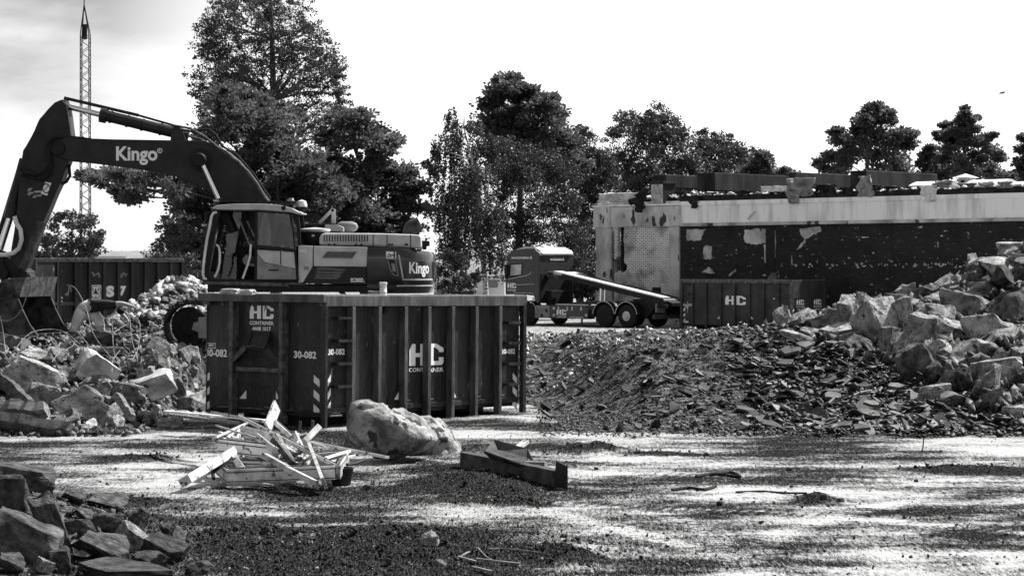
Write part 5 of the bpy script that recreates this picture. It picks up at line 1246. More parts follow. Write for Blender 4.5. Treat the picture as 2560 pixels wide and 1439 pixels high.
pb = MB().prism(e2([(1216,698),(1752,711),(1745,905),(1216,900)], NS), NS, NS+.06).build('side_door', M['yellow'], ex_, bevel=.012)
gr = MB().prism(e2([(1352,750),(1650,753),(1603,823),(1298,818)], NS), NS-.012, NS+.01).build('grille_frame', M['midgrey'], pb, bevel=.004)
def grille(parent, pts, b):
    P4 = [Vector((a, b, z)) for a, z in e2(pts, NS)]; MB().add([tuple(p+Vector((0, 0, 0))) for p in P4], [(0,1,2,3)]).build('grille_back', M['black'], parent)
    mb = MB(); n = 22
    for i in range(1, n):
        t = i/n
        for sgn in (1, -1):
            a = P4[3].lerp(P4[2], max(0, min(1, t-.04*sgn))); c = P4[0].lerp(P4[1], max(0, min(1, t+.04*sgn))); mb.beam(a+Vector((0, -.004, 0)), c+Vector((0, -.004, 0)), .010, .006)
    mb.build('grille', M['midgrey'], parent)
grille(pb, [(1358,757),(1640,760),(1598,815),(1308,811)], NS-.015)
pc = MB().prism(e2([(1216,903),(1744,908),(1740,1083),(1104,1067)], NS), NS+.005, NS+.06).build('lower_door', M['boom'], ex_, bevel=.01)
MB().prism(e2([(1245,903),(1542,925),(1462,1032),(1222,1030)], NS), NS-.008, NS+.01).build('grille_frame', M['contedge'], pc, bevel=.004)
grille(pc, [(1252,912),(1528,932),(1455,1022),(1232,1020)], NS-.011)
lettering('EC300D', pc, *E(*q2(1586, 1060), NS), *E(*q2(1712, 1018), NS), NS+.001, bold=.035); lettering('L', pc, *E(*q2(1717, 1064), NS), *E(*q2(1728, 1040), NS), NS+.001)
# counterweight with rounded corner (plan outline swept up)
x0c = E(*q2(1750, 900), NS)[0]; px_corner = E(*q2(2060, 900), NS)[0]; xend = E(2425/3.997+480, 900/3.997+440, -.3)[0]
plan = [(x0c, NS)]; R_ = xend-px_corner
plan += [(px_corner+math.sin(t)*R_, (NS+.95)-math.cos(t)*.95) for t in np.linspace(0, math.pi/2, 13)]
plan += [(xend+.03, 0)]; full = plan+[(x, -y) for x, y in plan[::-1][1:]]
ztop = E(*q2(1900, 708), NS)[1]; zt2 = E(*q2(2390, 745), -.6)[1]; zlow = E(*q2(1900, 1150), NS)[1]-.05
layers = [(zlow, .92), (zlow+.12, .97), (zlow+.24, .995), (zlow+.30, 1), (zlow+.75, 1.0), (ztop-.22, 1.0), (ztop-.08, .985), (ztop, .95)]
mb = MB(); n = len(full); cx_ = (x0c+xend)/2; vs = []
for z, s_c in layers:
    for x, y in full:
        xx = x0c+(x-x0c)*s_c if x > x0c+.01 else x; zz = z-(.10*max(0, (x-px_corner)/R_) if z > ztop-.3 else 0); vs.append((xx, y*s_c, zz))
m_ = len(layers); fs = [(i*n+k, i*n+(k+1)%n, (i+1)*n+(k+1)%n, (i+1)*n+k) for i in range(m_-1) for k in range(n)]+[tuple(range(n-1, -1, -1)), tuple(range((m_-1)*n, m_*n))]
mb.add(vs, fs); cw = mb.build('counterweight', mat('glossy_counterweight', .014, .028, scale=2, rough=.22, coat=.6), ex_, smooth=True)
acc = [0]
for a, b in zip(plan, plan[1:]): acc.append(acc[-1]+math.hypot(b[0]-a[0], b[1]-a[1]))
def onplan(s, off=.012):
    for i in range(len(plan)-1):
        if s <= acc[i+1] or i == len(plan)-2:
            t = (s-acc[i])/(acc[i+1]-acc[i]); a, b = plan[i], plan[i+1]; dx, dy = b[0]-a[0], b[1]-a[1]; l = math.hypot(dx, dy)
            return (a[0]+dx*t+dy/l*off, a[1]+dy*t-dx/l*off)
def s_of_px(px):          # arc length whose image falls on this photograph column
    best = min(np.linspace(0, acc[-1], 900), key=lambda s: abs(CX+F*(onplan(s)[0]+XO[0])/(onplan(s)[1]+XO[1])-px)); return float(best)
sA, sB = s_of_px(1023), s_of_px(1072)
zK0 = E(1045, 440+980/3.997, -1.0)[1]; zK1 = E(1045, 440+858/3.997, -1.0)[1]
lettering('Kingo', cw, sA, zK0-.06, sB, zK1, 0, bold=.03, fn=lambda s, z: (*onplan(s), z))
# recess on the side and pale trim lines round the corner
mb = MB(); mb.prism(e2([(1950,825),(2035,830),(2065,1000),(2010,990),(1975,930)], NS), NS-.012, NS+.01); mb.build('recess_rim', M['midgrey'], cw, bevel=.006)
mb = MB(); mb.prism(e2([(1962,832),(2028,837),(2055,990),(2015,980),(1985,925)], NS), NS-.016, NS-.010); mb.prism(e2([(1990,870),(2028,872),(2035,960),(2005,945)], NS), NS-.024, NS-.014, 1); mb.build('recess', [M['black'], M['midgrey']], cw)
mb = MB(); pts = e2([(1938,752),(2040,756),(2040,826),(1940,822)], NS); mb.add([(a, NS-.006, z) for a, z in pts], [(0,1,2,3)]); wl = mb.build('warning_label', M['white'], cw)
mb = MB(); pts = [Vector((a, NS-.010, z)) for a, z in e2([(1950,810),(1990,810),(1970,775)], NS)]
for a, b in zip(pts, pts[1:]+pts[:1]): mb.beam(a, b, .006, .014)
p = E3(*q2(2030, 790), NS); mb.box(p.x-.03, p.x+.0, NS-.012, NS-.008, p.z-.07, p.z+.07); mb.box(p.x-.12, p.x-.03, NS-.012, NS-.008, p.z-.01, p.z+.012); mb.build('warning_symbol', M['black'], wl)
def trim(s0, s1, z, h, m_='contedge', name='trim_line'):
    mb = MB(); ss_ = np.linspace(s0, s1, 14); vs = [(*onplan(s, .008), z+h*k) for s in ss_ for k in (0, 1)]
    mb.add(vs, [(2*i, 2*i+2, 2*i+3, 2*i+1) for i in range(13)]); return mb.build(name, M[m_], cw)
zt_ = E(1045, 440+1040/3.997, -1.0)[1]; trim(s_of_px(1006), s_of_px(1082), zt_, .035, 'yellow')
trim(s_of_px(992), s_of_px(1083), E(1045, 440+1100/3.997, -1.0)[1], .03, 'yellow')
mb = MB(); p0 = onplan(s_of_px(1004), .01); mb.beam((p0[0]+.03, p0[1], zt_+.05), (p0[0]-.06, p0[1], zt_+.55), .02, .03); mb.build('trim_line', M['yellow'], cw)
# hood
hz = e2([(1272,692),(1272,620),(1290,582),(1330,568),(1850,572),(2180,582),(2288,590),(2296,722),(1800,702)], -1.3)
hood = MB().prism(hz, -1.36, .9).build('engine_hood', M['yellow'], ex_, bevel=.05)
mb = MB()
for i in range(17):
    xx = 1316+i*27; a0, z0 = E(*q2(xx, 655), -1.36); a1, z1 = E(*q2(xx+10, 592), -1.36); mb.box(a0, a1, -1.372, -1.35, z0, z1)
mb.build('hood_louvres', M['black'], hood)
mb = MB()
for xx in (1806, 1945, 2180): a0, z0 = E(*q2(xx, 715 if xx > 1900 else 700), -1.36); a1, z1 = E(*q2(xx, 585), -1.36); mb.box(a0, a0+.018, -1.366, -1.34, z0, z1)
for xx in (1370, 1425, 1640, 1692, 1972, 2000, 2135, 2150): a, z = E(*q2(xx, 684), -1.36); mb.box(a-.02, a+.02, -1.376, -1.35, z-.02, z+.02)
mb.build('hood_seams', M['black'], hood)
mb = MB(); pp = [E3(*q2(*p), -.5) for p in ((2185,610),(2182,560),(2190,528),(2215,500),(2262,478),(2278,470))]; mb.tube(pp, [.17, .17, .17, .165, .15, .15], 16, cap=False)
mb.tube([pp[-1], pp[-2]], [.135, .125], 16); mb.build('exhaust', M['rust'], ex_, smooth=True)
mb = MB(); mb.prism(e2([(2300,645),(2372,648),(2374,698),(2345,700),(2338,735),(2306,735)], -.9), -1.0, -.75); mb.build('rear_camera_box', M['black'], ex_, bevel=.01)
mb = MB(); mb.tube([E3(*q2(2205,715), -1.2), E3(*q2(2225, 745), -1.2), E3(*q2(2290, 738), -1.2)], .02, 6); mb.build('hood_handle', M['black'], hood)
# tank and pre-filter behind the cab
MB().prism(e2([(1085,488),(1100,476),(1420,476),(1500,500),(1520,550),(1520,560),(1330,556),(1330,700),(1085,700)], -.2), -.3, .9).build('battery_box', M['black'], ex_, bevel=.02)
MB().prism(e2([(1332,487),(1470,492),(1515,512),(1518,555),(1332,555)], -.5), -.62, -.3).build('side_case', M['midgrey'], ex_, bevel=.02)
mb = MB(); c = E3(*q2(1228, 690), -.9); zz = [E(*q2(1228, y), -.9)[1] for y in (690, 640, 575, 560, 548, 530, 522)]
mb.lathe((c.x, -.9, 0), [(.26, zz[0]), (.30, zz[1]), (.30, zz[2]), (.31, zz[3])], 22); mb.build('air_filter', M['black'], ex_, smooth=True)
mb = MB(); mb.lathe((c.x, -.9, 0), [(.30, zz[3]), (.34, zz[4]), (.34, zz[5]), (.22, zz[6]), (.0, zz[6]+.02)], 22); mb.build('filter_cap', M['yellow'], ex_, smooth=True)
lettering('II', ex_, *E(*q2(1198, 604), -1.22), *E(*q2(1222, 585), -1.22), -1.225)
mb = MB(); P_ = [E3(*q2(*p), -.1) for p in ((1272,470),(1413,328),(1413,472))]; mb.beam(P_[0], P_[1], .06, .07); mb.beam(P_[1], P_[2], .06, .08); mb.build('rail_bracket', M['yellow'], ex_)
mb = MB(); c = E3(*q2(1545, 507), .1); mb.lathe((c.x-.24, .1, c.z), [(0, 0), (.07, .03), (.12, .12), (.12, .36), (.08, .46), (0, .5)], 16, 'x'); mb.build('work_lamp', M['midgrey'], ex_, smooth=True)
# cab
cb0, cb1 = NS+.0, NS+1.12
cabroot = MB().prism(e2([(190,322),(245,292),(430,277),(700,277),(880,292),(990,318),(1070,360),(1100,366),(1098,378),(1060,382),(980,360),(640,338),(270,336)], NS), cb0-.02, cb1+.02).build('cab_roof', M['yellow'], ex_, bevel=.02)
MB().prism(e2([(300,240),(950,256),(1066,262),(1066,282),(950,276),(300,262)], -.9), cb0+.1, cb1-.1).build('roof_guard', M['black'], ex_)
mb = MB()
for b in (cb0, cb1-.07):
    mb.prism(e2([(252,338),(285,338),(205,700),(160,1045),(112,1048),(130,860),(178,520)], NS), b, b+.07)         # front post
    mb.prism(e2([(628,336),(652,336),(640,1050),(620,1050)], NS), b+.004, b+.066)
    mb.prism(e2([(112,1030),(1062,1048),(1062,1066),(112,1050)], NS), b+.002, b+.068)
    mb.prism(e2([(985,350),(1062,372),(1082,520),(1086,700),(1060,700),(1046,520)], NS), b+.003, b+.067)
mb.box(E(*q2(120, 1000), NS)[0], E(*q2(160, 1000), NS)[0], cb0+.07, cb1-.07, E(*q2(120, 1045), NS)[1], E(*q2(120, 960), NS)[1])
mb.box(E(*q2(245, 330), NS)[0], E(*q2(290, 330), NS)[0], cb0+.07, cb1-.07, E(*q2(245, 345), NS)[1]-.02, E(*q2(245, 335), NS)[1])
mb.build('cab_frame', M['black'], ex_, bevel=.01)
mb = MB(); pts = [E3(*q2(*p), NS)+Vector((0, -.03, 0)) for p in ((250,362),(215,370),(195,410),(180,500),(150,640),(130,780),(115,900),(112,985),(125,1025),(150,1025))]; mb.tube(pts, .03, 8); mb.build('front_trim', M['clothw'], ex_, smooth=True)
mb = MB(); P4 = [E3(*q2(*p), NS) for p in ((262,345),(205,600),(150,900),(128,1030))]
for p in P4: p.y = 0
vs = [tuple(p+Vector((-.0, y_, 0))) for p in P4 for y_ in (cb0+.08, cb1-.08)]; mb.add(vs, [(2*i, 2*i+1, 2*i+3, 2*i+2) for i in range(3)]); mb.build('windscreen', M['glass'], ex_, smooth=True)
MB().prism(e2([(655,360),(870,372),(975,390),(1040,680),(1050,700),(655,700)], NS), cb1-.03, cb1-.02).build('side_window', M['glass'], ex_)
# right wall and floor of the cab interior; rear body wall
MB().prism(e2([(290,345),(450,345),(400,620),(380,1040),(200,1040),(240,650)], NS), cb1-.025, cb1-.015).build('far_side_window', M['glass'], ex_)
mb = MB(); mb.prism(e2([(440,336),(500,336),(440,780),(390,1046),(380,760)], NS), cb1-.06, cb1-.002); mb.build('far_post', M['black'], ex_)
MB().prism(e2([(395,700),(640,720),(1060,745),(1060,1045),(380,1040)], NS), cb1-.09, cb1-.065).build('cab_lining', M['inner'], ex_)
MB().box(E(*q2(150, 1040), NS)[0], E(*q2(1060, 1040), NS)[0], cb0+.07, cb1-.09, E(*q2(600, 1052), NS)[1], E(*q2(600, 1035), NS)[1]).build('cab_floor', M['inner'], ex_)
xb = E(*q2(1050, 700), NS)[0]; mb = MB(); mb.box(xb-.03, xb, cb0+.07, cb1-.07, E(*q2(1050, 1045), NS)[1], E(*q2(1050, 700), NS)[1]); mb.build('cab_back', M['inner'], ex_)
# seat
sx0 = E(*q2(760, 700), NS)[0]; zs_ = E(*q2(700, 830), NS)[1]
mb = MB(); mb.box(sx0-.45, sx0+.15, cb0+.3, cb1-.3, zs_-.1, zs_+.06); mb.box(sx0-.3, sx0+.1, cb0+.4, cb1-.4, zs_-.45, zs_-.1); mb.build('seat', M['seat'], ex_, bevel=.05)
mb = MB(); mb.prism([(sx0+.05, zs_), (sx0+.2, zs_), (sx0+.34, zs_+.75), (sx0+.22, zs_+.78)], cb0+.3, cb1-.3); mb.build('seat_back', M['seat'], ex_, bevel=.05)
mb = MB(); q = MB(); mb.prism(e2([(300,575),(375,560),(425,545),(415,640),(395,760),(330,810),(300,790),(330,720),(300,640)], NS), cb1-.5, cb1-.45); mb.build('side_console', M['midgrey'], ex_, bevel=.02)
mb = MB(); mb.prism(e2([(480,830),(520,780),(625,830),(640,915),(500,885)], NS), cb0+.35, cb0+.75); mb.build('arm_console', M['midgrey'], ex_, bevel=.02)
mb = MB(); mb.tube([E3(*q2(500,440), NS)+Vector((0,.9,0)), E3(*q2(575,600), NS)+Vector((0,.9,0))], .02, 6); mb.tube([E3(*q2(430,420), NS)+Vector((0,.7,0)), E3(*q2(550,715), NS)+Vector((0,.7,0))], .016, 6); mb.build('wiper_arm', M['hose'], ex_)
mb = MB(); mb.tube([E3(*q2(*p), NS)+Vector((0,.4,0)) for p in ((500,850),(490,760),(470,700))], .02, 6); mb.lathe(tuple(E3(*q2(468,690), NS)+Vector((0,.4,0))), [(0,-.04),(.035,0),(.03,.09),(0,.11)], 10); mb.build('control_lever', M['black'], ex_)
mb = MB(); mb.lathe(tuple(E3(*q2(720,690), NS)+Vector((0,.25,0))), [(0,0),(.12,.02),(.13,.3),(.08,.5),(.05,.62),(.02,.9),(0,.92)], 12); mb.build('hanging_coat', M['clothw'], ex_, smooth=True)
# door
dr = MB(); b = cb0-.05
dr.prism(e2([(634,342),(660,342),(652,1045),(630,1045)], NS), b, b+.045); dr.prism(e2([(660,342),(978,364),(985,382),(660,362)], NS), b, b+.045)
dr.prism(e2([(978,364),(995,368),(1070,1045),(1045,1045),(1028,820),(1005,560),(972,384)], NS), b, b+.045); dr.prism(e2([(652,1030),(1048,1030),(1048,1048),(652,1048)], NS), b, b+.045)
door = dr.build('cab_door', M['black'], ex_, bevel=.006)
MB().prism(e2([(655,362),(972,384),(1004,560),(1020,705),(655,705)], NS), b+.02, b+.026).build('door_window', M['glass'], door)
MB().prism(e2([(655,780),(690,820),(730,865),(990,915),(1012,930),(1038,930),(1045,1030),(652,1030)], NS), b+.003, b+.04).build('door_panel', M['midgrey'], door, bevel=.006)
MB().prism(e2([(655,735),(1020,760),(1036,928),(990,912),(732,860),(655,775)], NS), b+.012, b+.035).build('upper_door_panel', M['yellow'], door)
mb = MB(); a0, z0 = E(*q2(768, 944), NS); a1, z1 = E(*q2(868, 932), NS); mb.box(a0, a1, b-.012, b+.01, z0, z1); mb.beam(E3(*q2(655, 705), NS)+Vector((0, b-NS-.01, 0)), E3(*q2(1025, 740), NS)+Vector((0, b-NS-.01, 0)), .03, .07); 
mb.beam(E3(*q2(888,745), NS)+Vector((0, b-NS+.008, 0)), E3(*q2(888,885), NS)+Vector((0, b-NS+.008, 0)), .01, .02); mb.build('door_handle', M['black'], door)
for pts, nm in (([(245,682),(268,705),(280,760),(278,860),(262,940),(230,1008)], 'grab_rail'), ([(590,680),(585,740),(582,800),(560,880),(530,960),(508,1022)], 'grab_rail')):
    mb = MB(); mb.tube([E3(*q2(*p), NS)+Vector((0, -.02, 0)) for p in pts], .024, 8); mb.build(nm, M['clothw'], ex_, smooth=True)
mb = MB(); mb.tube([E3(*q2(578, 640), NS)+Vector((0, .1, 0)), E3(*q2(580, 475), NS)+Vector((0, .1, 0)), E3(*q2(630, 472), NS)+Vector((0, .1, 0))], .012, 6); mb.build('mirror_frame', M['black'], ex_)
# mirrors, beacon, lamps, aerial
for (x0, y0, x1, y1, bb) in ((125, 360, 178, 480, -.9), (185, 372, 240, 470, -1.3)):
    mb = MB(); mb.prism(e2([(x0+8,y0),(x1,y0+6),(x1-14,y1),(x0,y1-10)], bb), bb, bb+.14); mi_ = mb.build('rear_mirror', M['black'], ex_, bevel=.03)
mb = MB(); mb.tube([E3(*q2(180, 370), -1.1), E3(*q2(250, 350), -1.1)], .015, 6); mb.tube([E3(*q2(170, 450), -1.1), E3(*q2(225, 440), -1.1)], .015, 6); mb.build('mirror_arm', M['black'], ex_)
c = E3(*q2(1097, 330), -.8); z0_, z1_ = E(*q2(1097, 310), -.8)[1], E(*q2(1097, 236), -.8)[1]
mb = MB(); mb.lathe((c.x, -.8, 0), [(.09, z0_-.09), (.14, z0_-.05), (.14, z0_)], 16); bc = mb.build('beacon_base', M['black'], ex_)
mb = MB(); mb.lathe((c.x, -.8, 0), [(.115, z0_), (.12, z1_-.12), (.09, z1_-.03), (0, z1_)], 16); mb.build('beacon_lens', M['lamp'], bc, smooth=True)
mb = MB(); mb.prism(e2([(892,300),(938,300),(935,340),(900,342)], NS), NS-.06, NS+.02); mb.build('cab_lamp', M['black'], ex_, bevel=.01)
mb = MB(); mb.prism(e2([(218,238),(300,240),(300,256),(218,254)], -1.2), -1.3, -.6); mb.build('boom_light_bar', M['yellow'], ex_)
mb = MB(); mb.tube([E3(*q2(856, 300), -.9), E3(*q2(855, 20), -.9)], .006, 5); mb.build('aerial', M['black'], ex_)
mb = MB(); mb.prism(e2([(950,240),(985,218),(1005,220),(1010,245),(1065,262),(950,262)], -.4), -.5, -.2); mb.build('roof_lamp', M['hose'], ex_)
# ------------------------------------------------------------------ lorry
TF = Vector(((1318-CX)*103.5/F, 103.5, 0)); TR = Vector(((1565-CX)*99.3/F, 99.3, 0))
dT = (TR-TF).normalized(); OT = (TF.x, TF.y, 0.0); PT = Pl(OT, (dT.x, dT.y)); WB = (TR-TF).length
t4 = lambda x, y: (1200+x/4.571, 560+y/4.571)
def T(x, y, b=0.0): return PT(*t4(x, y), b)
def tp_(pts, b=0.0): return [T(x, y, b) for x, y in pts]
tk = empty('lorry', OT, PT.rz, 'dark three-axle container lorry with its loading ramp tilted down to the rear', 'lorry')
zc0 = T(640, 800)[1]
cab_poly = tp_([(285,805),(283,640),(300,470),(330,330),(370,298),(520,280),(620,282),(672,345),(672,905),(640,905),(610,818),(480,805)])
cabm = mat('lorry_paint', .022, .042, scale=1.5, rough=.38, coat=.3)
MB().prism(cab_poly, .0, 2.45).build('cab', cabm, tk, bevel=.05)
mb = MB(); mb.prism(tp_([(330,330),(372,296),(470,262),(600,262),(672,300),(690,345),(610,286),(520,284)]), .12, 2.33); mb.build('roof_fairing', M['metal'], tk, bevel=.05)
xr0 = T(672, 600)[0]
mb = MB(); mb.prism([(xr0-.05, T(672, 345)[1]-.05), (xr0+.02, T(672, 345)[1]-.05), (xr0+.02, T(672, 345)[1]+.1), (xr0-.4, T(672, 300)[1]+.06)], .05, 2.4); mb.build('rear_spoiler', M['metal'], tk, bevel=.02)
mb = MB(); mb.box(xr0, xr0+.02, .15, 2.3, T(672, 905)[1]+.05, T(672, 560)[1]); mb.box(xr0+.0, xr0+.35, .5, 1.9, T(672, 905)[1]-.1, T(672, 760)[1]); mb.build('rear_equipment', M['black'], tk, bevel=.02)
mb = MB(); z = T(672, 575, 1.0)[1]; mb.lathe((xr0+.05, .62, z), [(0, 0), (.16, 0), (.16, .5), (0, .5)], 14, 'x'); mb.build('air_intake', M['rust'], tk, smooth=True)
MB().prism(tp_([(345,455),(485,450),(480,582),(345,608),(335,560)]), -.02, .02).build('window_frame', M['black'], tk)
MB().prism(tp_([(358,465),(478,460),(474,572),(350,592)]), -.03, -.022).build('side_window', M['metal'], tk)
mb = MB()
for y0_, y1_ in ((455, 635),): mb.prism(tp_([(292,460),(325,470),(322,600),(296,625)], -.25), -.35, -.15)
mb.build('wing_mirror', M['black'], tk, bevel=.03)
mb = MB(); mb.tube([tuple(PT.p3(*t4(*p), -.01)) for p in ((330,630),(420,606),(520,590),(560,575),(585,548))], .02, 5); mb.tube([tuple(PT.p3(*t4(*p), -.01)) for p in ((415,695),(520,688),(615,684))], .016, 5)
mb.tube([tuple(PT.p3(*t4(*p), -.01)) for p in ((380,770),(400,782),(610,788))], .016, 5); mb.build('door_line', M['metal'], tk)
def tl(txt, x0, y0, x1, y1, b=-.012, bold=.02): a0, z0 = T(x0, y0, b); a1, z1 = T(x1, y1, b); return lettering(txt, tk, a0, z0, a1, z1, b, bold=bold)
a0, z0 = T(314, 728, -.01); a1, z1 = T(414, 672, -.01); hc_mark(tk, a0, z0, a1, z1, -.012)
tl('CONTAINER', 314, 762, 412, 744); tl('4448 1017', 330, 806, 390, 797); tl('www.hccontainer.dk', 358, 397, 598, 366)
# back of cab lettering
zz = T(672, 410)[1]; lettering('www.hccontainer.dk', tk, .75, zz-.02, 1.75, zz+.13, xr0+.024, axis='y')
# chassis, side skirt, tanks
zs0 = T(800, 1075)[1]; zs1 = T(800, 925)[1]; xs0 = T(618, 1000)[0]; xs1 = T(1232, 1000)[0]; xh = T(790, 1000)[0]
MB().box(xs0, xh, .04, .5, zs0+.0, zs1-.02).build('fuel_tank', M['metal'] if False else M['midgrey'], tk, bevel=.02)
MB().box(xh+.01, xs1, .0, .5, zs0, zs1).build('side_locker', cabm, tk, bevel=.015)
MB().box(T(876, 910)[0], xs1, -.02, .06, zs1+.02, zs1+.06).build('locker_rail', M['metal'], tk)
mb = MB()
for x in (888, 990, 1044, 1148): a, z = T(x, 965); mb.box(a, a+.09, -.006, .01, z-.09, z+.09)
for x, y in ((832, 962), (832, 1040), (1200, 1040)): a, z = T(x, y); mb.box(a, a+.14, -.006, .01, z-.05, z+.06)
mb.build('locker_latches', M['metal'], tk)
mb = MB()
for x, y in ((742, 990), (690, 1042)): a, z = T(x, y); mb.box(a, a+.11, .02, .05, z-.06, z+.08)
mb.build('tank_holes', M['black'], tk)
a0, z0 = T(876, 1036, -.005); a1, z1 = T(985, 975, -.005); hc_mark(tk, a0, z0, a1, z1, -.007); tl('CONTAINER', 876, 1066, 985, 1050, -.007); tl('www.hccontainer.dk', 1018, 1070, 1180, 1056, -.007)
MB().box(.2, WB+1.75, .75, 1.0, .62, .95).box(.2, WB+1.75, 1.5, 1.75, .62, .95).build('chassis', M['black'], tk)
MB().box(xs0, xs1+.3, .1, 2.3, .45, .8).build('under_tank', M['black'], tk, bevel=.03)
# mudguards
def wheel(x, y0_, hub, parent=tk, wd=.34, flip=False):
    R0 = .525; mb = MB(); mb.lathe((x, y0_, R0), [(.29, 0), (.30, .0), (.50, .03), (R0, .07), (R0, wd-.07), (.5, wd-.03), (.3, wd), (.29, wd)], 36, 'y'); t = mb.build('tyre', M['rubber'], parent, smooth=True)
    mb = MB(); prof = [(.0, -.05), (.10, -.05), (.12, -.01), (.22, -.01), (.24, .05), (.305, .06), (.305, .1), (.0, .12)] if hub else [(0, .02), (.1, .02), (.12, .14), (.24, .17), (.27, .05), (.305, 0), (.305, .2), (0, .2)]
    mb.lathe((x, y0_, R0), prof, 28, 'y'); w = mb.build('rim', M['hub'] if hub else M['rust'], t, smooth=True)
    mb = MB()
    for i in range(10): th = i*math.pi/5; mb.lathe((x+math.cos(th)*.175, y0_+.02, R0+math.sin(th)*.175), [(0, 0), (.018, 0), (.018, .04)], 6, 'y')
    mb.build('wheel_nuts', M['black'], w)
    return t
for x, hub in ((0, False), (WB-1.35, False), (WB, True)):
    wheel(x, .02, hub); wheel(x, 2.08, False)
for x, h in ((0, .6), (WB-1.35, .62), (WB, .62)):
    mb = MB(); ths = np.linspace(math.radians(8), math.radians(172), 15)
    for a, b in zip(ths, ths[1:]):
        P_ = [(x+math.cos(t)*rr, .525+math.sin(t)*rr) for t, rr in ((a, h), (b, h), (b, h+.035), (a, h+.035))]; mb.prism(P_, .0, .5)
    mb.build('mudguard', M['black'], tk, smooth=True)
    mb = MB(); mb.tube([(x+math.cos(t)*(h+.03), -.008, .525+math.sin(t)*(h+.03)) for t in ths], .018, 6); mb.build('mudguard_edge', M['metal'], tk, smooth=True)
# rear light boards and bumper
xq = T(1790, 1000)[0]
for b in (.12, 1.75):
    bd = MB().box(WB+1.62, WB+1.66, b, b+.62, .72, 1.1).build('light_board', M['midgrey'], tk)
    for i in range(3): mb = MB(); mb.lathe((WB+1.66, b+.14+i*.17, .95), [(0, 0), (.07, 0), (.07, .03), (0, .035)], 14, 'x'); mb.build('tail_lamp', M['redlamp'], bd, smooth=True)
    mb = MB(); [mb.box(WB+1.66, WB+1.665, b+.1+i*.17, b+.17+i*.17, .77, .83) for i in range(3)]; mb.build('reflectors', M['redlamp'], bd)
MB().box(WB+1.45, WB+1.6, .1, 2.4, .42, .62).build('rear_bumper', M['contedge'], tk, bevel=.02)
# tilted ramp frame
p0 = PT.p3(*t4(850, 545), .55); 
a0, z0 = T(848, 545, .4); a1, z1 = T(2090, 850, .4); a2 = a1
mb = MB()
d_ = Vector((a1-a0, 0, z1-z0)); u_ = d_.normalized(); nn_ = Vector((-u_.z, 0, u_.x))
def rampbox(s0, s1, y0_, y1_, h0, h1, mi=0):
    vs = [Vector((a0, y, z0))+u_*s+nn_*h for s in (s0, s1) for y in (y0_, y1_) for h in (h0, h1)]
    mb.add(vs, [(0, 2, 3, 1), (4, 5, 7, 6), (0, 1, 5, 4), (2, 6, 7, 3), (0, 4, 6, 2), (1, 3, 7, 5)], mi)
LRm = d_.length
rampbox(0.3, LRm, .4, .62, -.24, 0); rampbox(0.3, LRm, 1.6, 1.82, -.24, 0); rampbox(0, LRm, .36, .95, -.0, .05, 1); rampbox(0, .5, .36, 1.86, -.08, 0, 1)
for i in range(7): s = .8+i*LRm/8; rampbox(s, s+.1, .62, 1.6, -.2, -.01)
mb.build('loading_ramp', [M['black'], M['metal']], tk)
mb = MB(); mb.lathe((a1, .3, z1-.15), [(0, 0), (.17, 0), (.17, 1.6), (0, 1.6)], 14, 'y'); mb.tube([(a1-.2, .3, z1-.35), (a1+.35, .3, z1-.35)], .1, 8); mb.build('ramp_rollers', M['black'], tk)
mb = MB(); xb_, zb_ = T(1340, 880, .7)
for dx in (0, .28): mb.tube([(xb_+dx, .9, .95), (xb_+dx+.04, .9, T(1345, 735, .7)[1])], .06, 8)
mb.build('lift_cylinder', M['chrome'], tk, smooth=True)
mb = MB(); mb.prism(tp_([(1740,860),(1850,850),(2090,860),(2200,900),(2200,935),(2000,950),(1900,1080),(1800,1080),(1820,960)], .5), .5, 1.9); mb.build('rear_mechanism', M['black'], tk)
mb = MB(); mb.prism(tp_([(870,905),(1250,880),(1850,880),(1850,930),(1250,915),(870,925)], .6), .6, 1.9); mb.build('subframe', M['rust'], tk)
mb = MB(); mb.lathe((T(610, 857)[0], .02, T(610, 857)[1]), [(0, 0), (.1, 0), (.1, .05)], 10, 'y'); mb.build('side_lamp', M['lamp'], tk)

# ------------------------------------------------------------------ ruin: the wall and what is left of the roof
OW = ((1490-CX)/F*107.8, 107.8, 0.0); PW = Pl(OW, (1, -1)); W = lambda px, py, b=0.0: PW(px, py, b)
bd = empty('ruined_building', OW, PW.rz, 'half demolished flat-roofed building with a white fascia and a burnt dark wall', 'building')
def wp(pts, b=0.0): return [W(x, y, b) for x, y in pts]
def jagp(pts, amp, seed, n=7):
    r = random.Random(seed); out = []
    for i in range(len(pts)):
        (x0, y0), (x1, y1) = pts[i], pts[(i+1) % len(pts)]
        for k in range(n): t = k/n; out.append((x0+(x1-x0)*t+r.uniform(-amp, amp)*(k > 0), y0+(y1-y0)*t+r.uniform(-amp, amp)*(k > 0)))
    return out
XE = 27.0
zbm0 = W(1600, 567)[1]; zbm1 = W(1600, 513)[1]; zlow = zbm0
zf = zbm0
def wx(px, b=0.0): return W(px, 600, b)[0]
MB().box(wx(1488), wx(1527), .02, .5, -.2, zf).build('pillar', M['plaster'], bd, bevel=.02)
MB().box(wx(1672), wx(1697), .0, .5, -.2, zf-.003).build('pillar', M['plaster'], bd, bevel=.02)
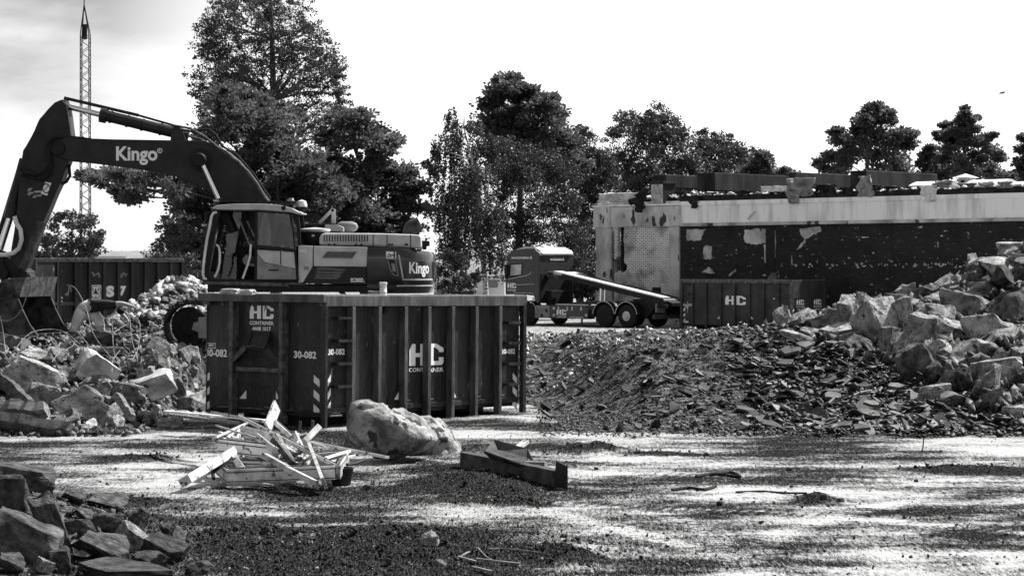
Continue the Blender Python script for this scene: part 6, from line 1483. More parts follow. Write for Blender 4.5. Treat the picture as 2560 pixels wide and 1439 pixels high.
# brick panel with ragged opening
z_s = W(1530, 682)[1]; r = random.Random(12)
left = [(wx(1527), z_s+.0), (wx(1527), zf-.003)]
jag = lambda x, z0, z1, n, a: [(x+r.uniform(-a, a)*(i % 2 == 0), z0+(z1-z0)*i/n) for i in range(n+1)]
mb = MB()
mb.prism([(wx(1527)+.002, W(1530, 645)[1]), (wx(1527)+.002, zf-.002), (wx(1540), zf-.002), (wx(1540)-.02, W(1530, 600)[1]), (wx(1540), W(1530, 640)[1]), (wx(1535), W(1530, 648)[1])], .12, .34)
opn = [(wx(1556), zf-.002), (wx(1556)-.03, W(1560, 600)[1]), (wx(1556)+.04, W(1560, 630)[1]), (wx(1556), W(1560, 655)[1]), (wx(1564), W(1564, 664)[1]), (wx(1562), W(1562, 674)[1]), (wx(1553), W(1553, 682)[1]), (wx(1545), W(1545, 678)[1]), (wx(1530), W(1530, 684)[1]), (wx(1527)+.002, W(1528, 684)[1])]
poly = [(wx(1527)+.002, -.1)]+[(wx(1672)-.002, -.1), (wx(1672)-.002, zf-.002)]+opn
mb.prism(poly, .12, .34); mb.build('brick_panel', M['brick'], bd); MB().box(wx(1541), wx(1541)+.25, .34, 3.2, z_s-.4, zf-.004).build('shade_backing', M['inner'], bd); MB().box(wx(1556)-.02, wx(1672), .342, .40, -.1, zf-.004).build('shade_jamb', M['inner'], bd)  # dark boxes added behind the opening to stand for its shade
a, z = W(1627, 718); a2_, z2 = W(1648, 736)
v_ = MB().box(a, a2_, .10, .15, z2, z).build('vent_opening', M['black'], bd)
mb = MB(); [mb.box(a-.05+i*.1, a+.02+i*.1, .105, .13, z+.05, z+.28) for i in range(int((a2_-a)/.1)+2)]; mb.build('brick_arch', M['brick'], v_)
mb = MB(); mb.tube([(wx(1530), .1, z_s-1.3), (wx(1530), .08, zf-.2)], .02, 5); mb.build('hanging_wire', M['black'], bd)
# dark wall
MB().box(wx(1697)+.002, XE, .1, .4, -.2, zf-.002).build('burnt_wall', M['char'], bd)
a0_, a1_ = wx(1912), wx(1934); MB().box(a0_, a1_, .06, .1, -.2, zf-.004).build('wall_pier', M['black'], bd)
for pts in (((1712,573),(1760,572),(1748,600),(1715,602)), ((1858,574),(1911,572),(1911,608),(1880,610),(1858,606))):
    MB().prism(wp(jagp(pts, 2.2, int(pts[0][0]))), .092, .1).build('plaster_patch', M['plaster'], bd)
for pts in (((1757,617),(1762,613),(1776,616),(1775,648),(1757,647),(1754,635)), ((1752,680),(1768,666),(1785,682),(1770,683)), ((1905,610),(1911,610),(1913,655),(1909,657)), ((1932,575),(1935,575),(1936,620),(1933,660)),
            ((1988,625),(1998,610),(2010,597),(2012,603),(2000,618),(1990,624)), ((1818,688),(1835,672),(1838,678),(1820,690)), ((1900,688),(1913,682),(1912,690)), ((1996,572),(2048,566),(2050,578),(2008,598),(1998,585)),
            ((2153,592),(2168,591),(2168,594),(2153,595)), ((1975,640),(1977,640),(1978,662),(1976,662)), ((2340,604),(2343,604),(2343,616),(2341,618))):
    MB().prism(wp(jagp(pts, 1.3, int(pts[0][0]), 4)), .09, .0985).build('plaster_patch', M['conclight'], bd)
mb = MB(); r = random.Random(8)
for i in range(90):
    px = r.uniform(1975, 2420) if i < 62 else r.uniform(1700, 2550); py = r.gauss(664, 3) if i < 62 else r.uniform(580, 760); a, z = W(px, py); w_, h_ = r.uniform(.03, .16), r.uniform(.03, .10)
    mb.add([(a, .094, z), (a+w_, .094, z-.01), (a+w_*.8, .094, z+h_), (a+.01, .094, z+h_*.8)], [(0, 1, 2, 3)])
mb.build('paint_flakes', M['conclight'], bd)
# fascia beam
zt_l = W(1600, 512)[1]; zA = W(1706, 566)[1]; zB = W(1706, 507)[1]
MB().box(wx(1487), wx(1528), -.12, .5, zA, zB-.05).build('beam_end', M['plaster'], bd, bevel=.015)
MB().box(wx(1528)+.004, wx(1706), -.06, .5, zA+.02, zB-.12).build('stained_beam', M['plaster'], bd, bevel=.01)
MB().box(wx(1487)-.05, wx(1706), -.16, .3, zB-.10, zB-.02).build('beam_cap', M['beamw'], bd)
wm = MB(); wm.box(wx(1706)+.003, wx(1925)-.01, -.06, .5, zA+.12, zB-.14); wm.box(wx(1925)+.01, XE, -.06, .5, zA+.12, zB-.14); fas = wm.build('fascia', M['beamw'], bd)
wm = MB(); wm.box(wx(1706)+.003, XE, -.15, -.055, zB-.14, zB+.06); wm.build('fascia_ledge', M['beamw'], fas, bevel=.01)
wm = MB(); wm.box(wx(1706)+.003, XE, -.12, -.055, zA+.0, zA+.15); wm.build('fascia_lip', M['plaster'], fas, bevel=.02)
mb = MB(); mb.tube([PW.p3(1870, 548, -.08), PW.p3(1875, 540, -.14), PW.p3(1888, 528, -.09)], .03, 6); mb.build('bent_pipe', M['plaster'], fas)
# roof edge
r = random.Random(3); mb = MB(); top = []; x = wx(1700)
while x < XE: top.append((x, zB+.30+r.uniform(-.03, .05))); x += r.uniform(.15, .5)
mb.prism([(wx(1700), zB+.062), (XE, zB+.062)]+top[::-1], -.02, .5); mb.build('roof_edge', M['membrane'], bd)
MB().box(wx(1490), XE, .5, 14, zB-.1, zB+.2).build('roof_deck', M['membrane'], bd)
MB().box(wx(1490), wx(1700)-.01, .1, .5, zB-.02, zB+.1).build('roof_edge', M['membl'], bd)
MB().box(wx(1488), wx(1528), 12, 12.5, -.2, zf).build('pillar', M['plaster'], bd)
# pillars of the far side so that the opening shows an interior
MB().box(wx(1600), XE, 13.5, 13.8, -.2, zB-.12).build('back_wall', M['plaster'], bd)
# wooden-clad chimney box
def roofthing(name, mb, m, label, cat, group=None, bevel=0, smooth=False):
    o = mb.build(name, m, None, bevel=bevel, label=label, cat=cat, group=group, smooth=smooth); o.location = OW; o.rotation_euler = (0, 0, PW.rz); return o
mb = MB(); x0_, x1_ = wx(1632), wx(1661); z0_, z1_ = W(1640, 508)[1], W(1640, 460)[1]
ch = empty('chimney_box', (OW[0], OW[1], 0), PW.rz, 'narrow white-boarded shaft with a dark cap at the left of the roof edge', 'chimney')
MB().box(x0_, x1_, -.1, .8, z0_, z1_).build('shaft', M['black'], ch)
mb = MB(); n = 5; [mb.box(x0_+(x1_-x0_)*i/n+.008, x0_+(x1_-x0_)*(i+1)/n-.008, -.13, -.1, z0_, z1_-.02) for i in range(n)]; mb.build('boarding', M['woodw'], ch)
MB().box(x0_-.06, x1_+.06, -.16, .85, z1_, z1_+.12).build('cap', M['roofbeam'], ch, bevel=.01)
# concrete roof beams running back from the wall
BMS = [(1637, 1665, 437, 470, 6.5, 'first sooty concrete roof beam, behind the white-boarded shaft'), (1742, 1787, 433, 478, 6.0, 'second sooty concrete roof beam from the left, with a paler end face'),
       (1972, 1990, 431, 470, 4.2, 'third sooty concrete roof beam, carrying the grey tarp'), (2125, 2165, 427, 470, 4.8, 'rightmost sooty concrete roof beam, with a scarecrow-like rag')]
for x0, x1, y0, y1, ln, lab in BMS:
    b = .3; a0, z1 = W(x0, y0, b); a1, _ = W(x1, y0, b); z0 = W(x0, y1, b)[1]
    roofthing('roof_beam', MB().box(a0, a1, b, b+ln*1.15, z0, z1), M['roofbeam'], lab, 'concrete beam', 'concrete roof beams', bevel=.03)
# crumpled sheets
def sheet(name, px0, py0, px1, py1, b, m, lab, seed, amp=.35, nx=16, ny=12, droop=0, cat='tarpaulin', taper=0, thick=.02):
    r = random.Random(seed); a0, z1 = W(px0, py0, b); a1, z0 = W(px1, py1, b); vs = []
    for j in range(ny+1):
        for i in range(nx+1):
            u, v = i/nx, j/ny; uu = u+(0.5-u)*taper*v
            d = mnoise.noise(Vector((u*3+seed, v*3, seed)))*amp+abs(mnoise.noise(Vector((u*5, v*2+seed, 4))))*amp*.8
            edge = mnoise.noise(Vector((u*4, seed, v*4)))*.12
            vs.append((a0+(a1-a0)*(uu+edge*(.5 if v > .5 else .2)), b-.1-droop*v+d-(.5*(1-v)*-1 if droop == 0 else 0)*.0, z1+(z0-z1)*(v+edge*.6*(1 if 0 < u < 1 else .5))-droop*abs(u-.5)*.3))
    me = bpy.data.meshes.new(name); me.from_pydata(vs, [], [(j*(nx+1)+i, j*(nx+1)+i+1, (j+1)*(nx+1)+i+1, (j+1)*(nx+1)+i) for j in range(ny) for i in range(nx)])
    me.materials.append(M[m]); me.polygons.foreach_set('use_smooth', [True]*len(me.polygons)); o = link(name, me); so_ = o.modifiers.new('s', 'SOLIDIFY'); so_.thickness = thick
    o.location = OW; o.rotation_euler = (0, 0, PW.rz); return tag(o, lab, cat)
sheet('tarpaulin', 1967, 446, 2040, 490, -.1, 'cloth', 'large grey tarp draped over the third roof beam', 3, .5, taper=.3)
sheet('tarpaulin', 1965, 478, 2008, 508, -.2, 'cloth', 'hanging corner of the grey tarp below the third roof beam', 5, .25, taper=.5)
sheet('tarpaulin', 2150, 441, 2180, 492, -.1, 'cloth', 'grey rag hanging like a scarecrow from the rightmost roof beam', 8, .35, taper=-.3)
sheet('tarpaulin', 2303, 464, 2345, 504, -.15, 'clothw', 'white cloth hanging over the roof edge near the skylights', 9, .3, taper=.45)
sheet('roof_felt', 1722, 490, 1752, 520, -.12, 'membrane', 'black felt scrap drooping over the fascia', 11, .2, cat='roofing felt', taper=.6)
sheet('roof_felt', 1585, 488, 1618, 530, -.18, 'membrane', 'black felt scrap hanging over the beam below the rolled felt', 12, .3, cat='roofing felt', taper=.5)
sheet('roof_sheet', 1500, 484, 1598, 504, -.1, 'membl', 'pale bent roofing sheet on the left corner of the roof', 13, .25, cat='roofing sheet', nx=22, ny=6, thick=.04)
sheet('roof_sheet', 1905, 466, 1972, 478, -.1, 'clothw', 'white crumpled sheet left of the grey tarp', 14, .3, cat='roofing sheet', ny=6)
sheet('roof_felt', 2338, 452, 2380, 468, -.1, 'cloth', 'curled grey felt behind the white hanging cloth', 15, .4, cat='roofing felt')
sheet('roof_felt', 2040, 462, 2090, 480, 0, 'membrane', 'dark folded felt right of the grey tarp', 16, .3, cat='roofing felt')
sheet('roof_felt', 2185, 462, 2205, 476, 0, 'membrane', 'small dark felt fold beside the rag', 17, .25, cat='roofing felt')
r = random.Random(21)
for i, px in enumerate((1520, 1552, 1700, 1765, 1800, 1845, 1880, 1925, 2070, 2105, 2215, 2250, 2395, 2450, 2500)):
    wd_ = r.uniform(16, 44); yy = 492-(px-1700)*.030 if px > 1690 else 492
    o = sheet('roof_felt', px, yy-r.uniform(4, 15), px+wd_*1.3, yy+r.uniform(1, 6), r.uniform(-.1, .5), r.choice(['membrane', 'membrane', 'membl', 'cloth', 'woodg']), 'torn scrap of felt or board lying crumpled along the roof edge', 30+i, r.uniform(.2, .5), nx=9, ny=7, cat='roofing scrap', taper=r.uniform(-.5, .1))
    o['group'] = 'torn scraps along the roof edge'
mb = MB(); mb.tube([PW.p3(1578, 505, -.1), PW.p3(1598, 490, -.2), PW.p3(1618, 470, -.1)], [.2, .17, .12], 10); roofthing('felt_roll', mb, M['membrane'], 'rolled-up dark felt leaning against the white-boarded shaft', 'roofing felt', smooth=True)
for (x0, x1, y0, y1, lab) in ((2282, 2375, 456, 470, 'white domed skylight left of the vent'), (2412, 2515, 452, 470, 'longer white domed skylight right of the vent'), (2520, 2590, 456, 468, 'white domed skylight cut off by the right picture edge')):
    a0, z1 = W(x0, y0, 1.5); a1, z0 = W(x1, y1, 1.5); sk = empty('skylight', OW, PW.rz, lab, 'skylight', 'white roof skylights')
    MB().box(a0, a1, 1.2, 2.6, z0-.1, z0+.14).build('curb', M['metal'], sk)
    n = 10; mb = MB(); prof = [(1.15+1.5*i/n, z0+.14+math.sin(math.pi*i/n)*(z1-z0-.1)) for i in range(n+1)]
    vs = [(a, y, z) for a in (a0+.02, a1-.02) for y, z in prof]; mb.add(vs, [(i, i+1, i+n+2, i+n+1) for i in range(n)]+[tuple(range(n+1)), tuple(range(2*n+1, n, -1))]); mb.build('dome', M['clothw'], sk, smooth=True)
vt = empty('roof_vent', OW, PW.rz, 'square roof vent with a small pitched cap between the skylights', 'roof vent')
a0, z1 = W(2396, 434, 1.8); a1, z0 = W(2424, 462, 1.8); am = (a0+a1)/2
MB().box(am-.22, am+.22, 1.7, 2.15, z0-.2, z0+(z1-z0)*.62).build('duct', M['plaster'], vt)
mb = MB(); zz = z0+(z1-z0)*.62; mb.add([(am-.42, 1.5, zz), (am+.42, 1.5, zz), (am+.42, 2.35, zz), (am-.42, 2.35, zz), (am, 1.9, z1)], [(3, 2, 1, 0), (0, 1, 4), (1, 2, 4), (2, 3, 4), (3, 0, 4)]); mb.build('cap', M['membl'], vt)
mb = MB(); mb.box(am-.1, am+.1, 1.69, 1.7, z0, zz-.1); mb.build('duct_opening', M['black'], vt)
g2 = np.random.default_rng(5); n = 900; a = g2.uniform(wx(1560), XE-1, n); b = g2.uniform(.0, 1.6, n); c_, s_ = math.cos(PW.rz), math.sin(PW.rz)
scatter('rubble', np.stack([OW[0]+a*c_-b*s_, OW[1]+a*s_+b*c_, np.full(n, zB+.3)+g2.random(n)*.08], -1), g2.uniform(.06, .4, n), 'membl', flat=.2, tilt=.6, seed=6, label='torn scraps of felt and board along the roof edge', cat='debris')

# ------------------------------------------------------------------ boulders
def boulder(px0, px1, py0, py1, D, seed, lab, prof, depth=1.6):
    """prof: outline points in pixels (clockwise); made into a rounded body with real depth"""
    c = PX((px0+px1)/2, (py0+py1)/2, D); bm = bmesh.new(); bmesh.ops.create_icosphere(bm, subdivisions=5, radius=1)
    cxp, cyp = (px0+px1)/2, (py0+py1)/2; pol = [(math.atan2(-(y-cyp), x-cxp), math.hypot(x-cxp, y-cyp)) for x, y in prof]; pol.sort()
    ang = [p[0] for p in pol]; rad = [p[1] for p in pol]; ang = [ang[-1]-2*math.pi]+ang+[ang[0]+2*math.pi]; rad = [rad[-1]]+rad+[rad[0]]; s = F/D
    for v in bm.verts:
        th = math.atan2(v.co.z, v.co.x); rr = float(np.interp(th, ang, rad))/s; q = math.hypot(v.co.x, v.co.z)
        q2_ = q**.8 if q > 0 else 0; y = v.co.y
        y = math.copysign(abs(y)**.75, y)
        v.co = Vector((math.cos(th)*rr*q2_, y*depth/2, math.sin(th)*rr*q2_))
    bmesh.ops.recalc_face_normals(bm, faces=bm.faces); bm.normal_update()
    for v in bm.verts:
        p = v.co+Vector((seed*5, 0, 0)); n1 = mnoise.noise(p*1.1); n2 = mnoise.fractal(p*2.6, .8, 2.2, 5); rid = abs(mnoise.noise(p*Vector((1.5, 1.5, 2.6)) if False else Vector((p.x*1.2, p.y*1.2, p.z*2.4))))
        n3 = mnoise.fractal(p*6.0, .9, 2.1, 4); v.co += v.normal*(n1*.09+n2*.07-rid*.10+n3*.018)
    me = bpy.data.meshes.new('boulder'); bm.to_mesh(me); bm.free(); me.polygons.foreach_set('use_smooth', [True]*len(me.polygons)); me.materials.append(M['boulder'])
    o = link('boulder', me); o.location = c; return tag(o, lab, 'boulder')
boulder(872, 1090, 998, 1130, 32.2, 3, 'big pale boulder in front of the container, leaning on the other one', [(872,1025),(880,1005),(900,999),(935,1004),(975,1020),(1020,1030),(1060,1050),(1085,1075),(1090,1095),(1070,1115),(1030,1135),(970,1135),(910,1118),(882,1085),(873,1050)], 1.3)
boulder(1000, 1150, 1038, 1165, 33.7, 7, 'second boulder, lower and rounder, behind the right shoulder of the big one', [(1005,1060),(1030,1040),(1080,1042),(1115,1058),(1140,1080),(1150,1110),(1146,1140),(1125,1160),(1080,1165),(1030,1150),(1000,1120)], 1.4)
stone('stone', 'chunk', PX(893, 1104, 33.2), (.36, .4, .24), (0, .1, .4), 'pale stone peeping from under the left of the boulders', 'stone', 'loose stones on the yard')

# ------------------------------------------------------------------ steel channel and bent trough
def cg(x, y): return (400+x/2.415, 960+y/2.415)
mb = MB(); A = hit(*cg(1812, 500)); Bp = hit(*cg(2350, 612)); u = (Bp-A).normalized(); ln = (Bp-A).length; side_ = Vector((-u.y, u.x, 0)).normalized()
hgt = .23; t = .02; sec = [(0, 0), (.15, 0), (.15, t), (t, t), (t, hgt-t), (.15, hgt-t), (.15, hgt), (0, hgt)]
L2 = ln+.22
vs = [u*s+side_*a+Vector((0, 0, z)) for s in (0, L2) for a, z in sec]; mb.add(vs, [tuple(range(8)), tuple(range(15, 7, -1))]+[(i, (i+1) % 8, (i+1) % 8+8, i+8) for i in range(8)])
mb.build('steel_channel', M['rust'], None, label='rusty steel channel lying on the yard right of the boulders', cat='steel beam', loc=A-Vector((0, 0, .03)))
mb = MB(); E_ = u*(L2-.02)+side_*-.05; mb.add([E_+Vector((0, 0, .02)), E_+u*.3+Vector((0, 0, 0)), E_+u*.3+Vector((0, 0, .30)), E_+u*.06+Vector((0, 0, .34)), E_+side_*.03+Vector((0, 0, .02)), E_+side_*.03+u*.3, E_+side_*.03+u*.3+Vector((0, 0, .3)), E_+side_*.03+u*.06+Vector((0, 0, .34))],
      [(0, 1, 2, 3), (7, 6, 5, 4), (0, 4, 5, 1), (1, 5, 6, 2), (2, 6, 7, 3), (3, 7, 4, 0)]); mb.build('bracket_plate', M['black'], None, label='black bracket plate standing at the near end of the steel channel', cat='bracket', loc=A)
# trough resting on the channel
Dt = (A.y+Bp.y)/2-.1; q_ = lambda x, y, d: PX(*cg(x, y), Dt+d); T0 = q_(2105, 430, 0); mb = MB()
V_ = [q_(1955, 410, -.05)-T0, q_(2172, 486, -.5)-T0, q_(1992, 448, .02)-T0, q_(2165, 500, -.3)-T0, q_(2040, 400, .3)-T0, q_(2222, 448, .05)-T0, q_(2010, 338, .38)-T0, q_(2218, 392, .2)-T0, q_(2262, 466, -.1)-T0]
mb.add(V_, [(0, 1, 3, 2), (2, 3, 5, 4), (4, 5, 7, 6), (0, 2, 4, 6), (5, 8, 7)])
tr_o = mb.build('metal_trough', M['rust'], None, label='bent sheet-metal trough tipped across the steel channel', cat='trough', loc=T0); sm = tr_o.modifiers.new('s', 'SOLIDIFY'); sm.thickness = .022
p = hit(*cg(2190, 375)); q = hit(*cg(2150, 400)); mb = MB(); mb.beam(PX(*cg(2110, 420), A.y+.1), PX(*cg(2212, 345), A.y+.4), .09, .05); mb.build('plank', M['woodw'], None, label='short pale stick propped behind the metal trough', cat='plank')
mb = MB(); mb.beam(PX(*cg(2200, 480), A.y-.4), PX(*cg(2330, 482), A.y-.5), .14, .07); mb.build('plank', M['woodg'], None, label='stubby board end sticking out under the trough on the right', cat='plank')

# ------------------------------------------------------------------ heap of window frames and boards
WG = 'boards of the white wood heap'
def W3(x, y, D): return PX(*cg(x, y), D)
def plank(x0, y0, D0, x1, y1, D1, wd, ht, roll, lab, m='woodw', groove=False, name='plank', cat='plank'):
    a, b = W3(x0, y0, D0), W3(x1, y1, D1); wd *= .72; ht *= .72
    sp_ = (b-a).length
    for p in (a, b):
        gz = Hs(p.x, p.y)+.015
        if p.z < gz: p.z = gz
    c = (a+b)/2; mb = MB(); mb.beam(a-c, b-c, wd, ht, roll)
    if groove:
        t = (b-a).normalized(); up = Vector((0, 0, 1)); s_ = t.cross(up).normalized(); n_ = s_.cross(t).normalized()
        cs, sn_ = math.cos(roll), math.sin(roll); s2, n2 = s_*cs+n_*sn_, n_*cs-s_*sn_
        for k in (-.28, .0, .28):
            mb.beam(a-c+s2*k*wd+n2*(ht/2), b-c+s2*k*wd+n2*(ht/2), wd*.10, .012, roll, 1)
    return mb.build(name, [M[m], M['wooddark']], None, bevel=.004, label=lab, cat=cat, group=WG, loc=c)
plank(30, 162, 33.5, 640, 218, 31.5, .10, .035, 0, 'long thin pale lath reaching left from the top of the wood heap')
plank(60, 186, 33.0, 500, 236, 31.0, .12, .06, 0, 'weathered dark board under the long left lath', 'woodg')
plank(320, 172, 32, 640, 228, 30.5, .12, .05, .2, 'pale board overlapping the long left lath')
plank(488, 198, 31.0, 1078, 500, 27.9, .11, .07, .3, 'longest white beam slanting down across the front of the heap', groove=True)
plank(705, 128, 31.0, 650, 268, 30.5, .26, .05, 1.3, 'wide split board standing nearly upright on top of the heap')
plank(632, 136, 30.9, 700, 152, 30.8, .012, .012, 0, 'thin upper nail-like spike on the upright split board', 'wooddark', name='nail', cat='nail')
plank(610, 176, 30.8, 680, 192, 30.7, .012, .012, 0, 'thin lower nail-like spike on the upright split board', 'wooddark', name='nail', cat='nail')
plank(905, 346, 30.2, 1372, 441, 29.3, .11, .05, .1, 'long white lath reaching right towards the steel channel', groove=True)
plank(868, 352, 30.4, 955, 262, 30.6, .22, .12, .6, 'stubby bright white block end sticking up at the right of the heap')
plank(340, 250, 29.5, 625, 335, 29.0, .07, .03, .2, 'thin white slat on the upper left of the heap')
plank(326, 326, 29.4, 520, 236, 30.2, .10, .04, .3, 'white slat pointing down left above the upper frame')
plank(150, 585, 27.7, 432, 412, 29.0, .23, .16, .5, 'thick white six-sided post leaning out to the lower left')
plank(632, 432, 28.4, 765, 505, 27.9, .16, .10, .3, 'short white post end crossing the lower frame')
plank(768, 512, 27.8, 932, 594, 27.3, .17, .10, .3, 'short thick white board pointing down right at the front')
plank(905, 372, 29.0, 990, 598, 27.3, .21, .06, 1.2, 'grooved white profile board standing on the front right', groove=True)
plank(508, 268, 29.9, 632, 300, 29.6, .20, .10, .2, 'short white box-section piece with a dark end, upper middle', groove=True)
plank(600, 320, 29.2, 704, 402, 28.6, .18, .12, .4, 'white box-section piece with jagged dark end in the middle', groove=True)
plank(690, 340, 28.9, 802, 480, 28.3, .15, .10, .6, 'dark grooved profile piece in the middle of the heap', 'wooddark')
plank(705, 300, 29.6, 805, 470, 28.6, .08, .05, .2, 'narrow grey profile strip in the middle of the heap', 'woodg')
plank(690, 222, 30.9, 810, 330, 30.0, .16, .08, .5, 'white profile piece sliding off the back of the heap', groove=True)
plank(826, 300, 29.9, 868, 385, 29.4, .14, .03, 1.1, 'pale torn board fragment leaning at the back right')
plank(990, 448, 29.2, 1135, 405, 29.6, .15, .05, .2, 'bent white strip on the right of the heap')
plank(1020, 470, 29.6, 1170, 430, 30.0, .10, .04, .2, 'second pale strip beyond the bent one')
plank(420, 400, 29.6, 700, 470, 28.8, .14, .05, .2, 'board between the two frames', 'woodg')
plank(660, 312, 29.4, 700, 350, 29.2, .16, .14, .8, 'small broken block end in the middle of the heap')
plank(440, 405, 30.4, 680, 300, 31.0, .12, .05, .1, 'board lying inside the upper frame')
plank(560, 240, 30.6, 700, 300, 30.2, .12, .04, .2, 'short pale board behind the long beam')
plank(360, 290, 30.4, 470, 330, 30.2, .10, .04, .1, 'left inner slat of the upper frame')
plank(700, 400, 29.3, 860, 420, 29.2, .12, .05, .1, 'short board over the right part of the lower frame')
plank(760, 372, 29.8, 840, 440, 29.1, .10, .05, .1, 'crumbly pale fragment above the right of the lower frame')
plank(850, 420, 29.4, 900, 520, 28.4, .09, .04, .9, 'thin slat leaning beside the grooved profile board')
plank(470, 470, 28.9, 505, 525, 28.5, .16, .12, .9, 'short white stub standing inside the lower frame')
r = random.Random(41)
for i in range(26):
    x = r.uniform(400, 1010); y = r.uniform(300, 520); D = 30.0-(y-300)*.006; an = r.uniform(-.5, .6); l = r.uniform(40, 110)
    plank(x, y, D, x+l*math.cos(an), y+l*math.sin(an), D-.2, r.uniform(.04, .09), .025, r.uniform(0, 1), 'small wood splinter among the boards of the white wood heap', 'woodw' if i % 3 else 'woodg', name='splinter', cat='splinter')
def frame(corners, wd, ht, lab):
    P_ = [W3(*c) for c in corners]; c = sum(P_, Vector())/4; root = empty('window_frame', c, 0, lab, 'window frame', 'window frames in the wood heap')
    for i in range(4):
        a, b = P_[i]-c, P_[(i+1) % 4]-c; mb = MB(); t = (b-a).normalized(); mb.beam(a-t*wd*.3, b-t*wd*.6, wd, ht); mb.beam(a+Vector((0, 0, ht/2+.008)), b-t*wd*.8+Vector((0, 0, ht/2+.008)), wd*.45, .02, 0, 1)
        mb.beam(a-t*wd*.3+Vector((0, 0, ht*.28)), b-t*wd*.6+Vector((0, 0, ht*.28)), wd+.012, .014, 0, 1); mb.beam(a-t*wd*.3-Vector((0, 0, ht*.38)), b-t*wd*.6-Vector((0, 0, ht*.38)), wd+.012, .012, 0, 1)
        mb.build('frame_rail', [M['woodw'], M['wooddark']], root, bevel=.005)
    return root
frame([(365, 372, 29.3), (700, 410, 28.7), (830, 330, 31.2), (480, 300, 31.6)], .06, .17, 'upper of the two stacked white window frames')
frame([(415, 555, 28.2), (1075, 530, 27.9), (1130, 440, 30.4), (350, 500, 29.6)], .06, .18, 'lower white window frame lying on the ground')
frame([(480, 498, 28.9), (840, 506, 28.6), (900, 440, 30.0), (500, 450, 30.2)], .06, .16, 'small white window frame set inside the lower one')
mb = MB(); mb.tube([W3(1128, 485, 29), W3(1180, 476, 29.2), W3(1210, 465, 29.3), W3(1238, 452, 29.4)], .022, 6); mb.build('hose', M['black'], None, smooth=True, label='short black hose lying right of the wood heap', cat='hose')
mb = MB(); mb.tube([W3(325, 570, 28.3), W3(318, 540, 28.4), W3(340, 515, 28.5), W3(390, 480, 28.6), W3(430, 440, 28.8)], .025, 6); mb.build('hose', M['black'], None, smooth=True, label='black rubber hose curling out of the left of the lower frame', cat='hose')
c = W3(1095, 572, 28.6); c.z = Hs(c.x, c.y); mb = MB(); mb.lathe((0, 0, 0), [(.0, 0), (.12, 0), (.16, .22), (.17, .23), (.15, .23), (.11, .03), (0, .03)], 16); mb.build('bucket', M['black'], None, smooth=True, label='small black pot at the right foot of the wood heap', cat='pot', loc=c)
for (x, y, h, lab) in ((838, 268, .48, 'thin dark stake standing behind the wood heap'), (914, 268, .5, 'second dark stake right of the thin one')):
    c = hit(*cg(x, 300)); c = W3(x, 262, 33.5); mb = MB(); mb.beam((0, 0, 0), (.02, 0, h), .07 if x > 900 else .04, .04); c.z = Hs(c.x, c.y)
    mb.build('stake', M['wooddark'], None, label=lab, cat='stake', loc=c)
# timbers of the left bank
def timber(x0, y0, x1, y1, D0, D1, wd, ht, m, lab):
    a, b = PX(*c7(x0, y0), D0), PX(*c7(x1, y1), D1); c = (a+b)/2; mb = MB(); r = random.Random(int(x0+y0)); n = 9; t = (b-a)
    pts = [a-c+t*i/n+Vector((0, r.uniform(-.025, .025), r.uniform(-.025, .025))) for i in range(n+1)]
    mb.tube(pts, [max(wd, ht)*.66*r.uniform(.86, 1.06) for _ in pts], 5)
    return mb.build('timber', M[m], None, label=lab, cat='timber', group='timbers on the left bank', loc=c)
timber(10, 950, 205, 1125, 39.2, 38.2, .22, .2, 'wooddark', 'dark rotten timber sloping down from the left picture edge')
timber(-20, 1150, 335, 1165, 37.6, 37.3, .26, .24, 'woodg', 'horizontal grey timber with a pale top at the left edge of the bank')
timber(-20, 1225, 500, 1305, 37.0, 36.8, .24, .22, 'wooddark', 'long dark timber along the foot of the left bank')
timber(1225, 1178, 1500, 1210, 37.0, 36.6, .10, .10, 'woodw', 'pale thin timber end poking out beside the container stripes')
timber(-20, 690, 195, 720, 45.5, 45.2, .3, .36, 'contedge', 'heavy grey beam lying at the left picture edge below the bucket')
timber(840, 1065, 950, 1215, 38.0, 37.4, .13, .13, 'woodg', 'short grey post wedged upright between blocks of the left bank')
timber(620, 675, 775, 680, 47.6, 47.4, .34, .36, 'wooddark', 'short dark log under the boots of the worker')

# ------------------------------------------------------------------ worker bending over
SKD = 49.6
def wk(x, y, dy=0.0): p = PX(x/2.879, 620+y/2.879, SKD+dy); return p
def skin_body(name, joints, edges, radii, mats_fn):
    me = bpy.data.meshes.new(name); me.from_pydata([tuple(j) for j in joints], edges, []); o = bpy.data.objects.new(name, me); COL.objects.link(o)
    md = o.modifiers.new('skin', 'SKIN'); md.use_smooth_shade = True; o.modifiers.new('sub', 'SUBSURF').levels = 2
    o.modifiers['sub'].render_levels = 2
    for i, v in enumerate(me.skin_vertices[0].data): v.radius = radii[i] if isinstance(radii[i], tuple) else (radii[i], radii[i]); v.use_root = (i == 0)
    dg = bpy.context.evaluated_depsgraph_get(); dg.update(); m2 = bpy.data.meshes.new_from_object(o.evaluated_get(dg)); bpy.data.objects.remove(o)
    return m2
base = wk(600, 665); base.z = Hs(base.x, base.y)
pr = empty('person', base, 0, 'worker in white trousers and dark jacket bending double beside the excavator bucket', 'person')
J = {}; order = []
def j(n, x, y, dy, r_): J[n] = len(order); order.append((wk(x, y, dy)-base, r_))
j('pelvis', 598, 432, 0, (.17, .155)); j('waist', 655, 408, 0, (.15, .14)); j('chest', 735, 405, 0, (.18, .155)); j('neckb', 812, 412, 0, (.12, .10)); j('neck', 838, 428, 0, .062); j('head', 866, 448, 0, (.10, .095)); j('crown', 890, 462, 0, .07)
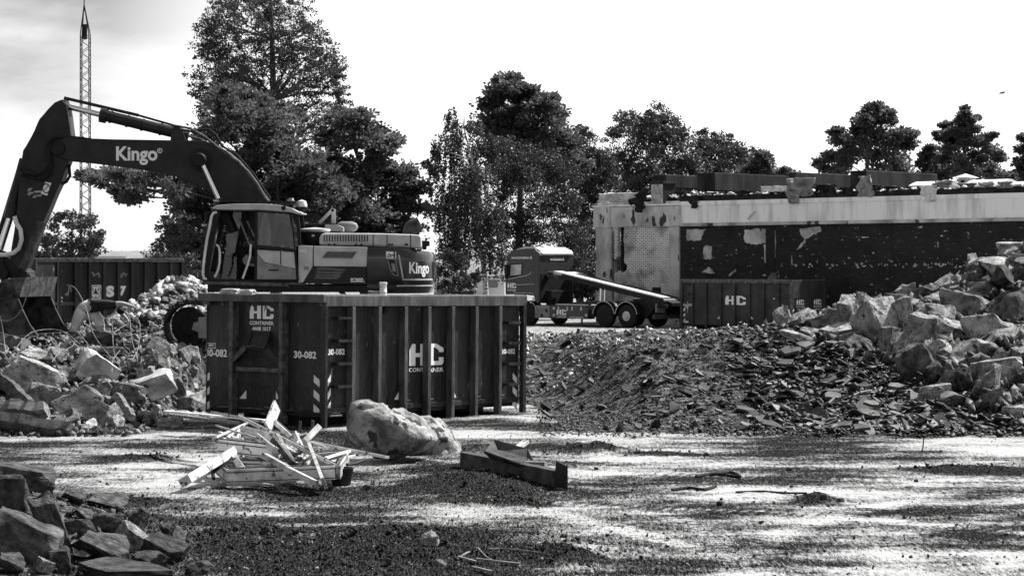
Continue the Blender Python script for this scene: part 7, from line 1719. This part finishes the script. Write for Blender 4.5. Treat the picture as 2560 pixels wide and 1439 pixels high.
for s, nm in ((-1, 'l'), (1, 'r')):
    j('sh'+nm, 815, 408, s*.19, .085)
    if s < 0: j('el'+nm, 880, 398, s*.22, .058); j('wr'+nm, 950, 418, s*.2, .038); j('ha'+nm, 972, 424, s*.2, .034)
    else: j('el'+nm, 862, 460, s*.22, .058); j('wr'+nm, 905, 500, s*.22, .038); j('ha'+nm, 920, 518, s*.22, .034)
j('hipl', 588, 452, -.1, .17); j('kneel', 550, 540, -.15, .125); j('anl', 510, 640, -.1, .08); j('toel', 528, 662, -.12, .05)
j('hipr', 622, 448, .1, .165); j('kneer', 715, 512, .12, .13); j('anr', 728, 630, .14, .085); j('toer', 758, 655, .12, .055)
e_ = [('pelvis','waist'),('waist','chest'),('chest','neckb'),('neckb','neck'),('neck','head'),('head','crown'),('chest','shl'),('shl','ell'),('ell','wrl'),('wrl','hal'),('chest','shr'),('shr','elr'),('elr','wrr'),('wrr','har'),
      ('pelvis','hipl'),('hipl','kneel'),('kneel','anl'),('anl','toel'),('pelvis','hipr'),('hipr','kneer'),('kneer','anr'),('anr','toer')]
bme = skin_body('body', [o[0] for o in order], [(J[a], J[b]) for a, b in e_], [o[1] for o in order], None)
for m_ in ('trousers', 'jacket', 'skin', 'rubber'): bme.materials.append(M[m_])
pos = {k: order[i][0] for k, i in J.items()}
def near_key(c):
    best = None
    for a, b in e_:
        A_, B_ = pos[a], pos[b]; t = max(0, min(1, (c-A_).dot(B_-A_)/max(1e-9, (B_-A_).length_squared))); d = (c-A_.lerp(B_, t)).length
        if best is None or d < best[0]: best = (d, a, b, t)
    return best
for pgn in bme.polygons:
    d, a, b, t = near_key(pgn.center)
    if a in ('pelvis',) or a.startswith('hip') or a.startswith('knee'): mi = 0
    elif a.startswith('an'): mi = 3
    elif a in ('neck', 'head') or a.startswith('wr') or a.startswith('el') or (a.startswith('sh') and t > .35): mi = 2
    else: mi = 1
    if a == 'kneer' and t > .72: mi = 3
    pgn.material_index = mi
link('body', bme, pr)
hd = pos['head']; mb = MB(); fwd = (pos['crown']-pos['neck']).normalized()
bm = bmesh.new(); bmesh.ops.create_uvsphere(bm, u_segments=20, v_segments=12, radius=.112)
for v in list(bm.verts):
    if v.co.dot(Vector((.55, 0, -.85))) > .035: v.co *= .82
me = bpy.data.meshes.new('hair'); bm.to_mesh(me); bm.free(); me.materials.append(M['black']); me.polygons.foreach_set('use_smooth', [True]*len(me.polygons)); h = link('hair', me, pr); h.location = hd+fwd*.03+Vector((0, 0, .02))
for nm in ('l', 'r'):
    w_, hn = pos['wr'+nm], pos['ha'+nm]; dr_ = (hn-w_).normalized(); sd_ = Vector((0, 1, 0)); dn = dr_.cross(sd_).normalized(); dn = dn if dn.z < 0 else -dn; mb = MB()
    for i in range(4):
        o0 = hn+sd_*(i-1.5)*.02; l = (.075, .085, .08, .06)[i]; mb.tube([o0, o0+dr_*l*.5+dn*.008, o0+dr_*l*.8+dn*.035], [.010, .009, .006], 6)
    o0 = w_.lerp(hn, .5)+sd_*.035; mb.tube([o0, o0+sd_*.03+dr_*.03, o0+sd_*.035+dr_*.06+dn*.02], [.012, .010, .007], 6); mb.build('fingers', M['skin'], pr, smooth=True)
for (a, b, t, rr) in (('kneer', 'anr', .45, .105), ('kneer', 'anr', .62, .10), ('kneel', 'anl', .55, .09)):
    c = pos[a].lerp(pos[b], t); ax = (pos[b]-pos[a]).normalized(); MB().tube([c-ax*.02, c+ax*.02], rr, 16).build('reflective_band', M['metal'], pr, smooth=True)
mb = MB(); c0, c1_ = pos['waist'], pos['pelvis']; ax = (c1_-c0).normalized(); mb.tube([c0+ax*.12, c0+ax*.17], .165, 18); mb.build('belt', M['black'], pr, smooth=True)

# ------------------------------------------------------------------ mast, far buildings, lamp post
MD = 205.0; mz = Hs(0, 140)
mc = PX(213.5, 660, MD); mast = empty('lattice_mast', (mc.x, MD, 0), 0, 'tall thin lattice mast rising above the bush at the left', 'mast')
def mxz(px, py): p = PX(px, py, MD); return p.x-mc.x, p.z
mb = MB(); z_top = mxz(0, 88)[1]; hw = 11.5*MD/F; steps = 40; z0 = 0
for sx_ in (-1, 1):
    for sy_ in (-1, 1): mb.beam((sx_*hw, sy_*hw, 0), (sx_*hw*.92, sy_*hw*.92, z_top), .09, .09)
mb.build('mast_leg', M['contedge'], mast)
mb = MB(); n = 44
for f_ in range(4):
    for i in range(n):
        za, zb2 = z_top*i/n, z_top*(i+1)/n; s1 = 1 if i % 2 else -1
        q = hw*.97
        if f_ == 0: mb.beam((-q*s1, -q, za), (q*s1, -q, zb2), .05, .05)
        elif f_ == 1: mb.beam((-q*s1, q, za), (q*s1, q, zb2), .05, .05)
        elif f_ == 2: mb.beam((-q, -q*s1, za), (-q, q*s1, zb2), .05, .05)
        else: mb.beam((q, -q*s1, za), (q, q*s1, zb2), .05, .05)
mb.build('mast_lattice', M['contedge'], mast)
ztip = mxz(0, 12)[1]; mb = MB(); [mb.beam((sx_*hw*.92, sy_*hw*.92, z_top), (-.12, 0, ztip), .08, .08) for sx_ in (-1, 1) for sy_ in (-1, 1)]; mb.tube([(-.12, 0, ztip-.6), (-.12, 0, ztip+1.2)], .05, 6); mb.box(-.3, .15, -.1, .1, z_top-.4, z_top+1.0); mb.build('mast_top', M['black'], mast)
def house(px0, px1, pyt, pye, D, lab, dep=9, roof=True, m='farwall', ground=0):
    a, b = PX(px0, pye, D), PX(px1, pye, D); c = (a+b)/2; w_ = (b.x-a.x)/2; root = empty('building', (c.x, D, ground), 0, lab, 'building')
    MB().box(-w_, w_, 0, dep, 0, a.z-ground).build('wall', M[m], root)
    zt = PX(px0, pyt, D).z-ground; mb = MB(); ze = a.z-ground
    mb.add([(-w_-.3, -.3, ze), (w_+.3, -.3, ze), (w_+.3, dep+.3, ze), (-w_-.3, dep+.3, ze), (-w_-.3, dep/2, zt), (w_+.3, dep/2, zt)], [(0, 1, 5, 4), (2, 3, 4, 5), (1, 2, 5), (3, 0, 4), (3, 2, 1, 0)]); mb.build('roof', M['farroof'], root)
    n = max(3, int(w_*.8)); [MB().box(-w_+(2*w_)*(i+.3)/n, -w_+(2*w_)*(i+.7)/n, -.03, 0.02, 1.0, min(2.1, ze-.3)).build('window', M['farroof'], root) for i in range(n)]
    return root
house(240, 315, 627, 640, 230, 'low pale building with a flat-pitched roof beyond the far left container', 7, m='farwall')
house(322, 385, 626, 645, 215, 'grey-roofed shed gable right of the low pale building', 8, m='midgrey')
house(60, 118, 640, 648, 260, 'sliver of a pale roofline behind the stick', 8)
house(1085, 1262, 640, 690, 175, 'long pale hall seen behind the birch trunk', 10, m='farwall')
house(1395, 1490, 700, 722, 190, 'pale low hall glimpsed under the lorry ramp', 8)
MB().box(-.45, .45, -.4, .4, 0, 2.9+(660-627)*140/F*1.0).build('utility_box', M['metal'], None, label='plain grey cabinet at the foot of the mast behind the far left container', cat='cabinet', loc=(PX(216, 660, 140).x, 140, 0), bevel=.02)
mb = MB(); lp0 = PX(1098, 600, 150); mb.tube([(0, 0, 0), (0, 0, lp0.z)], [.07, .04], 8); lpst = mb.build('lamp_post', M['metal'], None, label='thin lamp post behind the excavator tail', cat='lamp post', loc=(lp0.x, 150, 0)); mb = MB(); mb.box(-.1, .6, -.12, .12, lp0.z, lp0.z+.12); mb.build('lamp_head', M['metal'], lpst)
# dark fence right of the far left container
mb = MB(); fa, fb_ = PX(462, 680, 74), PX(512, 680, 72)
for i in range(8): mb.beam(Vector((fa.x, fa.y, .2+i*.32)), Vector((fb_.x+1, fb_.y, .2+i*.32)), .04, .22)
[mb.box(fa.x+i*.5-.04, fa.x+i*.5+.04, 73.2, 73.3, 0, 2.6) for i in range(4)]; mb.build('slat_fence', M['wooddark'], None, label='dark slatted fence between the far left container and the cab', cat='fence')
# distant tree belt closing the horizon
g3 = np.random.default_rng(50); n = 26000; xx = g3.uniform(-75, 75, n); yy = g3.uniform(300, 320, n); hh_ = 3.0+2.2*fbm(xx*.09, xx*0+3, 4); zz_ = hh_*g3.random(n)**.7
V, T_ = leaf_quads(np.stack([xx, yy, zz_], -1), g3.uniform(.5, 1.1, n), g3); tb = link('treeline', npmesh('treeline', V, T_, M['leaf'])); tag(tb, 'faint belt of far trees closing the horizon', 'trees', kind='stuff')

# ------------------------------------------------------------------ wires, twigs, pole, cables
def wire(pts, rad, m, lab, name='wire', cat='wire', onground=False, Ds=None, group=None):
    P_ = []
    for i, p in enumerate(pts):
        q = hit(p[0], p[1]) if len(p) == 2 else PX(p[0], p[1], p[2]); 
        if len(p) == 2: q = q+Vector((0, 0, rad))
        P_.append(q)
    sm = []
    for i in range(len(P_)-1):
        p0 = P_[max(0, i-1)]; p1 = P_[i]; p2 = P_[i+1]; p3 = P_[min(len(P_)-1, i+2)]
        for t in (0, .25, .5, .75): sm.append(.5*((2*p1)+(p2-p0)*t+(2*p0-5*p1+4*p2-p3)*t*t+(3*p1-p0-3*p2+p3)*t**3))
    sm.append(P_[-1]); c = sm[0].copy(); mb = MB(); mb.tube([s-c for s in sm], rad, 6); return mb.build(name, M[m], None, smooth=True, label=lab, cat=cat, loc=c, group=group)
d = 44.6
wire([(2387,962,42.5),(2476,893,42.9)], .10, 'clothw', 'pale straight pole sticking out of the big heap', 'pole', 'pole')
wire([(2150,987,42),(2230,978,42),(2330,968,41.8),(2375,970,41.6)], .014, 'hose', 'thin rod running left from the foot of the pole')
wire([(2390,975,41),(2430,1000,40.6),(2500,1040,40),(2560,1070,39.6),(2580,1080,39.5)], .016, 'hose', 'long cable sagging from the pole to the right picture edge')
wire([(2395,965,41.6),(2420,925,41.8),(2450,910,41.9),(2465,925,41.8),(2440,935,41.7),(2400,945,41.6)], .014, 'hose', 'looped wire around the pole')
wire([(2345,965,41.7),(2380,940,41.8),(2410,935,41.9)], .012, 'hose', 'short curved wire below the pole')
wire([(2110,1000,40.5),(2150,980,40.8),(2200,974,41),(2230,985,40.9)], .013, 'hose', 'wire arching over the slate slope')
wire([(2360,1012,40),(2372,1040,39.7),(2420,1070,39.2),(2455,1075,39),(2520,1090,38.5)], .013, 'hose', 'wire trailing along the foot of the heap')
wire([(2490,1085,38.6),(2500,1050,38.8),(2525,1028,38.9)], .013, 'hose', 'bent wire hooked upward at the bottom right of the heap')
wire([(2435,895,43),(2475,893,42.8)], .012, 'hose', 'short doubled wire at the tip of the pole')
tw = [([(168,712+0,45),(190,722,44.5),(215,770,44),(232,830,43.5),(262,875,43),(300,915,42)], 'long pale stem rising in front of the worker, tallest of the twigs'),
      ([(0,800,44),(25,800,44),(50,780,44),(70,735,44),(90,720,44)], 'pale stem crossing the bucket at the left'),
      ([(0,790,44),(8,830,44),(14,880,43.5),(20,905,43)], 'upright pale stem at the left picture edge'),
      ([(40,870,43),(80,830,43.5),(150,825,44),(200,860,43)], 'arched twig below the bucket'),
      ([(180,815,44),(220,860,43.5),(250,905,43)], 'dark thin twig left of the worker'),
      ([(300,905,42.5),(285,880,43),(280,800,43.5)], 'thin straight twig right of the worker'),
      ([(130,905,42),(150,880,42.5),(185,860,43),(160,830,43.5)], 'crooked twig on the crest of the bank'),
      ([(330,900,42),(345,870,42.5),(350,810,43),(335,790,43.5)], 'leaning twig at the middle of the bank'),
      ([(280,930,41),(282,900,41.5),(300,875,42)], 'short hooked twig above the white patched block'),
      ([(285,830,45),(320,812,45.5),(360,826,45),(405,820,45)], 'flat twig pointing at the tracks'),
      ([(0,830,43),(30,838,43),(95,840,43)], 'low pale root at the left picture edge'),
      ([(345,900,42.2),(330,850,43),(322,790,43.6),(300,770,44)], 'thin dark twig crossing the middle of the bank')]
for pts, lab in tw: wire([p for p in pts], .008, 'twig', lab, 'twig', 'twig')
wire([(1150,1395),(1180,1380),(1250,1374),(1345,1384)], .009, 'twig', 'long pale stick arched over the dark soil at the bottom', 'stick', 'stick')
wire([(1195,1378),(1215,1393),(1230,1404)], .008, 'twig', 'thin twig crossing the long pale stick', 'twig', 'twig')
wire([(1740,1194),(1790,1186),(1830,1184),(1850,1196),(1800,1190),(1760,1190)], .022, 'rubber', 'dark looped cable lying on the yard', 'cable', 'cable')
wire([(1680,1228),(1720,1222),(1760,1229),(1790,1218)], .02, 'rubber', 'dark wavy cable end below the looped one', 'cable', 'cable')
wire([(1840,1232),(1900,1230),(1960,1234),(2015,1236)], .014, 'rubber', 'thin straight dark cable right of the wavy one', 'cable', 'cable')
b = hit(2305, 1131); wire([(b.x*0+2305,1131,b.y),(2308,1110,b.y),(2310,1088,b.y)], .01, 'wooddark', 'lone bare twig standing on the bright strip at the right', 'twig', 'twig')
b = hit(1212, 1228); wire([(1212,1228,b.y),(1225,1212,b.y),(1235,1202,b.y)], .008, 'wooddark', 'tiny twig standing by the soil heap left of the steel channel', 'twig', 'twig')
for (px0, py0, px1, py1, lab) in ((1145,1400,1190,1412,'pale wood splinter beside the pebble at the bottom'),(1190,1408,1300,1418,'grey flat stick at the bottom of the soil'),(1180,1425,1230,1436,'pale flat wood scrap at the bottom edge'),(1120,1366,1150,1372,'short pale shaving on the dark soil'),(515,1098,575,1100,'short pale lath on the bright strip left')):
    a, b = hit(px0, py0), hit(px1, min(1437, py1)); c = (a+b)/2; mb = MB(); mb.beam(a-c, b-c, .03, .015); mb.build('splinter', M['woodg'], None, label=lab, cat='splinter', loc=c+Vector((0, 0, .03)))
# bird high on the right
bp_ = PX(2505, 233, 190); mb = MB(); mb.tube([(-.28, 0, -.04), (-.12, 0, 0), (.12, 0, .01), (.26, 0, .05)], [.02, .07, .06, .015], 8)
mb.add([(-.08, 0, .03), (.08, 0, .03), (.16, -.5, .12), (.04, -.55, .12), (-.08, 0, .01), (.08, 0, .01), (.16, -.5, .10), (.04, -.55, .10)], [(0, 1, 2, 3), (7, 6, 5, 4), (0, 4, 5, 1), (1, 5, 6, 2), (2, 6, 7, 3), (3, 7, 4, 0)])
mb.add([(-.08, 0, .03), (.08, 0, .03), (.16, .5, .12), (.04, .55, .12), (-.08, 0, .01), (.08, 0, .01), (.16, .5, .10), (.04, .55, .10)], [(3, 2, 1, 0), (4, 5, 6, 7), (1, 5, 4, 0), (2, 6, 5, 1), (3, 7, 6, 2), (0, 4, 7, 3)])
mb.build('bird', M['black'], None, smooth=True, label='small dark bird gliding high at the right', cat='bird', loc=bp_)
